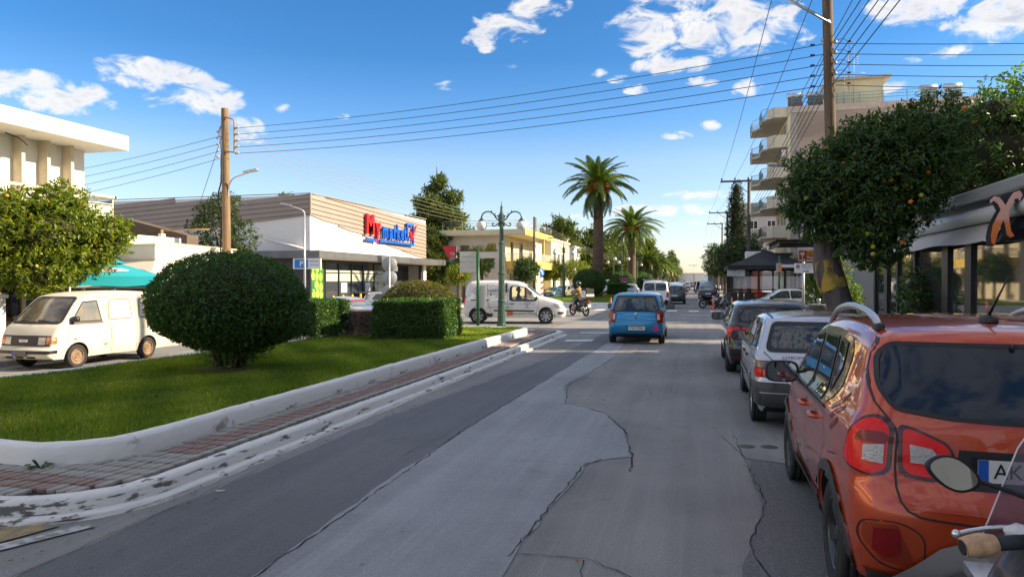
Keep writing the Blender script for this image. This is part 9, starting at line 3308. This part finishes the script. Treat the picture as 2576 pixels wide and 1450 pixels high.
def rider(label,loc,rz,top_m,bottom_m,helmet_m,name='person',bare=True):
 t=thing(name,label,'person',loc,rz)
 P=[(0,-.12,.88),(0,-.10,1.06),(0,-.03,1.26),(0,.02,1.38),(0,.04,1.46),(0,.06,1.56),(0,.07,1.66),(-.17,.0,1.35),(-.27,.10,1.13),(-.31,.30,1.04),(.17,.0,1.35),(.27,.10,1.13),(.31,.30,1.04),(-.10,-.10,.84),(-.19,.27,.72),(-.16,.14,.34),(-.16,.20,.29),(.10,-.10,.84),(.19,.27,.72),(.16,.14,.34),(.16,.20,.29)]
 E_=[(0,1),(1,2),(2,3),(3,4),(4,5),(5,6),(3,7),(7,8),(8,9),(3,10),(10,11),(11,12),(0,13),(13,14),(14,15),(15,16),(0,17),(17,18),(18,19),(19,20)]
 Rr=[(.15,.12),(.135,.10),(.16,.11),(.12,.09),.055,.085,.08,.065,.045,.035,.065,.045,.035,.095,.07,.045,.035,.095,.07,.045,.035]
 skin_body('body',P,E_,Rr,M_skin,t)
 skin_body('shirt',[P[0],P[1],P[2],P[3],P[7],P[8],(-.305,.24,1.06),P[10],P[11],(.305,.24,1.06)],[(0,1),(1,2),(2,3),(3,4),(4,5),(5,6),(3,7),(7,8),(8,9)],[(.155,.13),(.155,.125),(.18,.13),(.14,.105),.08,.06,.048,.08,.06,.048],top_m,t)
 skin_body('shorts',[(0,-.13,.90),P[13],(-.175,.20,.74),P[17],(.175,.20,.74)],[(0,1),(1,2),(0,3),(3,4)],[(.165,.135),.11,.088,.11,.088],bottom_m,t)
 for sg in(-1,1):
  MB().ball((sg*.16,.22,.27),.06,10,8,(.8,2.0,.7)).build('shoe',M_black,t,fix=False)
  mb=MB()
  mb.ball((sg*.32,.33,1.03),.04,8,6,(1,1.3,.8))
  for q in range(4):
   mb.tube([(sg*(.295+q*.018),.345,1.045),(sg*(.30+q*.018),.385,1.03),(sg*(.30+q*.018),.375,.995)],.009,5)
  mb.tube([(sg*.285,.32,1.03),(sg*.28,.35,.995)],.011,5)
  mb.build('hand',M_skin,t,fix=False)
 mb=MB()
 mb.ball((0,.06,1.66),.15,18,12,(.88,1.02,.98))
 mb.build('helmet',helmet_m,t,fix=False)
 MB().lathe([(0,.0),(.09,.0),(.12,-.05)],12,Matrix.Translation((0,.19,1.64))@Matrix.Rotation(R(-90),4,'X')@Matrix.Diagonal((1,.7,1,1))).build('visor',M_carg,t)
 return t
MX,MY,MR=-5.95,36.6,R(43)
two_wheeler('delivery_moped','black delivery moped riding away past the white van bonnet','moped',(MX,MY,0),MR,(.015,.015,.018))
rider('delivery rider in mustard top, dark shorts and glossy black helmet',(MX,MY,0),MR,mat('mustard_cloth',(.36,.22,.05),.85),mat('dark_shorts',(.02,.02,.024),.85),mat('helmet_black',(.012,.012,.014),.15,coat=1))
bx=thing('delivery_box','black cube delivery box with white printed sheets on the moped rack','box',(MX,MY,0),MR)
MB().box(-.25,.25,-.98,-.50,.92,1.42,bev=.03).build('case',mat('box_black',(.02,.02,.022),.6),bx)
MB().box(-.262,-.252,-.94,-.54,.95,1.32).build('side_sheet',M_white,bx)
s_=MB().box(-.24,.24,-.992,-.982,1.02,1.14).build('rear_sheet',M_white,bx)
text('lettering','TAKE A BITE',.07,M_ink,s_,(0,-.994,1.08),(R(90),0,0))
MB().prism([(-.20,-.94),(-.04,-.94),(-.08,-.62)],'z',1.42,1.425).build('strap',M_rail,bx)
MB().ball((-.264,-.74,1.2),.05,10,6,(.1,1,1)).build('round_mark',mat('orange_print',()),bx)
two_wheeler('parked_motorcycle','black motorcycle parked at the right kerb with its plate towards the road','motorcycle',(.85,49.0,0),R(-62),(.015,.015,.02),'moto',R(8))
two_wheeler('parked_scooter','white and black scooter parked beside the black motorcycle at the tent','scooter',(1.35,47.6,0),R(-150),(.55,.54,.52),'moto',R(-7))
two_wheeler('distant_motorcycle','small dark motorcycle far down the road','motorcycle',(-2.1,118,0),0,(.02,.02,.02))
rider('person in black riding the distant motorcycle down the road',(-2.1,118,0),0,mat('black_cloth',(.012,.012,.014),.85),mat('black_cloth',()),mat('helmet_black',()))
def seated(label,loc,rz,top_m,hair=True):
 t=thing('person',label,'person',loc,rz)
 P=[(0,0,.0),(0,-.03,.25),(0,-.02,.42),(0,0,.50),(0,.02,.60),(0,.03,.68),(-.17,0,.40),(-.24,.12,.22),(-.14,.36,.26),(.17,0,.40),(.24,.12,.22),(.14,.36,.26),(-.10,.12,-.04),(-.13,.42,.0),(.10,.12,-.04),(.13,.42,.0)]
 E_=[(0,1),(1,2),(2,3),(3,4),(4,5),(2,6),(6,7),(7,8),(2,9),(9,10),(10,11),(0,12),(12,13),(0,14),(14,15)]
 Rr=[(.16,.13),(.15,.11),(.14,.10),.05,.085,.08,.065,.045,.035,.065,.045,.035,.09,.07,.09,.07]
 skin_body('body',P,E_,Rr,M_skin,t)
 skin_body('shirt',[P[0],P[1],P[2],P[6],P[7],P[9],P[10]],[(0,1),(1,2),(2,3),(3,4),(2,5),(5,6)],[(.17,.14),(.165,.125),(.155,.115),.08,.06,.08,.06],top_m,t)
 MB().ball((0,-.01,.69),.105,14,10,(.92,1.05,.95)).build('hair',M_hair,t,fix=False)
 mb=MB()
 mb.tube([(0,.11,.66),(0,.135,.63)],[.012,.02],6)
 for sg in(-1,1):
  mb.ball((sg*.035,.105,.665),.012,8,6)
  mb.ball((sg*.10,.02,.64),.025,8,6,(.4,1,1.3))
 mb.build('face_features',M_skin,t,fix=False)
 return t
def parented_place(car,local):
 c_=bpy.data.objects[car]
 bpy.context.view_layer.update()
 return tuple(c_.matrix_world@Vector(local)),c_.rotation_euler.z
p_,r_z=parented_place('white_saloon',(-.36,2.05,.50))
seated('driver in a dark jacket at the wheel of the white saloon',p_,r_z,mat('black_cloth',()))
p_,r_z=parented_place('florist_van',(-.36,2.30,.76))
seated('driver in a pale yellow top inside the white florist van',p_,r_z,mat('pale_yellow_cloth',(.6,.5,.22),.85))
seated('brown haired person sitting behind the cafe glass near the orange letter',(5.5,10.3,.62),R(60),mat('brown_cloth',(.10,.05,.03),.85))
def foreground_scooter():
 """parked behind the red car; only its mirror, left grip, screen and cowl reach the frame"""
 t=thing('foreground_scooter','dark scooter with clear windscreen, round mirror and taped grip in the bottom right corner','scooter',(1.315,2.33,0),R(-3))
 m_b=mat('scooter_grey',(.055,.05,.055),.45,coat=.3,var=.15,vscale=7)
 for y in(-.62,.66):
  w_=MB().lathe([(.16,-.05),(.21,-.065),(.26,-.04),(.27,0),(.26,.04),(.21,.065),(.16,.05)],30,Matrix.Rotation(R(90),4,'Y')).build('wheel',M_rubber,t,(0,y,.27))
  MB().lathe([(.165,-.04),(.10,-.05),(.03,-.03),(.03,.03),(.10,.05),(.165,.04)],24,Matrix.Rotation(R(90),4,'Y')).build('rim',M_rim_s,w_)
 def loft(secs,name,m,n=16,smooth=True):
  mb=MB()
  vs,fs=[],[]
  for(y,z,w_,d_)in secs:
   for j in range(n):
    a=2*math.pi*j/n
    ca,sa=math.cos(a),math.sin(a)
    vs.append((w_*math.copysign(abs(ca)**.6,ca),y+d_*math.copysign(abs(sa)**.7,sa),z))
  for i in range(len(secs)-1):
   for j in range(n):
    fs.append([i*n+j,i*n+(j+1)%n,(i+1)*n+(j+1)%n,(i+1)*n+j])
  fs.append(list(range(n-1,-1,-1)))
  fs.append([(len(secs)-1)*n+j for j in range(n)])
  mb.add(vs,fs,smooth)
  return mb.build(name,m,t)
 loft([(.50,.26,.14,.10),(.55,.45,.26,.10),(.52,.62,.34,.11),(.46,.76,.385,.12),(.42,.80,.37,.12)],'leg_shield',m_b)
 loft([(.42,.80,.37,.13),(.43,.88,.33,.13),(.46,.96,.26,.10),(.50,1.02,.18,.06)],'handlebar_cowl',m_b)
 mb=MB()
 mb.prism([(.36,.765),(.33,.80),(.60,.815),(.60,.78)],'x',-.395,.395)
 mb.build('trim_bar',mat('polished_trim',(.6,.62,.65),.18,.9),t)
 loft([(-.10,.28,.13,.45),(-.12,.40,.17,.48),(-.30,.52,.17,.40),(-.35,.66,.16,.38)],'rear_body',m_b)
 loft([(-.30,.66,.17,.42),(-.30,.74,.17,.42),(-.34,.78,.14,.36)],'seat',M_black)
 MB().box(-.16,.16,-.05,.42,.24,.28,bev=.01).build('foot_board',M_trim,t)
 def bar(sg):
  mb=MB()
  mb.tube([(0,.40,.95),(sg*.20,.37,.985),(sg*.27,.345,.99)],.017,8)
  h=mb.build('handlebar',M_black,t)
  mb=MB()
  mb.tube([(sg*.27,.345,.99),(sg*.40,.315,.975)],.024,12)
  mb.build('grip',mat('grip_rubber',(.03,.035,.045),.7),h)
  mb=MB()
  mb.box(sg*.235-.045,sg*.235+.045,.30,.40,.95,1.035,bev=.015)
  mb.build('switch_box',M_black,h)
  MB().box(sg*.215-.022,sg*.215+.022,.292,.30,1.0,1.02).build('switch',mat('switch_pale',(.6,.62,.6),.5),h)
  mb=MB()
  mb.tube(chaikin([(sg*.245,.405,1.00),(sg*.30,.43,1.00),(sg*.42,.405,.985),(sg*.46,.385,.98)],1),[.012]*3+[.009]*5+[.009],8)if False else mb.tube(chaikin([(sg*.245,.395,1.005),(sg*.31,.42,1.01),(sg*.42,.39,.995),(sg*.475,.365,.985)],1),.0095,8)
  mb.ball((sg*.478,.364,.985),.015,10,8)
  mb.build('brake_lever',mat('lever_alu',(.72,.73,.75),.25,.9),h,fix=False)
  return h
 hl=bar(-1)
 bar(1)
 mb=MB()
 A,B=Vector((-.375,.322,.978)),Vector((-.475,.300,.962))
 pts=[A.lerp(B,k/5)for k in range(6)]
 mb.tube(pts,[.030,.037,.040,.038,.036,.031],14)
 v=np.array(mb.v)
 rr_=np.random.default_rng(5)
 v+=rr_.normal(0,.0012,v.shape)
 mb.v=[tuple(q)for q in v]
 mb.build('taped_grip_end',mat('tape_tan',(.55,.34,.20),.6,var=.25,vscale=30,bump=.6,bscale=60),hl)
 MB().tube([B,B+(B-A)*.03],.026,14).build('bar_end',M_black,hl)
 mb=MB()
 vs,fs=[],[]
 for i in range(7):
  for j in range(4):
   vs.append((-.38-.010*i+.006*math.sin(j*3+i),.335-.012*j+.008*math.sin(i*2.3),.952-.020*j*(1-.18*abs(i-4))+.006*math.sin(i*4+j)))
 for i in range(6):
  for j in range(3):
   fs.append((i*4+j,i*4+j+1,(i+1)*4+j+1,(i+1)*4+j))
 mb.add(vs,fs,True)
 mb.build('torn_plastic',mat('torn_plastic',(.45,.41,.42),.35,alpha=.4),hl)
 mb=MB()
 mb.tube([(-.255,.37,1.0),(-.30,.375,1.005),(-.33,.385,1.0)],[.030,.034,.018],10)
 v=np.array(mb.v)
 v+=rr_.normal(0,.002,v.shape)
 mb.v=[tuple(q)for q in v]
 mb.build('plastic_wrap',mat('white_wrap',(.66,.67,.70),.3,bump=.8,bscale=50),hl)
 for sg in(-1,1):
  mb=MB()
  c=Vector((sg*.50,.33,1.20))
  mb.tube(chaikin([(sg*.20,.375,1.03),(sg*.215,.365,1.10),(sg*.30,.35,1.14),tuple(c+Vector((-sg*.07,.01,-.02)))],2),.0085,8)
  st=mb.build('mirror_stem',M_black,t)
  M=Matrix.Translation(c)@Matrix.Rotation(R(-12*sg),4,'Z')@Matrix.Rotation(R(-8),4,'X')
  vs,fs,n=[],[],28
  def lens(a,s_):
   ca,sa=math.cos(a),math.sin(a)
   ex=.086*s_*ca
   ez=(.058 if sa>0 else .060)*s_*sa*(1-.28*abs(ca)**2)
   return ex,ez
  rings=[(.84,-.012),(.98,-.014),(1.0,-.006),(.96,.012),(.62,.034),(.0,.042)]
  for(s_,y)in rings:
   for j in range(n):
    ex,ez=lens(2*math.pi*j/n,s_)
    ex2=ex*math.cos(R(25))-ez*math.sin(R(25))*-sg*-1
    vs.append(M@Vector((ex,y,ez-ex*.28*sg*-1)))
  for i in range(len(rings)-1):
   for j in range(n):
    fs.append([i*n+j,i*n+(j+1)%n,(i+1)*n+(j+1)%n,(i+1)*n+j])
  mb=MB()
  mb.add(vs,fs,True)
  mb.build('mirror_housing',M_black,st)
  gv=[]
  for j in range(n):
   ex,ez=lens(2*math.pi*j/n,.86)
   gv.append(M@Vector((ex,-.0125,ez-ex*.28*sg*-1)))
  g=MB()
  g.add(gv,[list(range(n))],False)
  g.build('mirror_glass',mat('mirror_real',(.50,.50,.48),.01,1.0),st)
 WSC=lambda v_:(.375-.10*v_)*(1 if v_<.7 else math.sqrt(max(.0,1-((v_-.7)/.3)**2*.5)))
 mb=MB()
 vs,fs=[],[]
 nu,nv_=14,10
 for thick in(0,.003):
  for j in range(nv_+1):
   v_=j/nv_
   z=.93+.50*v_
   wd=WSC(v_)
   for i in range(nu+1):
    u_=-1+2*i/nu
    vs.append((u_*wd,.60-.12*u_*u_-.17*v_+thick,z))
 N_=(nu+1)*(nv_+1)
 for s_ in(0,N_):
  for j in range(nv_):
   for i in range(nu):
    a=s_+j*(nu+1)+i
    fs.append((a,a+1,a+nu+2,a+nu+1))
 mb.add(vs,fs,True)
 me=mb.mesh('windscreen')
 m_s=bpy.data.materials.new('clear_acrylic')
 m_s.use_nodes=True
 nt=m_s.node_tree
 nt.nodes.clear()
 tr=nd(nt,'ShaderNodeBsdfTransparent')
 tr.inputs[0].default_value=(.86,.84,.88,1)
 gl=nd(nt,'ShaderNodeBsdfGlossy')
 gl.inputs['Roughness'].default_value=.04
 gl.inputs[0].default_value=(.9,.9,.95,1)
 df=nd(nt,'ShaderNodeBsdfDiffuse')
 df.inputs[0].default_value=(.55,.5,.6,1)
 m1=nd(nt,'ShaderNodeMixShader')
 m1.inputs[0].default_value=.30
 nt.links.new(tr.outputs[0],m1.inputs[1])
 nt.links.new(df.outputs[0],m1.inputs[2])
 fr=nd(nt,'ShaderNodeFresnel')
 m2=nd(nt,'ShaderNodeMixShader')
 nt.links.new(fr.outputs[0],m2.inputs[0])
 nt.links.new(m1.outputs[0],m2.inputs[1])
 nt.links.new(gl.outputs[0],m2.inputs[2])
 out=nd(nt,'ShaderNodeOutputMaterial')
 nt.links.new(m2.outputs[0],out.inputs[0])
 me.materials.append(m_s)
 ws=obj('windscreen',me,t)
 rim=[]
 for v_ in np.linspace(0,1,12):
  wd=WSC(v_)
  rim.append((-wd,.60-.12-.17*v_,.93+.50*v_))
 wt=WSC(1)
 for u_ in np.linspace(-1,1,10)[1:]:
  rim.append((u_*wt,.60-.12*u_*u_-.17,1.43))
 for v_ in np.linspace(1,0,12)[1:]:
  wd=WSC(v_)
  rim.append((wd,.60-.12-.17*v_,.93+.50*v_))
 MB().tube(rim,.0028,5,caps=False).build('screen_edge',mat('acrylic_edge',(.75,.72,.80),.2),ws)
 mb=MB()
 mb.tube([(-.12,.50,.96),(-.10,.47,1.12)],.012,6)
 mb.tube([(.12,.50,.96),(.10,.47,1.12)],.012,6)
 mb.build('screen_bracket',M_black,t)
 MB().lathe([(0,.0),(.055,.0),(.065,-.02)],16,Matrix.Translation((.0,.33,1.02))@Matrix.Rotation(R(55),4,'X')).build('speedometer',mat('gauge_blue',(.02,.12,.25),.15,coat=1),t)
 return t
foreground_scooter()
